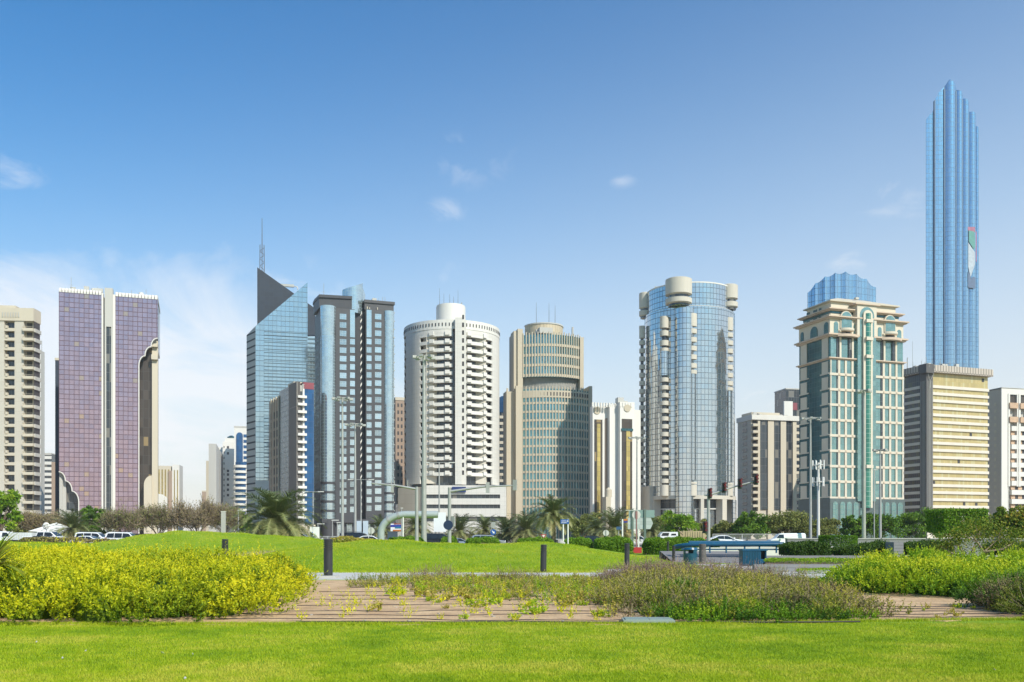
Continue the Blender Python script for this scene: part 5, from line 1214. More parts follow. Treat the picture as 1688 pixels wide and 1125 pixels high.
# ------------------------------------------------------------ hedges
def hedge(name, label, px0, px1, D, dep, zb, ytop, leaf, dens=520, size=.10, wob=.08, rnd_=True, follow=False, kind=None, group=None, hh=None):
    x0, x1 = X(px0, D), X(px1, D); zt = Z(ytop, D); h = hh or max(zt-zb, .12); w_ = x1-x0; n = int((w_*h*2+w_*dep+dep*h*2)*dens)
    u = NR.rand(n)*2-1; v = NR.rand(n)*2-1; s = NR.rand(n); sel = NR.rand(n)
    top = sel < dep/(dep+h*1.2); yv = np.where(top, v, np.where(NR.rand(n) < .75, -1, v)); hz = np.where(top, 1, s)
    X_ = u*w_/2
    if rnd_: # rounded ends and shoulders
        k = np.sqrt(np.clip(1-np.abs(u)**6, 0, 1)); yv = yv*k; hz = hz*(.35+.65*np.clip(1-np.abs(u)**7, 0, 1)**.5); shoulder = np.clip(1-np.abs(yv)**5*.25, 0, 1); hz = hz*shoulder
    C = np.stack([X_, yv*dep/2*(1-.15*hz**3), hz*h], 1)+NR.randn(n, 3)*wob*.5
    core_ = None
    lump = np.sin(C[:, 0]*2.3+1)*np.sin(C[:, 0]*5.1)*wob*.8; C[:, 2] += lump*(hz > .6); C[:, 2] = np.maximum(C[:, 2], .01)
    if follow: C[:, 2] += terr(C[:, 0]+(x0+x1)/2, C[:, 1]+D)-zb
    V_ = leafcloud(C, size, .5); rn_ = .25*hz+.75*NR.rand(n)
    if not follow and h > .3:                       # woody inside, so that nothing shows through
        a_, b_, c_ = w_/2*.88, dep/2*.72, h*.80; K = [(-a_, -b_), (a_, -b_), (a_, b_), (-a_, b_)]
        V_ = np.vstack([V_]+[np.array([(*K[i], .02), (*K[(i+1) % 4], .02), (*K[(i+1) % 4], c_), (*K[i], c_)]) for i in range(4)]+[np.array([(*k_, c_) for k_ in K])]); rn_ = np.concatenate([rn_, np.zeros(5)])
    o = link(name, npmesh(name, V_, 4, LF[leaf], rn_), None, ((x0+x1)/2, D, zb))
    tag(o, label, 'hedge', group, kind); 
    return o
hedge('hedge', 'low brown-green hedge in the dip at the left, before the white pickup', 36, 205, 82, 2.2, .25, 888, 'dry', 260, .15, .08, follow=True, hh=.45)
hedge('hedge', 'low brown-green hedge in the dip right of the thick lamp bollard', 545, 665, 78, 2.0, .2, 888, 'weed', 260, .15, .08, follow=True, hh=.4)
hedge('hedge', 'long low brownish hedge on the central mound under the cars', 735, 850, 70, 2.0, .25, 895, 'dry', 300, .14, .07, follow=True, hh=.35)
gh = 'clipped green hedges behind the mounds'
for a, c, D, y, lb in ((640, 700, 84, 887, 'thin bright hedge behind the mound below the twin masts'), (728, 752, 84, 887, 'tiny clipped hedge tuft below the silver car'), (768, 824, 82, 888, 'low bright hedge under the silver car roof'),
        (852, 914, 78, 889, 'flat clipped hedge left of the blue road sign'), (926, 976, 74, 889.5, 'clipped hedge bank behind the blue road sign posts'), (980, 1042, 72, 888, 'biggest rounded hedge bank, left of the red kiosk base'), (1060, 1166, 74, 888.5, 'long hedge bank in front of the white lorry')):
    hedge('hedge', lb, a, c, D, 3, 0, y, 'hedge', 420, .14, .1, group=gh)
for a, c, D, lb in ((1172, 1184, 74, 'small ball of hedge at the end of the blue rail'),): hedge('hedge', lb, a, c, D, 1, 0, 890, 'dhedge', 500, .13)
# ------------------------------------------------------------ terrace at the right
M_gw = grid('ribbed_grey_wall', (.23, .23, .235), 6, .17, (.14, .14, .145), .02, .8, lwv=.03, var=.03)
M_cap = mat('pale_coping', (.42, .41, .39), .8, 0, .05, .6)
def wall(name, label, x0, x1, y0, y1, z1, m=M_gw, cap=0):
    r = empty(name, (x0, y0, 0), 0, label, 'wall'); MB().box(0, x1-x0, 0, y1-y0, -.1, z1-(.06 if cap else 0)).build('wall_body', m, r)
    if cap: MB().box(-.02, x1-x0+.02, -.04, y1-y0+.04, z1-.06, z1).build('coping', M_cap, r)
    return r
wall('low_wall', 'lowest grey ribbed wall of the terrace beside the pale plaza', X(1243, 39), 26, 39, 39.3, .33)
tag(MB().prism([(X(1262, 39.32), 39.32), (26.5, 39.32), (26.5, 47.9), (X(1262, 47.9), 47.9)], 0, .28).build('soil', mat('soil', (.16, .11, .07), .95, 0, .1, 3)), kind='structure')
wall('low_wall', 'middle grey ribbed wall under the dark hedges of the terrace', X(1240, 48), 30, 48, 48.3, .5)
hedge('ground_cover', 'strip of bright green ground cover between the two low terrace walls', 1264, 1462, 43.5, 4.2, .28, 922.5, 'bright', 420, .07, .04)
hedge('ground_cover', 'small tongue of green ground cover spilling on the pale plaza', 1314, 1380, 37.6, 1.2, .016, 938.2, 'bright', 500, .06, .03)
hedge('hedge', 'dark flat-topped hedge right of the blue rail, left part of the terrace', 1287, 1362, 51, 2.6, .45, 896.5, 'dhedge', 520, .10, .10)
hedge('hedge', 'sloping dark hedge below the white planter', 1372, 1432, 51, 2.4, .45, 903, 'dhedge', 520, .10, .10)
hedge('hedge', 'dark ragged hedge right of the white planter', 1420, 1466, 52, 2.4, .45, 898, 'dhedge', 520, .10, .14)
hedge('hedge', 'dark hedge along the ribbed wall behind the right-hand shrubs', 1484, 1562, 52, 2.6, .4, 896, 'dhedge', 520, .10, .12)
hedge('hedge', 'dark reddish hedge at the right edge below the parapet', 1625, 1760, 52, 2.6, .4, 898, 'dhedge', 400, .10, .14)
wall('parapet_wall', 'long grey ribbed parapet wall behind the terrace hedges', X(1298, 62), 60, 62, 62.5, Z(887.5, 62), M_gw, 1)
wall('wall_pier', 'grey ribbed pier standing out of the terrace wall', X(1467, 50), X(1483, 50), 49.5, 50.6, Z(894, 50), M_gw, 0)
wall('low_wall', 'pale capped low wall behind the right-hand shrubs', X(1470, 46), 30, 46, 46.4, Z(916, 46), M_gw, 1)
wall('planter_step', 'short pale capped step wall under the small crooked tree', X(1566, 34.5), X(1645, 34.5), 34.5, 35, Z(937, 34.5), M_gw, 1)
r = empty('planter', (X(1402, 53), 53, 0), 0, 'round white concrete planter on the terrace', 'planter'); MB().cyl((0, 0), .66, .4, Z(902, 53), 24).build('bowl', M_white, r)
MB().cyl((0, 0), .7, Z(902, 53), Z(901, 53), 24).build('rim', M_white, r)
wall('planter_block', 'dark stone block left of the round white planter', X(1367, 52.4), X(1383, 52.4), 52.4, 53, Z(901, 52.4), M_greyconc)
# drum hedge
n = 9000; a = NR.rand(n)*2*pi; top = NR.rand(n) < .35; rr_ = np.where(top, np.sqrt(NR.rand(n)), 1.); C = np.stack([rr_*1.15*np.cos(a), rr_*1.15*np.sin(a), np.where(top, .62, NR.rand(n)*.62)], 1)+NR.randn(n, 3)*.02
r = tag(link('drum_hedge', npmesh('drum_hedge', leafcloud(C, .08), 4, LF['hedge'], NR.rand(n)*.7), None, (X(1381, 58), 58, Z(900, 58))), 'round drum-shaped clipped hedge on the terrace wall', 'hedge')
tag(MB().cyl((X(1381, 58), 58), 1.05, 0, Z(900, 58)+.02, 24).build('drum_planter', M_greyconc), 'low round planter under the drum-shaped hedge', 'planter')
# ------------------------------------------------------------ shrub beds
def inpoly(x, y, P):
    c = np.zeros(len(x), bool); n = len(P)
    for i in range(n):
        x0, y0 = P[i]; x1, y1 = P[(i+1) % n]
        with np.errstate(divide='ignore', invalid='ignore'):
            t = ((y0 > y) != (y1 > y)) & (x < (x1-x0)*(y-y0)/((y1-y0) if y1 != y0 else 1e-9)+x0)
        c ^= t
    return c
def edged(x, y, P):                                 # distance to the outline
    d = np.full(len(x), 1e9)
    for i in range(len(P)):
        x0, y0 = P[i]; x1, y1 = P[(i+1) % len(P)]; L2 = (x1-x0)**2+(y1-y0)**2
        t = np.clip(((x-x0)*(x1-x0)+(y-y0)*(y1-y0))/L2, 0, 1); d = np.minimum(d, np.hypot(x-x0-t*(x1-x0), y-y0-t*(y1-y0)))
    return d
def lumps(x, y, s=1.): return .5+.25*np.sin(x*1.7*s+1.3*np.sin(y*.9*s))+.25*np.sin(y*1.9*s+x*.8*s+2)+.18*np.sin(x*4.1*s+y*3.3*s)
def bed(name, label, P, hgt, n, leaf, ls=.045, ln=.26, nl=16, upw=1.0, tone=.0, ragged=.25, stem=False, cat='shrubs', kind=None, cr=.48, mix=None, gap=.0):
    """a bed of many small bushes: each bush is a dome of leafy shoots, with darker gaps between the domes"""
    xs_, ys_ = [p[0] for p in P], [p[1] for p in P]; k = 6000
    x = NR.uniform(min(xs_), max(xs_), k); y = NR.uniform(min(ys_), max(ys_), k); m = inpoly(x, y, P); x, y = x[m], y[m]
    C = []
    sp_ = cr*1.05
    for a_, b_ in zip(x, y):                        # spread bush centres evenly
        if all((a_-c[0])**2+(b_-c[1])**2 > sp_*sp_ for c in C): C.append((a_, b_))
    C = np.array(C); nc = len(C); d = edged(C[:, 0], C[:, 1], P)
    hc = hgt*(.55+.45*np.clip(d/.5, 0, 1))*(.52+.50*vnoise(C[:, 0], C[:, 1], 1.6, 21)+.34*NR.rand(nc)); rc = cr*(.65+.6*NR.rand(nc)); tc_ = NR.rand(nc)
    wgt = rc*hc; j = NR.choice(nc, n, p=wgt/wgt.sum())
    N_ = rdir(n); N_[:, 2] = np.abs(N_[:, 2])*1.15-.12; N_ = unit(N_); rho = np.where(NR.rand(n) < .78, 1-.12*NR.rand(n), NR.rand(n)**.5)
    Q = N_*rho[:, None]; pos = np.stack([C[j, 0]+Q[:, 0]*rc[j], C[j, 1]+Q[:, 1]*rc[j], hc[j]*(.42+.50*Q[:, 2])-ln*.35], 1)
    low_ = NR.rand(n) < .38; pos[:, 2] = np.where(low_, pos[:, 2]*NR.rand(n), pos[:, 2]); pos[:, 2] = np.maximum(pos[:, 2], .01)
    D = unit(N_*.75+np.array([0, 0, upw*.75])+NR.randn(n, 3)*.28); L_ = ln*(.6+.6*NR.rand(n)+(NR.rand(n) < .06)*ragged*2.2)
    V = sprigs(pos, D, L_, nl, ls)[0]; t = np.tile(np.linspace(0, 1, nl), n)
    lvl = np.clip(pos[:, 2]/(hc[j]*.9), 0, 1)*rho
    # dark inner domes added to block light and give the bushes shading depth
    K = []; sg = 7
    if leaf in ('yellow', 'lime', 'green') or name == 'shrub_bed':
        for a_, b_, h_, q_ in zip(C[:, 0], C[:, 1], hc, rc*np.where(edged(C[:, 0], C[:, 1], P) < .55, .0, .62)):
            if q_ < .3*cr: continue
            for e0 in range(3):
                z_0, z_1 = sin(e0*pi/6), sin((e0+1)*pi/6); r_0, r_1 = cos(e0*pi/6)*q_, cos((e0+1)*pi/6)*q_*(1 if e0 < 2 else .05)
                for s_ in range(sg):
                    t0, t1 = 2*pi*s_/sg, 2*pi*(s_+1)/sg
                    for t_, r__, z_ in ((t0, r_0, z_0), (t1, r_0, z_0), (t1, r_1, z_1), (t0, r_1, z_1)): K.append((a_+r__*cos(t_), b_+r__*sin(t_)+.06, .02+h_*(.66 if q_ > .3 else .5)*z_))
    K = np.array(K) if K else np.zeros((0, 3))
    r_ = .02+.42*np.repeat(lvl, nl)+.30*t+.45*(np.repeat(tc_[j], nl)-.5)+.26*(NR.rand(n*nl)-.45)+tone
    V = np.vstack([V, K]); r_ = np.concatenate([r_, np.full(len(K)//4, .02)]); mk_k = len(K)//4
    cx, cy = np.mean(xs_), np.mean(ys_); r = empty(name, (cx, cy, 0), 0, label, cat); off = np.array([cx, cy, 0])
    if kind: r['kind'] = kind
    if mix:
        mk = np.concatenate([np.repeat((NR.rand(nc) < mix[1])[j], nl), np.zeros(mk_k, bool)]); mk4 = np.repeat(mk, 4)
        link('other_foliage', npmesh('other_foliage', V[mk4]-off, 4, LF[mix[0]], r_[mk]), r); V = V[~mk4]; r_ = r_[~mk]
    if not mix and not stem:
        COL.objects.unlink(r); bpy.data.objects.remove(r); return tag(link(name, npmesh(name, V-off, 4, LF[leaf], r_), None, (cx, cy, 0)), label, cat, None, kind)
    link('foliage', npmesh('foliage', V-off, 4, LF[leaf], r_), r)
    if stem:
        i = NR.randint(0, n, n//4); W_ = np.array([[.006, 0, 0]]); B_ = pos[i]+D[i]*L_[i][:, None]*1.1; A_ = np.stack([C[j[i], 0], C[j[i], 1], np.zeros(len(i))], 1)+NR.randn(len(i), 3)*np.array([.08, .08, 0])
        link('stems', npmesh('stems', np.stack([A_-W_-off, A_+W_-off, B_+W_*.5-off, B_-W_*.5-off], 1).reshape(-1, 3), 4, M_twig), r)
    return r
GP = lambda L_: [G(*q) for q in L_]
PL = [(-11.6, 16.6), (-9.5, 16.45), (-7.0, 16.5), (-5.3, 16.6), (-4.6, 17.0), (-4.7, 17.8), (-5.6, 18.6), (-6.0, 20), (-6.2, 22), (-6.9, 23.5), (-9, 24.5), (-14.5, 25), (-15, 20)]
PL = [(-12.0, 16.25), (-9.5, 16.2), (-7.0, 16.2), (-6.0, 16.4), (-5.2, 17.4), (-4.9, 18.6), (-5.1, 20), (-5.5, 22.5), (-5.9, 25.5), (-6.6, 27.2), (-8, 28.0), (-17, 28.0), (-17, 22)]
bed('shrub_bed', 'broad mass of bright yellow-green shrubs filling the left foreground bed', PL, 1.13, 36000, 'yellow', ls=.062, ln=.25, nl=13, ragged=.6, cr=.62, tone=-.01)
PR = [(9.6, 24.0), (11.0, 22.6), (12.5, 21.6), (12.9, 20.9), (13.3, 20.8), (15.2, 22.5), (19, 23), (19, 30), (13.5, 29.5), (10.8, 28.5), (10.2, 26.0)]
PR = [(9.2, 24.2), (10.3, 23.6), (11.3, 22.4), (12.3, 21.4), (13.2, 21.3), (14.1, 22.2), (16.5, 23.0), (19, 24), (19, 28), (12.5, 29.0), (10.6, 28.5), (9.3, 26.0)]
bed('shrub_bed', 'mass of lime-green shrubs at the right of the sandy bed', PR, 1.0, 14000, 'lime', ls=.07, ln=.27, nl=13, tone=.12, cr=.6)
PR2 = [(15.5, 28.5), (22, 27.5), (22, 31), (15.5, 31)]
bed('shrub_bed', 'yellowish shrubs behind the crooked tree at the right', PR2, .8, 3500, 'yellow', ls=.07, ln=.28, nl=12, tone=-.05)
PD = [(10.2, 18.1), (10.6, 17.6), (12, 17.4), (12, 20.5), (10.6, 20.2), (10.2, 19.3)]
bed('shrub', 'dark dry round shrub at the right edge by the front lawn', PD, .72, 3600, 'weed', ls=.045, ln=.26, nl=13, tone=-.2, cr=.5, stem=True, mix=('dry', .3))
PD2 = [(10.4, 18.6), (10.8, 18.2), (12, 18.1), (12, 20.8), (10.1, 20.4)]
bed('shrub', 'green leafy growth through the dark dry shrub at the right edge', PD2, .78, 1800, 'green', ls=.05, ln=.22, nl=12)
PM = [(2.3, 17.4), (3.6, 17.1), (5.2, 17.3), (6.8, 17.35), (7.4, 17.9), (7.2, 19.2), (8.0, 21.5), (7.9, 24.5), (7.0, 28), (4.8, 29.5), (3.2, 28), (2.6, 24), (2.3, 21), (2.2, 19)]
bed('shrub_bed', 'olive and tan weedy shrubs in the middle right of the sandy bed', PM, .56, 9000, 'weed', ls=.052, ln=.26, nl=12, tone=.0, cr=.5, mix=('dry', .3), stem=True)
PG = [(3.0, 16.95), (4.2, 16.8), (5.8, 17.1), (6.4, 17.5), (5.8, 18.4), (4.0, 18.2), (2.8, 17.8)]
bed('shrub', 'low spreading green shrub at the front edge of the weedy clump', PG, .30, 3200, 'lime', ls=.045, ln=.2, nl=12, tone=-.1)
PG2 = [(2.9, 20.2), (4.2, 20.0), (4.6, 21.2), (3.2, 21.5)]
bed('shrub', 'small dark green shrub left of the weedy clump', PG2, .5, 1400, 'green', ls=.055, ln=.2, nl=12)
PP = [(3.0, 27.5), (5.5, 27), (8.2, 26.4), (9.3, 28.5), (7.5, 31.5), (4.4, 32), (3.2, 30.5)]
bed('shrub', 'purplish dry stalky shrubs at the back of the weedy clump, before the blue bins', PP, .66, 3800, 'purple', ls=.045, ln=.38, nl=11, stem=True, cr=.5, mix=('weed', .25))
PQ = [(6.6, 28), (9.3, 26.8), (11.3, 27), (11.2, 29.5), (8, 30.8)]
bed('ground_cover', 'green ground cover between the weedy clump and the lime shrubs', PQ, .22, 2600, 'bright', ls=.05, ln=.14, nl=8, stem=False, kind='stuff')
for i, (px, py, w_, h_, leaf, lb) in enumerate(((716, 957, .9, .62, 'purple', 'dry stalky purplish plant at the edge of the path, below the central mound'), (852, 960, 1.1, .55, 'dry', 'dark dry bush at the path edge left of the slanted lamp bollard'), (1040, 962, 1.5, .7, 'purple', 'purplish weeds at the foot of the bollard nearest the red kiosk base'),
        (1000, 966, .9, .35, 'dry', 'low brown weed tuft on the sand left of the purplish weeds'), (600, 968, .5, .3, 'weed', 'small weed tuft on the sand right of the thick lamp bollard'), (795, 958, .8, .2, 'weed', 'thin weeds along the path edge between the two dry bushes'), (890, 972, 1.1, .3, 'weed', 'straggly weeds on the sand before the slanted bollard'))):
    x, y = G(px, py); Pq = [(x+w_*cos(a)*.9, y+w_*.6*sin(a)) for a in [2*pi*j/10 for j in range(10)]]
    bed('dry_plant', lb, Pq, h_, 420 if h_ > .3 else 260, leaf, ls=.035, ln=.30 if h_ > .3 else .2, nl=8, upw=.9, cr=.28, stem=True, cat='plant')
PC = [(-1.8, 24.5), (-.5, 22.5), (1.2, 20.5), (2.6, 19.6), (3.4, 24), (3.6, 30), (2.5, 32.0), (-2.0, 32.2), (-5.4, 31.5), (-5.2, 30), (-3.4, 28)]
bed('weed_bed', 'loose low green and tan weeds covering the back of the sandy bed', PC, .24, 3300, 'weed', ls=.05, ln=.2, nl=9, cr=.42, tone=.05, mix=('lime', .35), stem=True, cat='weeds', kind='stuff')
# little plants set along the drip hoses
def seedling(h, leaf, seed, nst):
    P = np.zeros((nst, 3)); P[:, :2] = NR.randn(nst, 2)*.05; D = unit(NR.randn(nst, 3)*.3+np.array([0, 0, .8])); V = sprigs(P, D, h*(.6+.5*NR.rand(nst)), 12, .05)[0]
    return npmesh('seedling', V, 4, LF[leaf], .3+.6*NR.rand(nst*12))
SM = [seedling(.34, 'yellow', 1, 5), seedling(.26, 'yellow', 2, 7), seedling(.42, 'yellow', 3, 4)]; WM = [seedling(.2, 'weed', 4, 9), seedling(.16, 'weed', 5, 12), seedling(.14, 'lime', 6, 12)]
def sand_ok(x, y): return x > -4.0 if y > 17.4 else x > -3.5
k = 0
for j in range(11):
    y0 = 17.2+j*1.45
    for i in range(20):
        y = y0+R.uniform(-.55, .55); x = -5.2+i*.46+R.uniform(-.25, .25)+j*.05
        if not (-4.2 < x < 3.0+.0*y) or R.random() < .08: continue
        q = tag(link('yellow_seedling', SM[k % 3], None, (x, y, .012), R.uniform(0, 6)), 'small upright yellow-leaved plant on the sandy bed', 'plant', 'young yellow plants on the sand'); s = R.uniform(.5, 1.15); q.scale = (s, s, s); k += 1
for i in range(298):
    y = 17+R.random()**.55*15.5; x = R.uniform(-4.1, 3.0)+(y-17)*R.uniform(-.1, .33)
    if x < -3.7 or x > 2.6+(y-17)*.1: continue
    q = tag(link('weed', WM[i % 3], None, (x, y, .012), R.uniform(0, 6)), 'low weed tuft growing on the sandy bed', 'weed', 'weed tufts on the sand'); s = R.uniform(.5, 1.7); q.scale = (s*1.2, s*1.2, s)
for i in range(40):
    y = R.uniform(16.9, 20.5); x = R.uniform(6.8, 11.5)
    q = tag(link('weed', WM[i % 3], None, (x, y, .012), R.uniform(0, 6)), 'low weed tuft growing on the sandy bed', 'weed', 'weed tufts on the sand'); s = R.uniform(.3, .9); q.scale = (s, s, s)
# drip hoses
M_hose = mat('black_hose', (.035, .03, .028), .6, 0, .1, 4)
for j in range(9):
    y0 = 17.0+j*1.0+(j*j)*.07+R.uniform(-.15, .15); x0, x1 = -5.6+R.uniform(0, 1), 3.2+R.uniform(0, 2)
    pts = [(x0+(x1-x0)*t/24, y0+.20*sin(t*.31+j*1.7)+.09*sin(t*.9+2*j)+.02*t*sin(j*2.2), .017+.010*(t % 5 == 0)) for t in range(25)]
    tag(MB().tube(pts, .008, 5).build('drip_hose', M_hose), 'thin black drip hose lying across the sand', 'hose', 'drip hoses on the sand')
for j in range(5):
    y0 = 17.4+j*.62; pts = [(6.2+t*.3, y0+.08*sin(t*.7+j)+t*.015, .026) for t in range(22)]
    tag(MB().tube(pts, .008, 5).build('drip_hose', M_hose), 'thin black drip hose lying on the sand below the lime shrubs', 'hose', 'drip hoses below the lime shrubs')
pts = [(-3.9+t*.3, 16.42+.05*sin(t*.6)+.02*cos(t*1.7), .03) for t in range(35)]
tag(MB().tube(pts, .016, 5).build('drip_hose', M_hose), 'black hose along the front edge of the sand, next to the lawn', 'hose')
# access cover
x, y = G(1068, 1027); r = empty('access_cover', (x, y, .02), -.05, 'flat grey-green access cover lying at the front of the sandy bed', 'cover')
MB().box(-.46, .46, -.26, .26, 0, .05).build('frame', mat('cover_frame', (.30, .36, .32), .6), r); MB().box(-.42, .42, -.23, .23, .045, .065).build('lid', grid('cover_lid', (.26, .33, .30), .9, .5, (.15, .18, .17), .02, .6), r)
# stones and litter on the sand and the lawn
def pebble(s):
    q = MB(); P = [(s*cos(a)*R.uniform(.7, 1.1), s*.7*sin(a)*R.uniform(.7, 1.1)) for a in [2*pi*i/7 for i in range(7)]]
    q.prism(P, 0, [s*R.uniform(.3, .6) for _ in range(7)]); return q
pm = pebble(.035).mesh('pebble', mat('pebble_grey', (.42, .38, .33), .8))
for i in range(70):
    q = tag(link('pebble', pm, None, (R.uniform(-4, 3), 16.6+R.random()**1.5*9, .01), R.uniform(0, 6)), 'small stone lying on the sandy bed', 'stone', 'small stones on the sand'); s = R.uniform(.4, 1.4); q.scale = (s, s, s)
for px, py, s in ((60, 1062, .012), (103, 1089, .014), (268, 1080, .024), (318, 1082, .014), (141, 1077, .012), (305, 1123, .018), (915, 1040, .012), (1258, 1020, .02), (1640, 1109, .012)):
    x, y = G(px, py); q = MB().add([(-s, -s*.5, .03), (s, -s*.4, .035), (s*.8, s*.7, .05), (-s*.7, s*.5, .035)], [(0, 1, 2, 3)]).add([(-s, -s*.5, .024), (s, -s*.4, .028), (s*.8, s*.7, .04), (-s*.7, s*.5, .028)], [(3, 2, 1, 0)])
    tag(q.build('paper_scrap', M_cap, None, (x, y, 0), R.uniform(0, 3)), 'tiny white scrap lying on the front lawn', 'litter', 'white scraps on the lawn')
x, y = G(927, 921.5); q = MB().tube([(-.22, 0, .0), (-.05, 0, .1), (.2, .02, .02)], [.1, .24, .1], 7); tag(q.build('boulder', M_cap, None, (X(926, 60), 60, float(terr(X(926, 60), 60))), 0), 'pale rock lying on the grass beside the far lamp bollard', 'rock')
# ------------------------------------------------------------ grass blades near the camera
def blades(n, x0, x1, y0, y1, h, w):
    y = y0+(y1-y0)*NR.rand(n)**1.25; x = NR.uniform(-1, 1, n)*(y*.585+.4)
    d = rdir(n); d[:, 2] = 0; d = unit(d); lean = NR.randn(n, 3)*.5; lean[:, 2] = 1; lean = unit(lean); hh = h*(.5+NR.rand(n)).reshape(-1, 1)
    A_ = np.stack([x, y, np.zeros(n)], 1); t = -.10+.65*vnoise(x, y, 1.0, 3)+.45*vnoise(x, y, .24, 4)+.30*vnoise(x, y, 3.5, 5)+.30*(NR.rand(n)-.4)
    Vv = np.stack([A_-d*w, A_+d*w, A_+lean*hh], 1).reshape(-1, 3); return Vv, t
edge_y = lambda x: 16.3
V_, t_ = blades(330000, -10, 10, 9.6, 16.45, .028, .004)
tag(link('grass', npmesh('grass', V_, 3, LF['blade'], t_)), 'short bright mown grass of the front lawn', 'grass', kind='stuff')
n = 300000; x = NR.uniform(-46, 9, n); y = 37.6+52*NR.rand(n)**1.5; keep = np.abs(x) < y*.62; x, y = x[keep], y[keep]; z = terr(x, y)
ok = ((np.hypot((x-X(430, 60))/4.6, (y-60)/5.5)+.55*NR.rand(len(x))) > 1.1) & ~((x > 4.2) & (y < 42.)) & ~((x > 5.0) & (y > 58)) & (x < 10)
ok &= ~((y < 39.5) & (y < 37.9+0*x)); x, y, z = x[ok], y[ok], z[ok]; n = len(x)
d = rdir(n); d[:, 2] = 0; d = unit(d); lean = NR.randn(n, 3)*.45; lean[:, 2] = 1; lean = unit(lean); A_ = np.stack([x, y, z-.01], 1)
Vv = np.stack([A_-d*.016, A_+d*.016, A_+lean*(.05+.07*NR.rand(n, 1))], 1).reshape(-1, 3)
tag(link('grass', npmesh('grass', Vv, 3, LF['blade'], .0+.5*vnoise(x, y, 2.6, 6)+.4*vnoise(x, y, .7, 7)+.35*NR.rand(n))), 'grass on the rolling lawn mounds', 'grass', kind='stuff')
# ragged grass at the lawn edge
n = 26000; px_ = NR.uniform(-100, 1800, n); yy_ = 16.25+NR.randn(n)*.10+np.where(px_ > 1110, (px_-1110)*.0017, 0); x = (px_-CX)/F*yy_; lean = NR.randn(n, 3)*.4; lean[:, 2] = 1; lean = unit(lean); d = rdir(n); d[:, 2] = 0; d = unit(d)
A_ = np.stack([x, yy_, np.zeros(n)], 1); Vv = np.stack([A_-d*.005, A_+d*.005, A_+lean*(.03+.045*NR.rand(n, 1))], 1).reshape(-1, 3)
tag(link('grass', npmesh('grass', Vv, 3, LF['blade'], .35+.5*NR.rand(n))), 'ragged grass fringe where the front lawn meets the sand', 'grass', kind='stuff')
# flax at the left edge
r = empty('flax_plant', (X(-12, 17.0), 17.0, 0), 0, 'spiky sword-leaved plant leaning in at the left edge of the photo', 'plant')
VV = []; 
for i in range(130):
    a = R.uniform(-pi, pi); el = R.uniform(.15, 1.35); L_ = R.uniform(.5, .95); p = np.array([0, 0, 1.0]); e = el; w0 = .03; prev = None
    for s in range(9):
        dd_ = np.array([cos(e)*cos(a), cos(e)*sin(a), sin(e)]); sd = np.array([-sin(a), cos(a), 0]); wd_ = w0*(1-(s/8)**2)
        cur = (p-sd*wd_, p+sd*wd_)
        if prev is not None: VV += [prev[0], prev[1], cur[1], cur[0]]
        prev = cur; p = p+dd_*L_/8; e -= .09+.05*(1.4-el)
link('leaves', npmesh('leaves', np.array(VV), 4, LF['flax'], np.repeat(NR.rand(130), 8)), r); MB().cyl((0, 0), .09, -.05, 1.05, 10).build('stem', M_bark, r)
# ------------------------------------------------------------ lamp bollards
def bollard(px, D, top, label, r=.13, base=False, tilt=0., z0=None, m=None):
    z0 = float(terr(X(px, D), D)) if z0 is None else z0; h = Z(top, D)-z0
    o = empty('lamp_bollard', (X(px, D), D, z0), 0, label, 'bollard', 'lamp bollards'); o.rotation_euler = (0, tilt, 0)
    m = m or M_dark
    MB().cyl((0, 0), r*1.0, -.1, h*.72, 22).cyl((0, 0), r*.93, h*.72, h*.735, 22).build('post', m, o)
    q = MB()
    for i in range(4): q.cyl((0, 0), r*1.03, h*(.735+.055*i), h*(.735+.055*i+.042), 22).cyl((0, 0), r*.8, h*(.735+.055*i+.042), h*(.79+.055*i), 22)
    q.cyl((0, 0), r*1.02, h*.955, h*.985, 22).cyl((0, 0), r*1.02, h*.985, h, 22, r2=r*.85); q.build('louvred_head', m, o)
    if base: MB().box(-.36, .36, -.36, .36, -.1, .1).build('concrete_base', M_greyconc, o)
    return o
bollard(541, 33.6, 889, 'biggest lamp bollard, standing on a concrete block beside the path', .165, True)
bollard(371, 44, 889, 'lamp bollard rising out of the yellow-green shrubs at the left', .15)
bollard(895.5, 38.6, 898, 'lamp bollard leaning slightly at the foot of the central mound', .13, tilt=.02)
bollard(917, 60, 890, 'lamp bollard on the mound next to the pale rock', .12)
bollard(1033.5, 42, 896, 'lamp bollard rising from the purplish weeds before the red kiosk base', .12)
bollard(1101, 62, 893, 'farther of the two lamp bollards left of the small blue bin', .08)
bollard(1110.5, 52, 900, 'nearer of the two lamp bollards left of the small blue bin', .09)
bollard(1158, 50, 897, 'thick grey-brown bollard between the two blue bins', .19, m=mat('weathered_bollard', (.13, .12, .11), .6, 0, .15, 3))
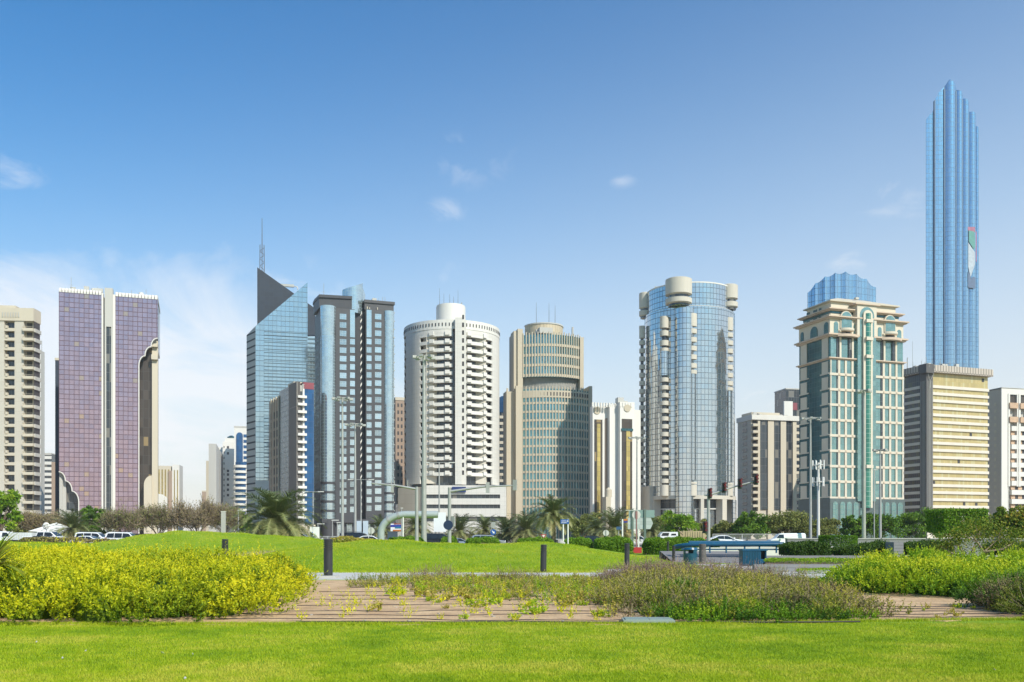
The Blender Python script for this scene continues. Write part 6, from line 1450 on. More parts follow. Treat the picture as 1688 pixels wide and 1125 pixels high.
# ------------------------------------------------------------ blue rail and bins
M_blue = mat('blue_paint', (.008, .085, .18), .35, 0, .08, 2, col2=(.01, .07, .13)); M_blue2 = mat('teal_blue_bin', (.005, .07, .11), .4, 0, .1, 3)
r = empty('guard_rail', (X(1118, 53), 53, 0), 0, 'long blue tubular rail on top of the grey underpass wall', 'railing')
L_ = X(1292, 53)-X(1118, 53); zr = Z(897.5, 53)
MB().tube([(0, .9, zr-.16), (.3, .2, zr-.08), (.8, 0, zr), (L_, 0, zr)], .13, 10).tube([(.8, .9, zr+.10), (L_, .8, zr+.12)], .09, 8).build('top_rail', M_blue, r)
MB().tube([(.2, .1, zr-.3), (L_, .1, zr-.3)], .045, 8).build('lower_rail', M_blue, r)
for t in (.12, .3, .455, .63, .77, .93): MB().box(L_*t-.04, L_*t+.04, -.02, .06, Z(912, 53), zr).build('post', M_blue, r)
sl_ = MB()
for i in range(46): x = .9+i*(L_-1)/46; sl_.box(x, x+.05, .05, .85, zr+.02, zr+.06)
sl_.build('cross_slats', M_blue, r)
M_ramp = mat('ramp_grey', (.22, .21, .21), .85, 0, .08, 1.4, .2)
tag(MB().add([(X(1112, 51), 51, .0), (X(1262, 51), 51, 0), (X(1262, 51), 56, Z(909, 56)), (X(1112, 51), 56, Z(909, 56))], [(0, 1, 2, 3)]).box(X(1112, 51), X(1262, 51), 56, 56.3, -.1, Z(909, 56)).build('paved_ramp', M_ramp), kind='structure')
wall('white_wall', 'low white painted wall behind the blue rail', X(1150, 60), X(1300, 60), 60, 60.3, Z(903, 60), M_whitep)
def bin_(px, D, top, w_, d_, label, double):
    o = empty('litter_bin', (X(px, D), D, 0), .08, label, 'litter bin'); h = Z(top, D)
    if double:
        MB().box(-w_/2, w_*.22, -d_/2, d_/2, .04, h-.08).build('bin_body', M_blue2, o)
        q = MB()
        for i in range(11): x = -w_/2+.03+i*(w_*.72-.06)/10; q.box(x-.018, x+.018, -d_/2-.02, -d_/2, .06, h-.1)
        q.build('slats', M_blue, o)
        MB().box(-w_/2-.04, w_/2+.04, -d_/2-.04, d_/2+.04, h-.08, h).build('lid', M_blue, o)
        MB().box(w_*.22, w_/2, -d_/2+.02, d_/2, .0, h*.42).box(w_*.22, w_*.26, -d_/2+.02, d_/2, h*.42, h-.08).box(w_*.46, w_/2, -d_/2+.02, d_/2, h*.42, h-.08).box(w_*.26, w_*.46, d_/2-.05, d_/2, h*.42, h-.08).build('ashtray_side', M_blue, o)
        MB().box(w_*.26, w_*.46, -.05, d_/2-.06, h*.42, h-.08).build('opening', M_black, o)
    else:
        MB().cyl((0, 0), w_/2, .03, h*.66, 24).build('bin_body', M_blue2, o)
        MB().arc((0, 0), w_/2-.04, w_/2, .2, 1.6, h*.66, h*.88, 6).arc((0, 0), w_/2-.04, w_/2, 2.4, 3.6, h*.66, h*.88, 6).arc((0, 0), w_/2-.04, w_/2, 4.9, 5.6, h*.66, h*.88, 6).build('uprights', M_blue2, o)
        MB().cyl((0, 0), w_/2+.03, h*.88, h, 24, r2=w_/2-.02).build('lid', M_blue, o); MB().cyl((0, 0), w_/2-.06, .1, h*.64, 16).build('liner', M_black, o)
bin_(1138, 49, 903, .74, .7, 'round teal-blue litter bin with an open side under its lid', False)
bin_(1241, 46.5, 905.5, 1.24, .6, 'wide slatted teal-blue double litter bin with a side opening', True)
# ------------------------------------------------------------ poles, lamps, signals
def pole(name, label, px, D, ytop, r0, r1, m=M_steel, cat='lamp post', group=None, zbase=0):
    o = empty(name, (X(px, D), D, zbase), 0, label, cat, group); h = Z(ytop, D)-zbase
    MB().tube([(0, 0, -.1), (0, 0, h*.5), (0, 0, h)], [r0, (r0+r1)/2, r1], 12).cyl((0, 0), r0*1.7, -.05, .12, 12).build('pole', m, o); return o, h
M_lampg = mat('lamp_glass', (.62, .62, .58), .3)
def highmast(px, D, ytop, label, w_=1.6, n=6, r0=.22):
    o, h = pole('lighting_mast', label, px, D, ytop, r0, r0*.5, group='tall lighting masts')
    MB().tube([(w_*.55*cos(a), w_*.55*sin(a), h-.1) for a in [2*pi*i/16 for i in range(17)]], .05, 5, cap=False).tube([(-w_*.55, 0, h-.1), (w_*.55, 0, h-.1)], .05, 5).tube([(0, -w_*.55, h-.1), (0, w_*.55, h-.1)], .05, 5).build('head_ring', M_steel, o)
    for i in range(n):
        a = 2*pi*i/n+.3; c = (w_*.62*cos(a), w_*.62*sin(a)); q = MB().obox(c, .30, .17, h-.28, h-.02, a).build('floodlight', M_steel, o); MB().obox((c[0]*1.0, c[1]), .24, .13, h-.31, h-.285, a).build('lens', M_lampg, q)
    return o
highmast(564.5, 118, 656, 'tall floodlight mast, left of the pair before the dark window-grid tower', 1.7)
highmast(585.5, 128, 699, 'shorter floodlight mast, right of the pair before the dark window-grid tower', 1.9)
highmast(699, 96, 587, 'thick tall mast with a flat lamp head before the white round tower', 1.5, 6, .30)
highmast(1050, 165, 721, 'mast with a lamp ring before the big silver-blue tower, left side', 2.2, 6)
highmast(1336, 130, 689, 'mast with a flat lamp ring before the dark side of the arched tower', 2.0)
highmast(1424, 105, 643, 'tallest mast, before the central bay of the arched tower', 1.1, 4, .24)
highmast(1451, 135, 741, 'mast before the right half of the arched tower', 1.6, 4)
def tlamp(px, D, ytop, label, arm=1.2, r0=.13, group='street lamps with two arms'):
    o, h = pole('street_lamp', label, px, D, ytop, r0, r0*.6, group=group)
    MB().tube([(-arm, 0, h), (arm, 0, h)], .05, 6).build('arm', M_steel, o)
    for s in (-1, 1): MB().box(s*arm-.45, s*arm+.45, -.15, .15, h-.06, h+.08).build('lamp_head', M_lampg, o)
    return o
tlamp(516, 140, 811, 'two-armed street lamp before the navy glass block'); tlamp(595, 150, 791, 'two-armed street lamp before the dark window-grid tower', 1.7)
tlamp(724, 130, 763, 'two-armed street lamp crossing the blank white board', 1.8)
def slamp(px, D, ytop, label, s=1):
    o, h = pole('street_lamp', label, px, D, ytop, .09, .06); MB().box(-.1, s*.9, -.1, .1, h-.05, h+.07).build('lamp_head', M_lampg, o)
slamp(1441, 130, 775, 'thin street lamp between the two masts right of the arched tower bay', .6)
slamp(548, 130, 858, 'short lamp post before the entrance of the dark window-grid tower'); slamp(556, 140, 862, 'short lamp post right of a similar one at the dark tower entrance'); slamp(393, 150, 842, 'short street lamp beside the small bright green tree'); slamp(524, 125, 864, 'small lamp post right of the coloured poster board')
slamp(662, 120, 838, 'small lamp on the grey arch pipe gantry', .2)
# telecom mast
o, h = pole('telecom_mast', 'white mobile phone mast with two rings of antennas', 1349, 150, 763, .26, .2, M_whitep, 'mast')
for zz_, n_ in ((h-.4, 8), (h-3.2, 6)):
    MB().tube([(.8*cos(a), .8*sin(a), zz_) for a in [2*pi*i/16 for i in range(17)]], .07, 5, cap=False).tube([(-.8, 0, zz_), (.8, 0, zz_)], .07, 5).tube([(0, -.8, zz_), (0, .8, zz_)], .07, 5).build('antenna_ring', M_whitep, o)
    for i in range(n_): a = 2*pi*i/n_; MB().obox((.95*cos(a), .95*sin(a)), .05, .08, zz_-.7, zz_+.8, a).build('antenna_panel', M_white, o)
# traffic signals
def signal_head(parent, x, y, z, a=0., s=1., back=False):
    q = MB().box(-.19*s, .19*s, -.1, .14, -.55*s, .55*s).build('signal_head', M_dark if not back else M_steel, parent, (x, y, z), a)
    for i, c in enumerate((('signal_red', (.5, .03, .03)), ('signal_amber', (.12, .06, .01)), ('signal_green', (.01, .07, .03)))):
        zc = (.36-.36*i)*s; MB().tube([(0, -.13, zc), (0, -.1, zc)], .12*s, 12, False).build('lamp', mat(c[0], c[1], .3), q)
        MB().arc((0, 0), .13*s, .15*s, pi, 2*pi, 0, .01, 3) ; MB().tube([(0, -.32, zc+.1*s), (0, -.1, zc+.12*s)], .13*s, 8, False).build('visor', mat('visor_red', (.10, .012, .02), .5), q)
    return q
Dg = 62
o, h = pole('traffic_signal', 'cantilever traffic signal with four red-visored heads on a rising arm', 1168, Dg, 812, .13, .10, cat='traffic signal')
x2, z2 = X(1246, Dg)-X(1168, Dg), Z(793, Dg)
MB().tube([(0, 0, h-.2), (x2*.5, 0, (h-.2+z2)/2+.05), (x2, 0, z2)], [.07, .055, .04], 8).build('arm', M_steel, o)
for px, py in ((1169.5, 813), (1193, 803.5), (1219, 797), (1245.5, 790.5)): signal_head(o, X(px, Dg)-X(1168, Dg), -.12, Z(py+1, Dg), .12, .62)
signal_head(o, X(1161.5, Dg)-X(1168, Dg), -.12, Z(870, Dg), .1, .70)
MB().box(-.28, .2, -.1, .1, Z(818, Dg), Z(816, Dg)).build('bracket', M_steel, o)
Dg = 80
o, h = pole('traffic_signal', 'cantilever traffic signal seen from behind, arm rising to the right across the white tower podium', 741, Dg, 804, .17, .14, cat='traffic signal')
x2, z2 = X(850, Dg)-X(741, Dg), Z(800.5, Dg)
MB().tube([(0, 0, h-.35), (x2*.5, 0, (h-.3+z2)/2+.12), (x2, 0, z2)], [.12, .09, .06], 8).build('arm', M_steel, o)
signal_head(o, X(804, Dg)-X(741, Dg), 0, Z(804, Dg), pi, .85, True); signal_head(o, X(849, Dg)-X(741, Dg), 0, Z(800, Dg), pi-.3, .85, True)
MB().tube([(-.1, -.3, Z(866, Dg)), (-.1, -.22, Z(866, Dg))], .42, 20, False).build('disc_back', mat('sign_dark_blue', (.01, .03, .09), .5), o)
signal_head(o, .35, -.1, Z(860, Dg), 2.7, .8, True)
Dg = 80
o, h = pole('traffic_signal', 'cantilever traffic signal with a bare arm reaching left, beside the thick mast', 687, Dg, 803, .17, .14, cat='traffic signal')
x2, z2 = X(612, Dg)-X(687, Dg), Z(797, Dg)
MB().tube([(0, 0, h-.2), (x2*.5, 0, (h-.2+z2)/2+.1), (x2, 0, z2)], [.11, .09, .06], 8).build('arm', M_steel, o)
q = MB()
for px in (645, 650, 672): x = X(px, Dg)-X(687, Dg); q.tube([(x, 0, Z(803, Dg)), (x, 0, Z(792, Dg))], .04, 5)
q.build('aerials', M_steel, o); signal_head(o, X(647, Dg)-X(687, Dg), 0, Z(806, Dg), pi, .6, True)
# grey arch pipe gantry
M_pipe = mat('grey_pipe', (.38, .43, .43), .4, .1, .05, 1); Dg = 104
o = empty('arch_gantry', (X(628, Dg), Dg, 0), 0, 'big grey tubular gantry bending from the ground into a level arm', 'gantry')
pts = [(0, 0, -.1), (0, 0, Z(878, Dg))]+[(2.9-2.9*cos(a), 0, Z(878, Dg)+(Z(848.5, Dg)-Z(878, Dg))*sin(a)) for a in [pi/2*i/10 for i in range(1, 11)]]+[(X(722, Dg)-X(628, Dg), 0, Z(848.5, Dg))]
MB().tube(pts, [.40]*len(pts), 16).build('pipe', M_pipe, o); MB().cyl((0, 0), .6, -.05, .3, 16).build('footing', M_greyconc, o)
for t in (pts[6], pts[9]): MB().tube([(t[0]-.12, 0, t[2]-.05), (t[0]+.12, 0, t[2]+.05)], .43, 16).build('joint_ring', M_steel, o)
# sign boards
def board(name, label, px0, px1, y0, y1, D, m, posts=2, mp=M_steel, cat='sign', tk=.08, low=0.):
    o = empty(name, (X((px0+px1)/2, D), D, low), 0, label, cat); w_ = X(px1, D)-X(px0, D)
    MB().box(-w_/2, w_/2, -tk, tk*.5, Z(y1, D)-low, Z(y0, D)-low).build('panel', m, o)
    for i in range(posts): x = 0 if posts == 1 else (-.5+i)*w_*.72; MB().tube([(x, tk, -.1), (x, tk, Z(y0+1, D)-low)], .055, 8).build('post', mp, o)
    return o, w_
M_wboard = mat('white_board', (.74, .76, .78), .4, 0, .02); M_pboard = mat('pale_blue_board', (.50, .58, .66), .4, 0, .03)
board('blank_board', 'large blank white board crossed by a lamp post, right of the arch pipe', 715, 735, 845, 877, 118, M_wboard)
board('blank_board', 'pale blue-grey board behind a lamp post, left one of the pair', 588, 596, 859, 884, 128, M_pboard, 1); board('blank_board', 'pale blue-grey board behind a lamp post, right one of the pair', 598.5, 607, 859, 884, 128, M_pboard, 1)
o, w_ = board('poster_board', 'white poster board with a blue and green emblem before the navy glass block', 511, 526.5, 869, 889, 100, M_wboard, 0)
d = .09
MB().box(-w_*.38, -w_*.16, -d-.02, -d, Z(880, 100), Z(877.5, 100)).box(-w_*.30, -w_*.20, -d-.02, -d, Z(885, 100), Z(880, 100)).build('blue_emblem', mat('emblem_blue', (.03, .2, .5), .5), o); MB().box(-w_*.40, -w_*.1, -d-.02, -d, Z(888.5, 100), Z(886, 100)).xz([(0, Z(884, 100)), (w_*.12, Z(884, 100)), (w_*.06, Z(879, 100))], -d-.02, -d).build('green_emblem', mat('emblem_green', (.08, .45, .2), .5), o)
o, w_ = board('shop_sign', 'small blue and orange shop sign behind the white post', 644, 663, 863.5, 876, 125, M_wboard, 0)
MB().box(-w_*.5, w_*.42, -.12, -.09, Z(869, 125), Z(865.5, 125)).build('blue_strip', mat('emblem_navy', (.03, .04, .35), .5), o)
MB().box(-w_*.1, w_*.48, -.15, -.12, Z(871, 125), Z(868.5, 125)).build('teal_strip', mat('emblem_teal', (.02, .2, .35), .5), o); MB().box(-w_*.3, w_*.46, -.12, -.09, Z(876, 125), Z(873.5, 125)).build('orange_strip', mat('emblem_orange', (.55, .17, .03), .5), o); MB().box(-w_*.2, w_*.5, -.13, -.09, Z(864.6, 125), Z(863.5, 125)).build('red_strip', mat('emblem_red', (.5, .08, .04), .5), o)
board('site_hoarding', 'grey hoarding panels below the small shop sign', 639, 664, 877, 890, 126, M_greyconc, 0)
def rsign(name, label, px, py, rad, D, face, mb_extra=None, ztop=None):
    o = empty(name, (X(px, D), D, 0), 0, label, 'sign'); z = Z(py, D); rr_ = rad/F*D
    MB().tube([(0, .08, -.1), (0, .08, z+rr_)], .045, 8).build('post', M_steel, o); MB().tube([(0, -.03, z), (0, .03, z)], rr_, 24, False).build('disc', face, o); return o, z, rr_
o, z, r_ = rsign('round_sign', 'back of a round sign with its post showing, left of the arch pipe', 612, 875, 5.4, 112, M_lampg); MB().box(-.06, .06, -.09, -.03, z-r_*.9, z+r_*.9).build('rear_bracket', M_steel, o)
o, z, r_ = rsign('round_sign', 'back of a round sign above the hedges, right of the tallest palm', 999, 879, 5.0, 95, M_lampg); MB().box(-.05, .05, -.09, -.03, z-r_*.9, z+r_*.9).build('rear_bracket', M_steel, o)
M_signb = mat('sign_blue', (.01, .09, .36), .35, 0, .03)
o, z, r_ = rsign('round_sign', 'blue disc sign with a white arrow pointing down right', 813, 877.5, 4.8, 88, M_signb)
MB().xz([(-r_*.5, z+r_*.35), (-r_*.3, z+r_*.55), (r_*.18, z+r_*.08), (r_*.38, z+r_*.28), (r_*.5, z-r_*.5), (-r_*.25, z-r_*.36), (-r_*.03, z-r_*.14)], -.05, -.03).build('arrow', M_white, o); MB().box(-.2, .2, .1, .14, z+r_*1.5, z+r_*3.4).build('small_plate', M_steel, o)
o = empty('triangle_sign', (X(896, 110), 110, 0), 0, 'small red-bordered triangular give-way sign behind the flat hedge', 'sign'); z = Z(884, 110); s = .34
MB().tube([(0, .06, -.1), (0, .06, z+s)], .04, 8).build('post', M_steel, o); MB().xz([(-s, z+s*.6), (s, z+s*.6), (0, z-s)], 0, .04).build('red_panel', mat('sign_red', (.5, .05, .06), .4), o); MB().xz([(-s*.55, z+s*.38), (s*.55, z+s*.38), (0, z-s*.55)], -.02, 0).build('white_center', M_white, o)
# blue street name sign on two white posts
D = 66; o = empty('street_sign', (X(931, D), D, float(terr(X(931, D), D))), 0, 'blue rectangular street sign on two white posts of unequal height', 'sign'); z0 = o.location.z
w_ = X(938, D)-X(924, D)
MB().box(-w_/2, w_/2, -.03, .03, Z(863.8, D)-z0, Z(856.5, D)-z0).build('panel', M_signb, o)
q = MB()
zt = Z(856.5, D)-z0; zb = Z(863.8, D)-z0; R2 = random.Random(4)
x = -w_*.38
while x < w_*.2: q.box(x, x+.035, -.04, -.03, zt-.13, zt-.07+R2.uniform(-.02, .02)); q.box(x, x+.06, -.04, -.03, zt-.145, zt-.125); x += .075
x = -w_*.40
while x < w_*.18: q.box(x, x+.03, -.04, -.03, zb+.05, zb+.11); x += .055
q.box(w_*.30, w_*.40, -.04, -.03, zt-.19, zt-.07); q.build('lettering', M_white, o)
for px, top in ((928.5, 864), (936.3, 856)): MB().tube([(X(px, D)-X(931, D), .05, -.2), (X(px, D)-X(931, D), .05, Z(top, D)-z0)], .05, 10).build('post', M_white, o)
def wpost(px, D, y, lb): o, h = pole('white_post', lb, px, D, y, .075, .07, M_white, 'post', None); return o
wpost(664.5, 98, 853, 'white round post left of the bare signal arm'); wpost(1026, 84, 856, 'white round post beside the back of the big road sign'); wpost(1052.5, 92, 873, 'short white post behind the red signal base')
D = 86; o, w_ = board('banner_sign', 'small orange white and navy sign hanging by the white post', 1028, 1034.5, 856, 862, 86, mat('emblem_navy2', (.05, .06, .3), .5), 0); MB().box(-w_*.5, w_*.5, -.11, -.09, Z(858.8, D), Z(856, D)).build('orange_strip', MATS['emblem_orange'], o)
board('small_blue_sign', 'small dark blue sign in front of the right-hand palm', 1016, 1024, 868.5, 873.5, 100, mat('dim_blue', (.03, .10, .22), .5), 1)
# big road sign seen from behind
D = 88; o = empty('road_sign', (X(1055, D), D, 0), 0, 'back of a big arrow-shaped grey road sign on green-grey posts', 'sign'); f = lambda px: X(px, D)-X(1055, D)
M_back = grid('sign_back', (.42, .47, .46), 20, .32, (.30, .34, .34), .02, .5, lwv=.03)
MB().xz([(f(1035), Z(872.5, D)), (f(1072), Z(872.5, D)), (f(1076.5), Z(863, D)), (f(1073), Z(854, D)), (f(1035), Z(854, D))], 0, .05).build('arrow_panel', M_back, o)
MB().box(f(1036.5), f(1079), .0, .05, Z(853.6, D), Z(841, D)).build('upper_panel', mat('sign_back_green', (.20, .29, .28), .5, 0, .05), o)
for px, t in ((1042.5, 840), (1063, 840)): MB().box(f(px)-.10, f(px)+.10, -.12, 0, -.1, Z(t, D)).build('post', mat('post_green_grey', (.12, .17, .15), .5), o)
D = 80; o, z, r_ = rsign('round_sign', 'white back of a round sign on a reddish pole over a red base', 1049, 849, 7, 80, M_lampg); MB().box(-.09, .09, -.12, -.03, z-r_, z+r_*.8).build('rear_bracket', mat('pole_rose', (.30, .16, .15), .5), o); MB().tube([(0, -.06, .4), (0, -.06, z)], .06, 8).build('red_pole', MATS['pole_rose'], o)
MB().box(-.42, .42, -.35, .35, 0, Z(902.5, 80)).build('red_base', mat('red_paint', (.45, .03, .03), .5), o)
MB().box(-.95, .1, -.1, .1, z+r_*1.0, z+r_*1.12).build('lamp_arm', M_lampg, o)
# stele
o = empty('stele', (X(368.5, 96), 96, 0), 0, 'plain grey upright stele on the crest of the left mound', 'stele'); w_ = X(372, 96)-X(365, 96)
MB().box(-w_/2, w_/2, -.12, .12, -.1, Z(844, 96)).build('slab', M_cap, o); MB().box(-w_/2-.02, w_/2+.02, -.14, .14, Z(844, 96), Z(843, 96)).build('cap', M_whitep, o)
# railings along the road
def railing(label, px0, px1, D, h=1.05, step=1.6, m=M_lampg):
    x0, x1 = X(px0, D), X(px1, D); o = empty('railing', (x0, D, .02), 0, label, 'railing', 'road railings'); q = MB(); L_ = x1-x0
    q.tube([(0, 0, h), (L_, 0, h)], .04, 6).tube([(0, 0, .15), (L_, 0, .15)], .03, 6).build('rails', m, o); q = MB(); x = 0
    while x < L_: q.box(x-.03, x+.03, -.03, .03, 0, h); x += step
    q.build('posts', m, o); q = MB(); x = .15
    while x < L_: q.box(x-.012, x+.012, -.012, .012, .15, h); x += .16
    q.build('bars', m, o)
railing('white road railing behind the cars between the white tent and the left mound', -60, 300, 160, 1.35); railing('white road railing under the dark window-grid tower', 525, 715, 158, 1.3); railing('white road railing below the trees left of the white van', 1175, 1290, 155, 1.7, 5); railing('pale road railing beside the tallest palm trunk', 900, 975, 120, 1.0)
# tent and dish
D = 152; o = empty('tent', (X(90, D), D, 0), 0, 'white pitched event tent behind the parked cars at the left', 'tent'); M_canvas = mat('tent_canvas', (.78, .77, .72), .7, 0, .03)
f = lambda px: X(px, D)-X(90, D)
q = MB(); e = Z(876, D); t = Z(861.5, D)
q.add([(f(62), -3, e), (f(118), -3, e-.3), (f(118), 5, e-.3), (f(62), 5, e), (f(88), 1, t)], [(0, 1, 4), (1, 2, 4), (2, 3, 4), (3, 0, 4)]); q.box(f(62), f(118), -3.02, -2.95, e-.9, e-.3); q.build('roof', M_canvas, o)
MB().xz([(f(100), Z(872, D)), (f(124), Z(887, D)), (f(118), Z(888, D)), (f(97), Z(880, D))], -3.6, -3.4).build('awning', M_canvas, o)
for px in (63, 90, 117): 
    for y in (-2.8, 4.8): MB().tube([(f(px), y, -.1), (f(px), y, e)], .06, 6).build('pole', M_steel, o)
MB().box(f(63), f(117), 4.7, 4.85, 0, e-.3).build('rear_wall', mat('tent_inside', (.45, .30, .18), .8), o)
o = empty('satellite_dish', (X(76, 138), 138, 0), 0, 'white satellite dish on a pole before the white tent', 'satellite dish'); z = Z(867.5, 138)
MB().tube([(0, .1, -.1), (0, .1, z)], .06, 8).build('pole', M_steel, o); q = MB()
for i in range(3): q.tube([(0, -.05-.06*(3-i)*.2, z), (0, .02, z)], [.42-.02*i, .55-.1*i], 20, True)
q.build('dish', M_white, o); MB().tube([(0, -.05, z-.4), (0, -.6, z)], .03, 5).box(-.07, .07, -.68, -.55, z-.06, z+.1).build('feed_arm', M_dark, o)
# containers
o = empty('box_truck', (X(40, 122), 122, .02), 0, 'white ribbed cargo box of a lorry left of the white pickup', 'lorry'); f = lambda px: X(px, 122)-X(40, 122)
MB().box(f(14), f(52), 0, 2.3, .9, Z(878.5, 122)).build('cargo_box', grid('ribbed_white', (.66, .68, .66), .35, 9, (.5, .52, .5), .06, .5, var=.03), o); MB().box(f(14), f(52), .2, 2.1, .5, .9).build('chassis', M_dark, o)
for px in (20, 44): MB().tube([(f(px), -.02, .42), (f(px), .3, .42)], .42, 16, False).build('wheel', M_black, o)
# skip with rubble
o = empty('skip', (X(1143, 124), 124, .02), 0, 'pale yellow open skip piled with timber behind the hedge bank', 'skip'); f = lambda px: X(px, 124)-X(1143, 124); M_skip = mat('faded_yellow', (.50, .42, .22), .7, 0, .15, 1.2)
MB().xz([(f(1126), .5), (f(1158), .5), (f(1165), Z(884, 124)), (f(1158), Z(876, 124)), (f(1126), Z(876, 124))], 0, .12).xz([(f(1126), .5), (f(1158), .5), (f(1165), Z(884, 124)), (f(1158), Z(876, 124)), (f(1126), Z(876, 124))], 2.1, 2.2).box(f(1126), f(1158), .1, 2.1, .5, .6).build('skip_body', M_skip, o)
q = MB()
for i in range(9): x = f(1126)+i*.33; q.box(x, x+.09, -.1, 0, .55, Z(876.5, 124))
q.build('ribs', M_skip, o); q = MB()
for i in range(16): x = R.uniform(f(1128), f(1158)); z = Z(877, 124)-.5; q.tube([(x, R.uniform(.3, 1.8), z), (x+R.uniform(-1, 1), R.uniform(.3, 1.8), z+R.uniform(.5, 1.0))], .07, 5)
q.build('timber', M_twig, o)
# ------------------------------------------------------------ vehicles
M_cglass = mat('car_glass', (.02, .025, .03), .06, 0, .05); M_tyre = mat('tyre', (.02, .02, .02), .8); M_rim = mat('rim', (.5, .5, .5), .3, .7); M_tail = mat('tail_lamp', (.4, .02, .02), .3); M_head = mat('head_lamp', (.7, .7, .68), .15)
PROF = {
 'suv': ([(-2.4, .45), (2.35, .45), (2.42, .7), (2.36, 1.0), (1.35, 1.13), (.65, 1.70), (.4, 1.80), (-1.9, 1.84), (-2.3, 1.72), (-2.42, 1.1)], [[(1.22, 1.14), (.62, 1.64), (-.12, 1.69), (-.12, 1.14)], [(-.2, 1.14), (-.2, 1.69), (-1.15, 1.70), (-1.15, 1.14)], [(-1.23, 1.14), (-1.23, 1.70), (-2.05, 1.66), (-2.2, 1.16)]]),
 'sedan': ([(-2.3, .4), (2.25, .4), (2.3, .62), (2.2, .84), (1.15, .97), (.35, 1.40), (-.2, 1.46), (-.95, 1.42), (-1.75, 1.05), (-2.28, .98)], [[(1.0, .98), (.32, 1.34), (-.15, 1.38), (-.15, .98)], [(-.22, .98), (-.22, 1.38), (-.9, 1.35), (-1.5, 1.03)]]),
 'van': ([(-2.6, .45), (2.5, .45), (2.6, .8), (2.45, 1.1), (1.75, 1.35), (1.2, 1.95), (.9, 2.05), (-2.45, 2.08), (-2.6, 1.9)], [[(1.68, 1.36), (1.18, 1.88), (.55, 1.9), (.55, 1.36)]]),
 'pickup': ([(-2.7, .55), (2.4, .55), (2.5, .8), (2.4, 1.1), (1.35, 1.22), (.65, 1.78), (-.95, 1.82), (-1.15, 1.25), (-2.7, 1.25)], [[(1.22, 1.23), (.6, 1.72), (-.1, 1.74), (-.1, 1.23)], [(-.2, 1.23), (-.2, 1.74), (-.88, 1.74), (-1.0, 1.23)]])}
def car(label, px, D, kind, paint, flip=False, s=1., roof=True, group=None, z0=.02, rz=0.):
    o = empty('parked_car' if kind != 'van' else 'van', (X(px, D), D, z0), (pi if flip else 0)+rz, label, {'van': 'van', 'pickup': 'pickup truck'}.get(kind, 'car'), group); o.scale = (s, s, s)
    pr, wins = PROF[kind]; W_ = .9; q = MB()
    belt = 1.0 if kind == 'sedan' else 1.2
    def wy(z): return W_-max(0, z-belt)*.32
    n = len(pr); vs = [(x, -wy(z), z) for x, z in pr]+[(x, wy(z), z) for x, z in pr]
    q.add(vs, [tuple(range(n)), tuple(range(2*n-1, n-1, -1))]+[(i, n+i, n+(i+1) % n, (i+1) % n) for i in range(n)])
    bo = q.build('body', paint, o); bv = bo.modifiers.new('bevel', 'BEVEL'); bv.width = .07; bv.segments = 2; bv.limit_method = 'ANGLE'; bv.angle_limit = radians(25)
    for w in wins:
        m_ = len(w)
        for sg in (-1, 1): MB().add([(x, sg*(wy(z)+.012), z) for x, z in w], [tuple(range(m_)) if sg < 0 else tuple(range(m_-1, -1, -1))]).build('side_window', M_cglass, o)
    # windscreen
    g_ = sorted([p for p in pr if p[1] > belt-.1 and p[0] > .2], key=lambda p: p[1]); a_, b_ = g_[0] if g_[0][0] < 2 else g_[1], g_[-1]
    ps = [p for p in pr if p[0] > 0]; 
    a_ = [p for p in pr if 1. < p[0] < 1.9][-1]; b_ = pr[pr.index(a_)+1]
    ux, uz = (b_[1]-a_[1])*.03, -(b_[0]-a_[0])*.03
    MB().add([(a_[0]+ux-.06, -wy(a_[1])+.1, a_[1]+uz+.04), (a_[0]+ux-.06, wy(a_[1])-.1, a_[1]+uz+.04), (b_[0]+ux, wy(b_[1])-.1, b_[1]+uz-.03), (b_[0]+ux, -wy(b_[1])+.1, b_[1]+uz-.03)], [(0, 1, 2, 3)]).build('windscreen', M_cglass, o)
    for x in (1.45, -1.45):
        for sg in (-1, 1):
            w_ = empty('wheel', (x, sg*(W_-.1), .36)); w_.parent = o
            MB().tube([(0, -.12, 0), (0, .12, 0)], .36, 18, False).build('tyre', M_tyre, w_); MB().tube([(0, -.135, 0), (0, .135, 0)], .22, 12, False).build('rim', M_rim, w_)
    for sg in (-1, 1):
        MB().box(2.22, 2.36, sg*.68-.16, sg*.68+.16, .72, .88).build('headlight', M_head, o); MB().box(-2.42 if kind in ('suv',) else -2.3, -2.2, sg*.76-.1, sg*.76+.1, .85, 1.15).build('tail_light', M_tail, o)
        MB().box(.95, 1.15, sg*(W_+.02)-.06, sg*(W_+.02)+.12*sg, belt-.02, belt+.16).build('mirror', paint, o)
    if kind == 'suv':
        for sg in (-1, 1): MB().tube([(.2, sg*.6, 1.88), (-1.8, sg*.6, 1.92)], .03, 5).build('roof_rail', M_dark, o)
    return o
P_w = mat('car_white', (.75, .76, .78), .25, 0, .02); P_s = mat('car_silver', (.40, .42, .44), .25, .5, .02); P_b = mat('car_black', (.015, .017, .022), .15, 0, .05); P_g = mat('car_grey', (.20, .22, .24), .25, .4, .03)
pc = 'cars on the road'
zr = .35
car('white double-cab pickup half hidden by the low hedge at the left, before the tent', 80, 121, 'pickup', P_w, s=1.12, z0=zr-.35, group=pc)
car('dark saloon in front of the white pickup, only its windows showing', 72, 114, 'sedan', P_b, s=1.0, group=pc); car('white van or lorry cab cut by the spiky plant at the left edge', 2, 124, 'van', P_w, s=1.0, group=pc)
car('white off-roader with black side windows right of the tent', 157, 128, 'suv', P_w, s=1.05, z0=.05, group=pc); car('white saloon roof below the first white off-roader', 148, 115, 'sedan', P_w, s=1.0, group=pc)
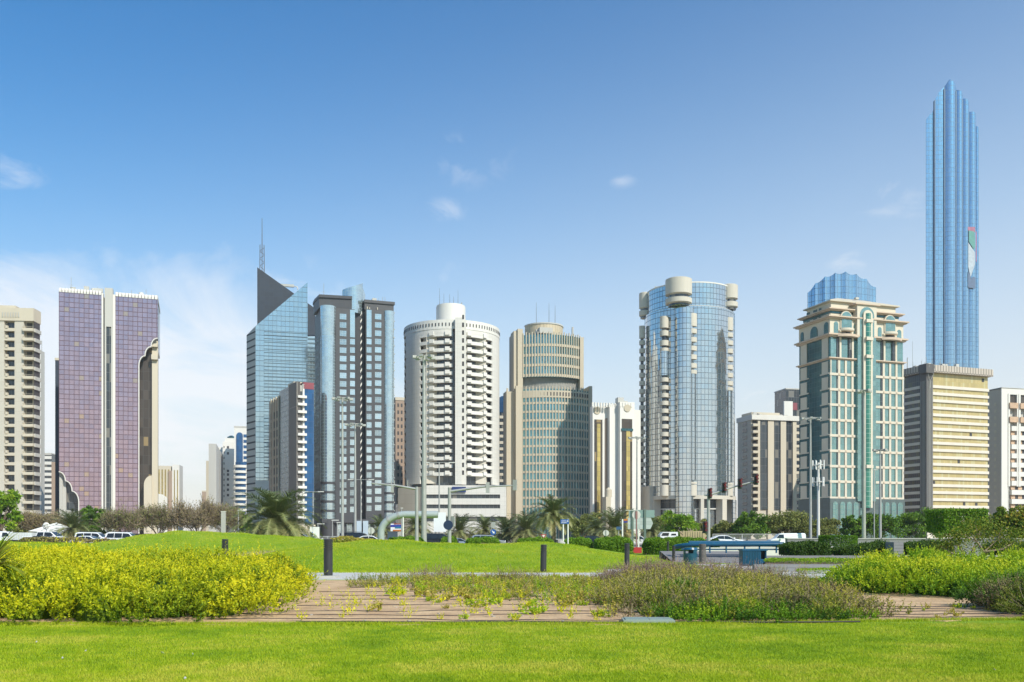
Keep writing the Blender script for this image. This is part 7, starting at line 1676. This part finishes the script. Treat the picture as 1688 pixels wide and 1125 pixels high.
car('second white off-roader, half hidden by the left mound', 208, 128, 'suv', P_w, s=1.08, z0=.0, group=pc); car('white car roof just left of the grey stele on the mound', 378, 124, 'sedan', P_w, s=1.15, z0=.1, group=pc)
car('silver car passing behind the mound under the navy glass block', 496, 118, 'sedan', P_s, s=1.15, z0=.15, group=pc); car('black off-roader behind the hedge left of the arch pipe', 592, 120, 'suv', P_b, s=1.05, z0=.0, flip=False, group=pc)
car('white saloon roof before the black off-roader and the arch pipe', 612, 112.5, 'sedan', P_w, s=1.0, z0=.05, group=pc); car('black off-roader right of the thick mast', 725, 114, 'suv', P_b, s=.98, z0=.0, group=pc)
car('small silver car bonnet right of the black off-roader', 757, 118, 'sedan', P_s, s=.8, group=pc); car('silver people carrier before the palms below the blue arrow disc', 806, 116, 'suv', P_s, s=.9, z0=-.05, group=pc); car('black car behind the gap between the hedge banks', 980, 116, 'sedan', P_b, s=.95, z0=.1, group=pc)
car('white estate car between the skip and the white van', 1194, 117, 'sedan', P_w, s=1.0, z0=.1, group=pc); car('long white van behind the parapet at the end of the blue rail', 1296, 112, 'van', P_w, flip=True, s=.86, group=pc)
car('white pickup seen over the hedges below the back of the big road sign', 1050, 122, 'pickup', P_w, s=.8, group=pc)
car('teal car half hidden behind the parapet at the right edge', 1668, 66, 'suv', mat('car_teal', (.03, .10, .13), .3), s=.72, group=None)
# lorry
o = empty('lorry', (X(1103, 118), 118, .02), 0, 'white flat-fronted lorry with a dark windscreen behind the hedge bank', 'lorry'); f = lambda px: X(px, 118)-X(1103, 118)
zt = Z(877.5, 118)
bo = MB().prism([(f(1088.5), 0), (f(1117.5), 0), (f(1117.5), 2), (f(1088.5), 2)], .6, 1.25).xz([(f(1088.5), 1.25), (f(1117.5), 1.25), (f(1117.5), zt), (f(1093), zt), (f(1088.5), 1.6)], 0, 2).build('cab', P_w, o); bv = bo.modifiers.new('bevel', 'BEVEL'); bv.width = .06; bv.segments = 2
MB().add([(f(1090), -.02, 1.45), (f(1102), -.02, 1.45), (f(1103), -.02, zt-.12), (f(1092.5), -.02, zt-.12)], [(0, 1, 2, 3)]).build('windscreen', M_cglass, o); MB().add([(f(1106), -.02, 1.5), (f(1114.5), -.02, 1.5), (f(1114.5), -.02, zt-.22), (f(1107), -.02, zt-.22)], [(0, 1, 2, 3)]).build('side_window', M_cglass, o)
for px in (1095, 1113): MB().tube([(f(px), -.04, .45), (f(px), .3, .45)], .45, 16, False).build('wheel', M_tyre, o)
MB().box(f(1117.6), f(1126), .1, 1.9, .7, .95).build('chassis', M_dark, o)
# ------------------------------------------------------------ hazy air
hm = bpy.data.materials.new('haze'); hm.use_nodes = True; hn = hm.node_tree.nodes; hl = hm.node_tree.links; hn.clear()
ho = hn.new('ShaderNodeOutputMaterial'); hv = hn.new('ShaderNodeVolumePrincipled'); hv.inputs['Color'].default_value = (.93, .95, 1, 1); hv.inputs['Density'].default_value = .00014; hv.inputs['Anisotropy'].default_value = .0
hl.new(hv.outputs[0], ho.inputs['Volume'])
tag(MB().box(-1650, 1650, -950, 1750, -2, 420).build('haze', hm), kind='stuff')
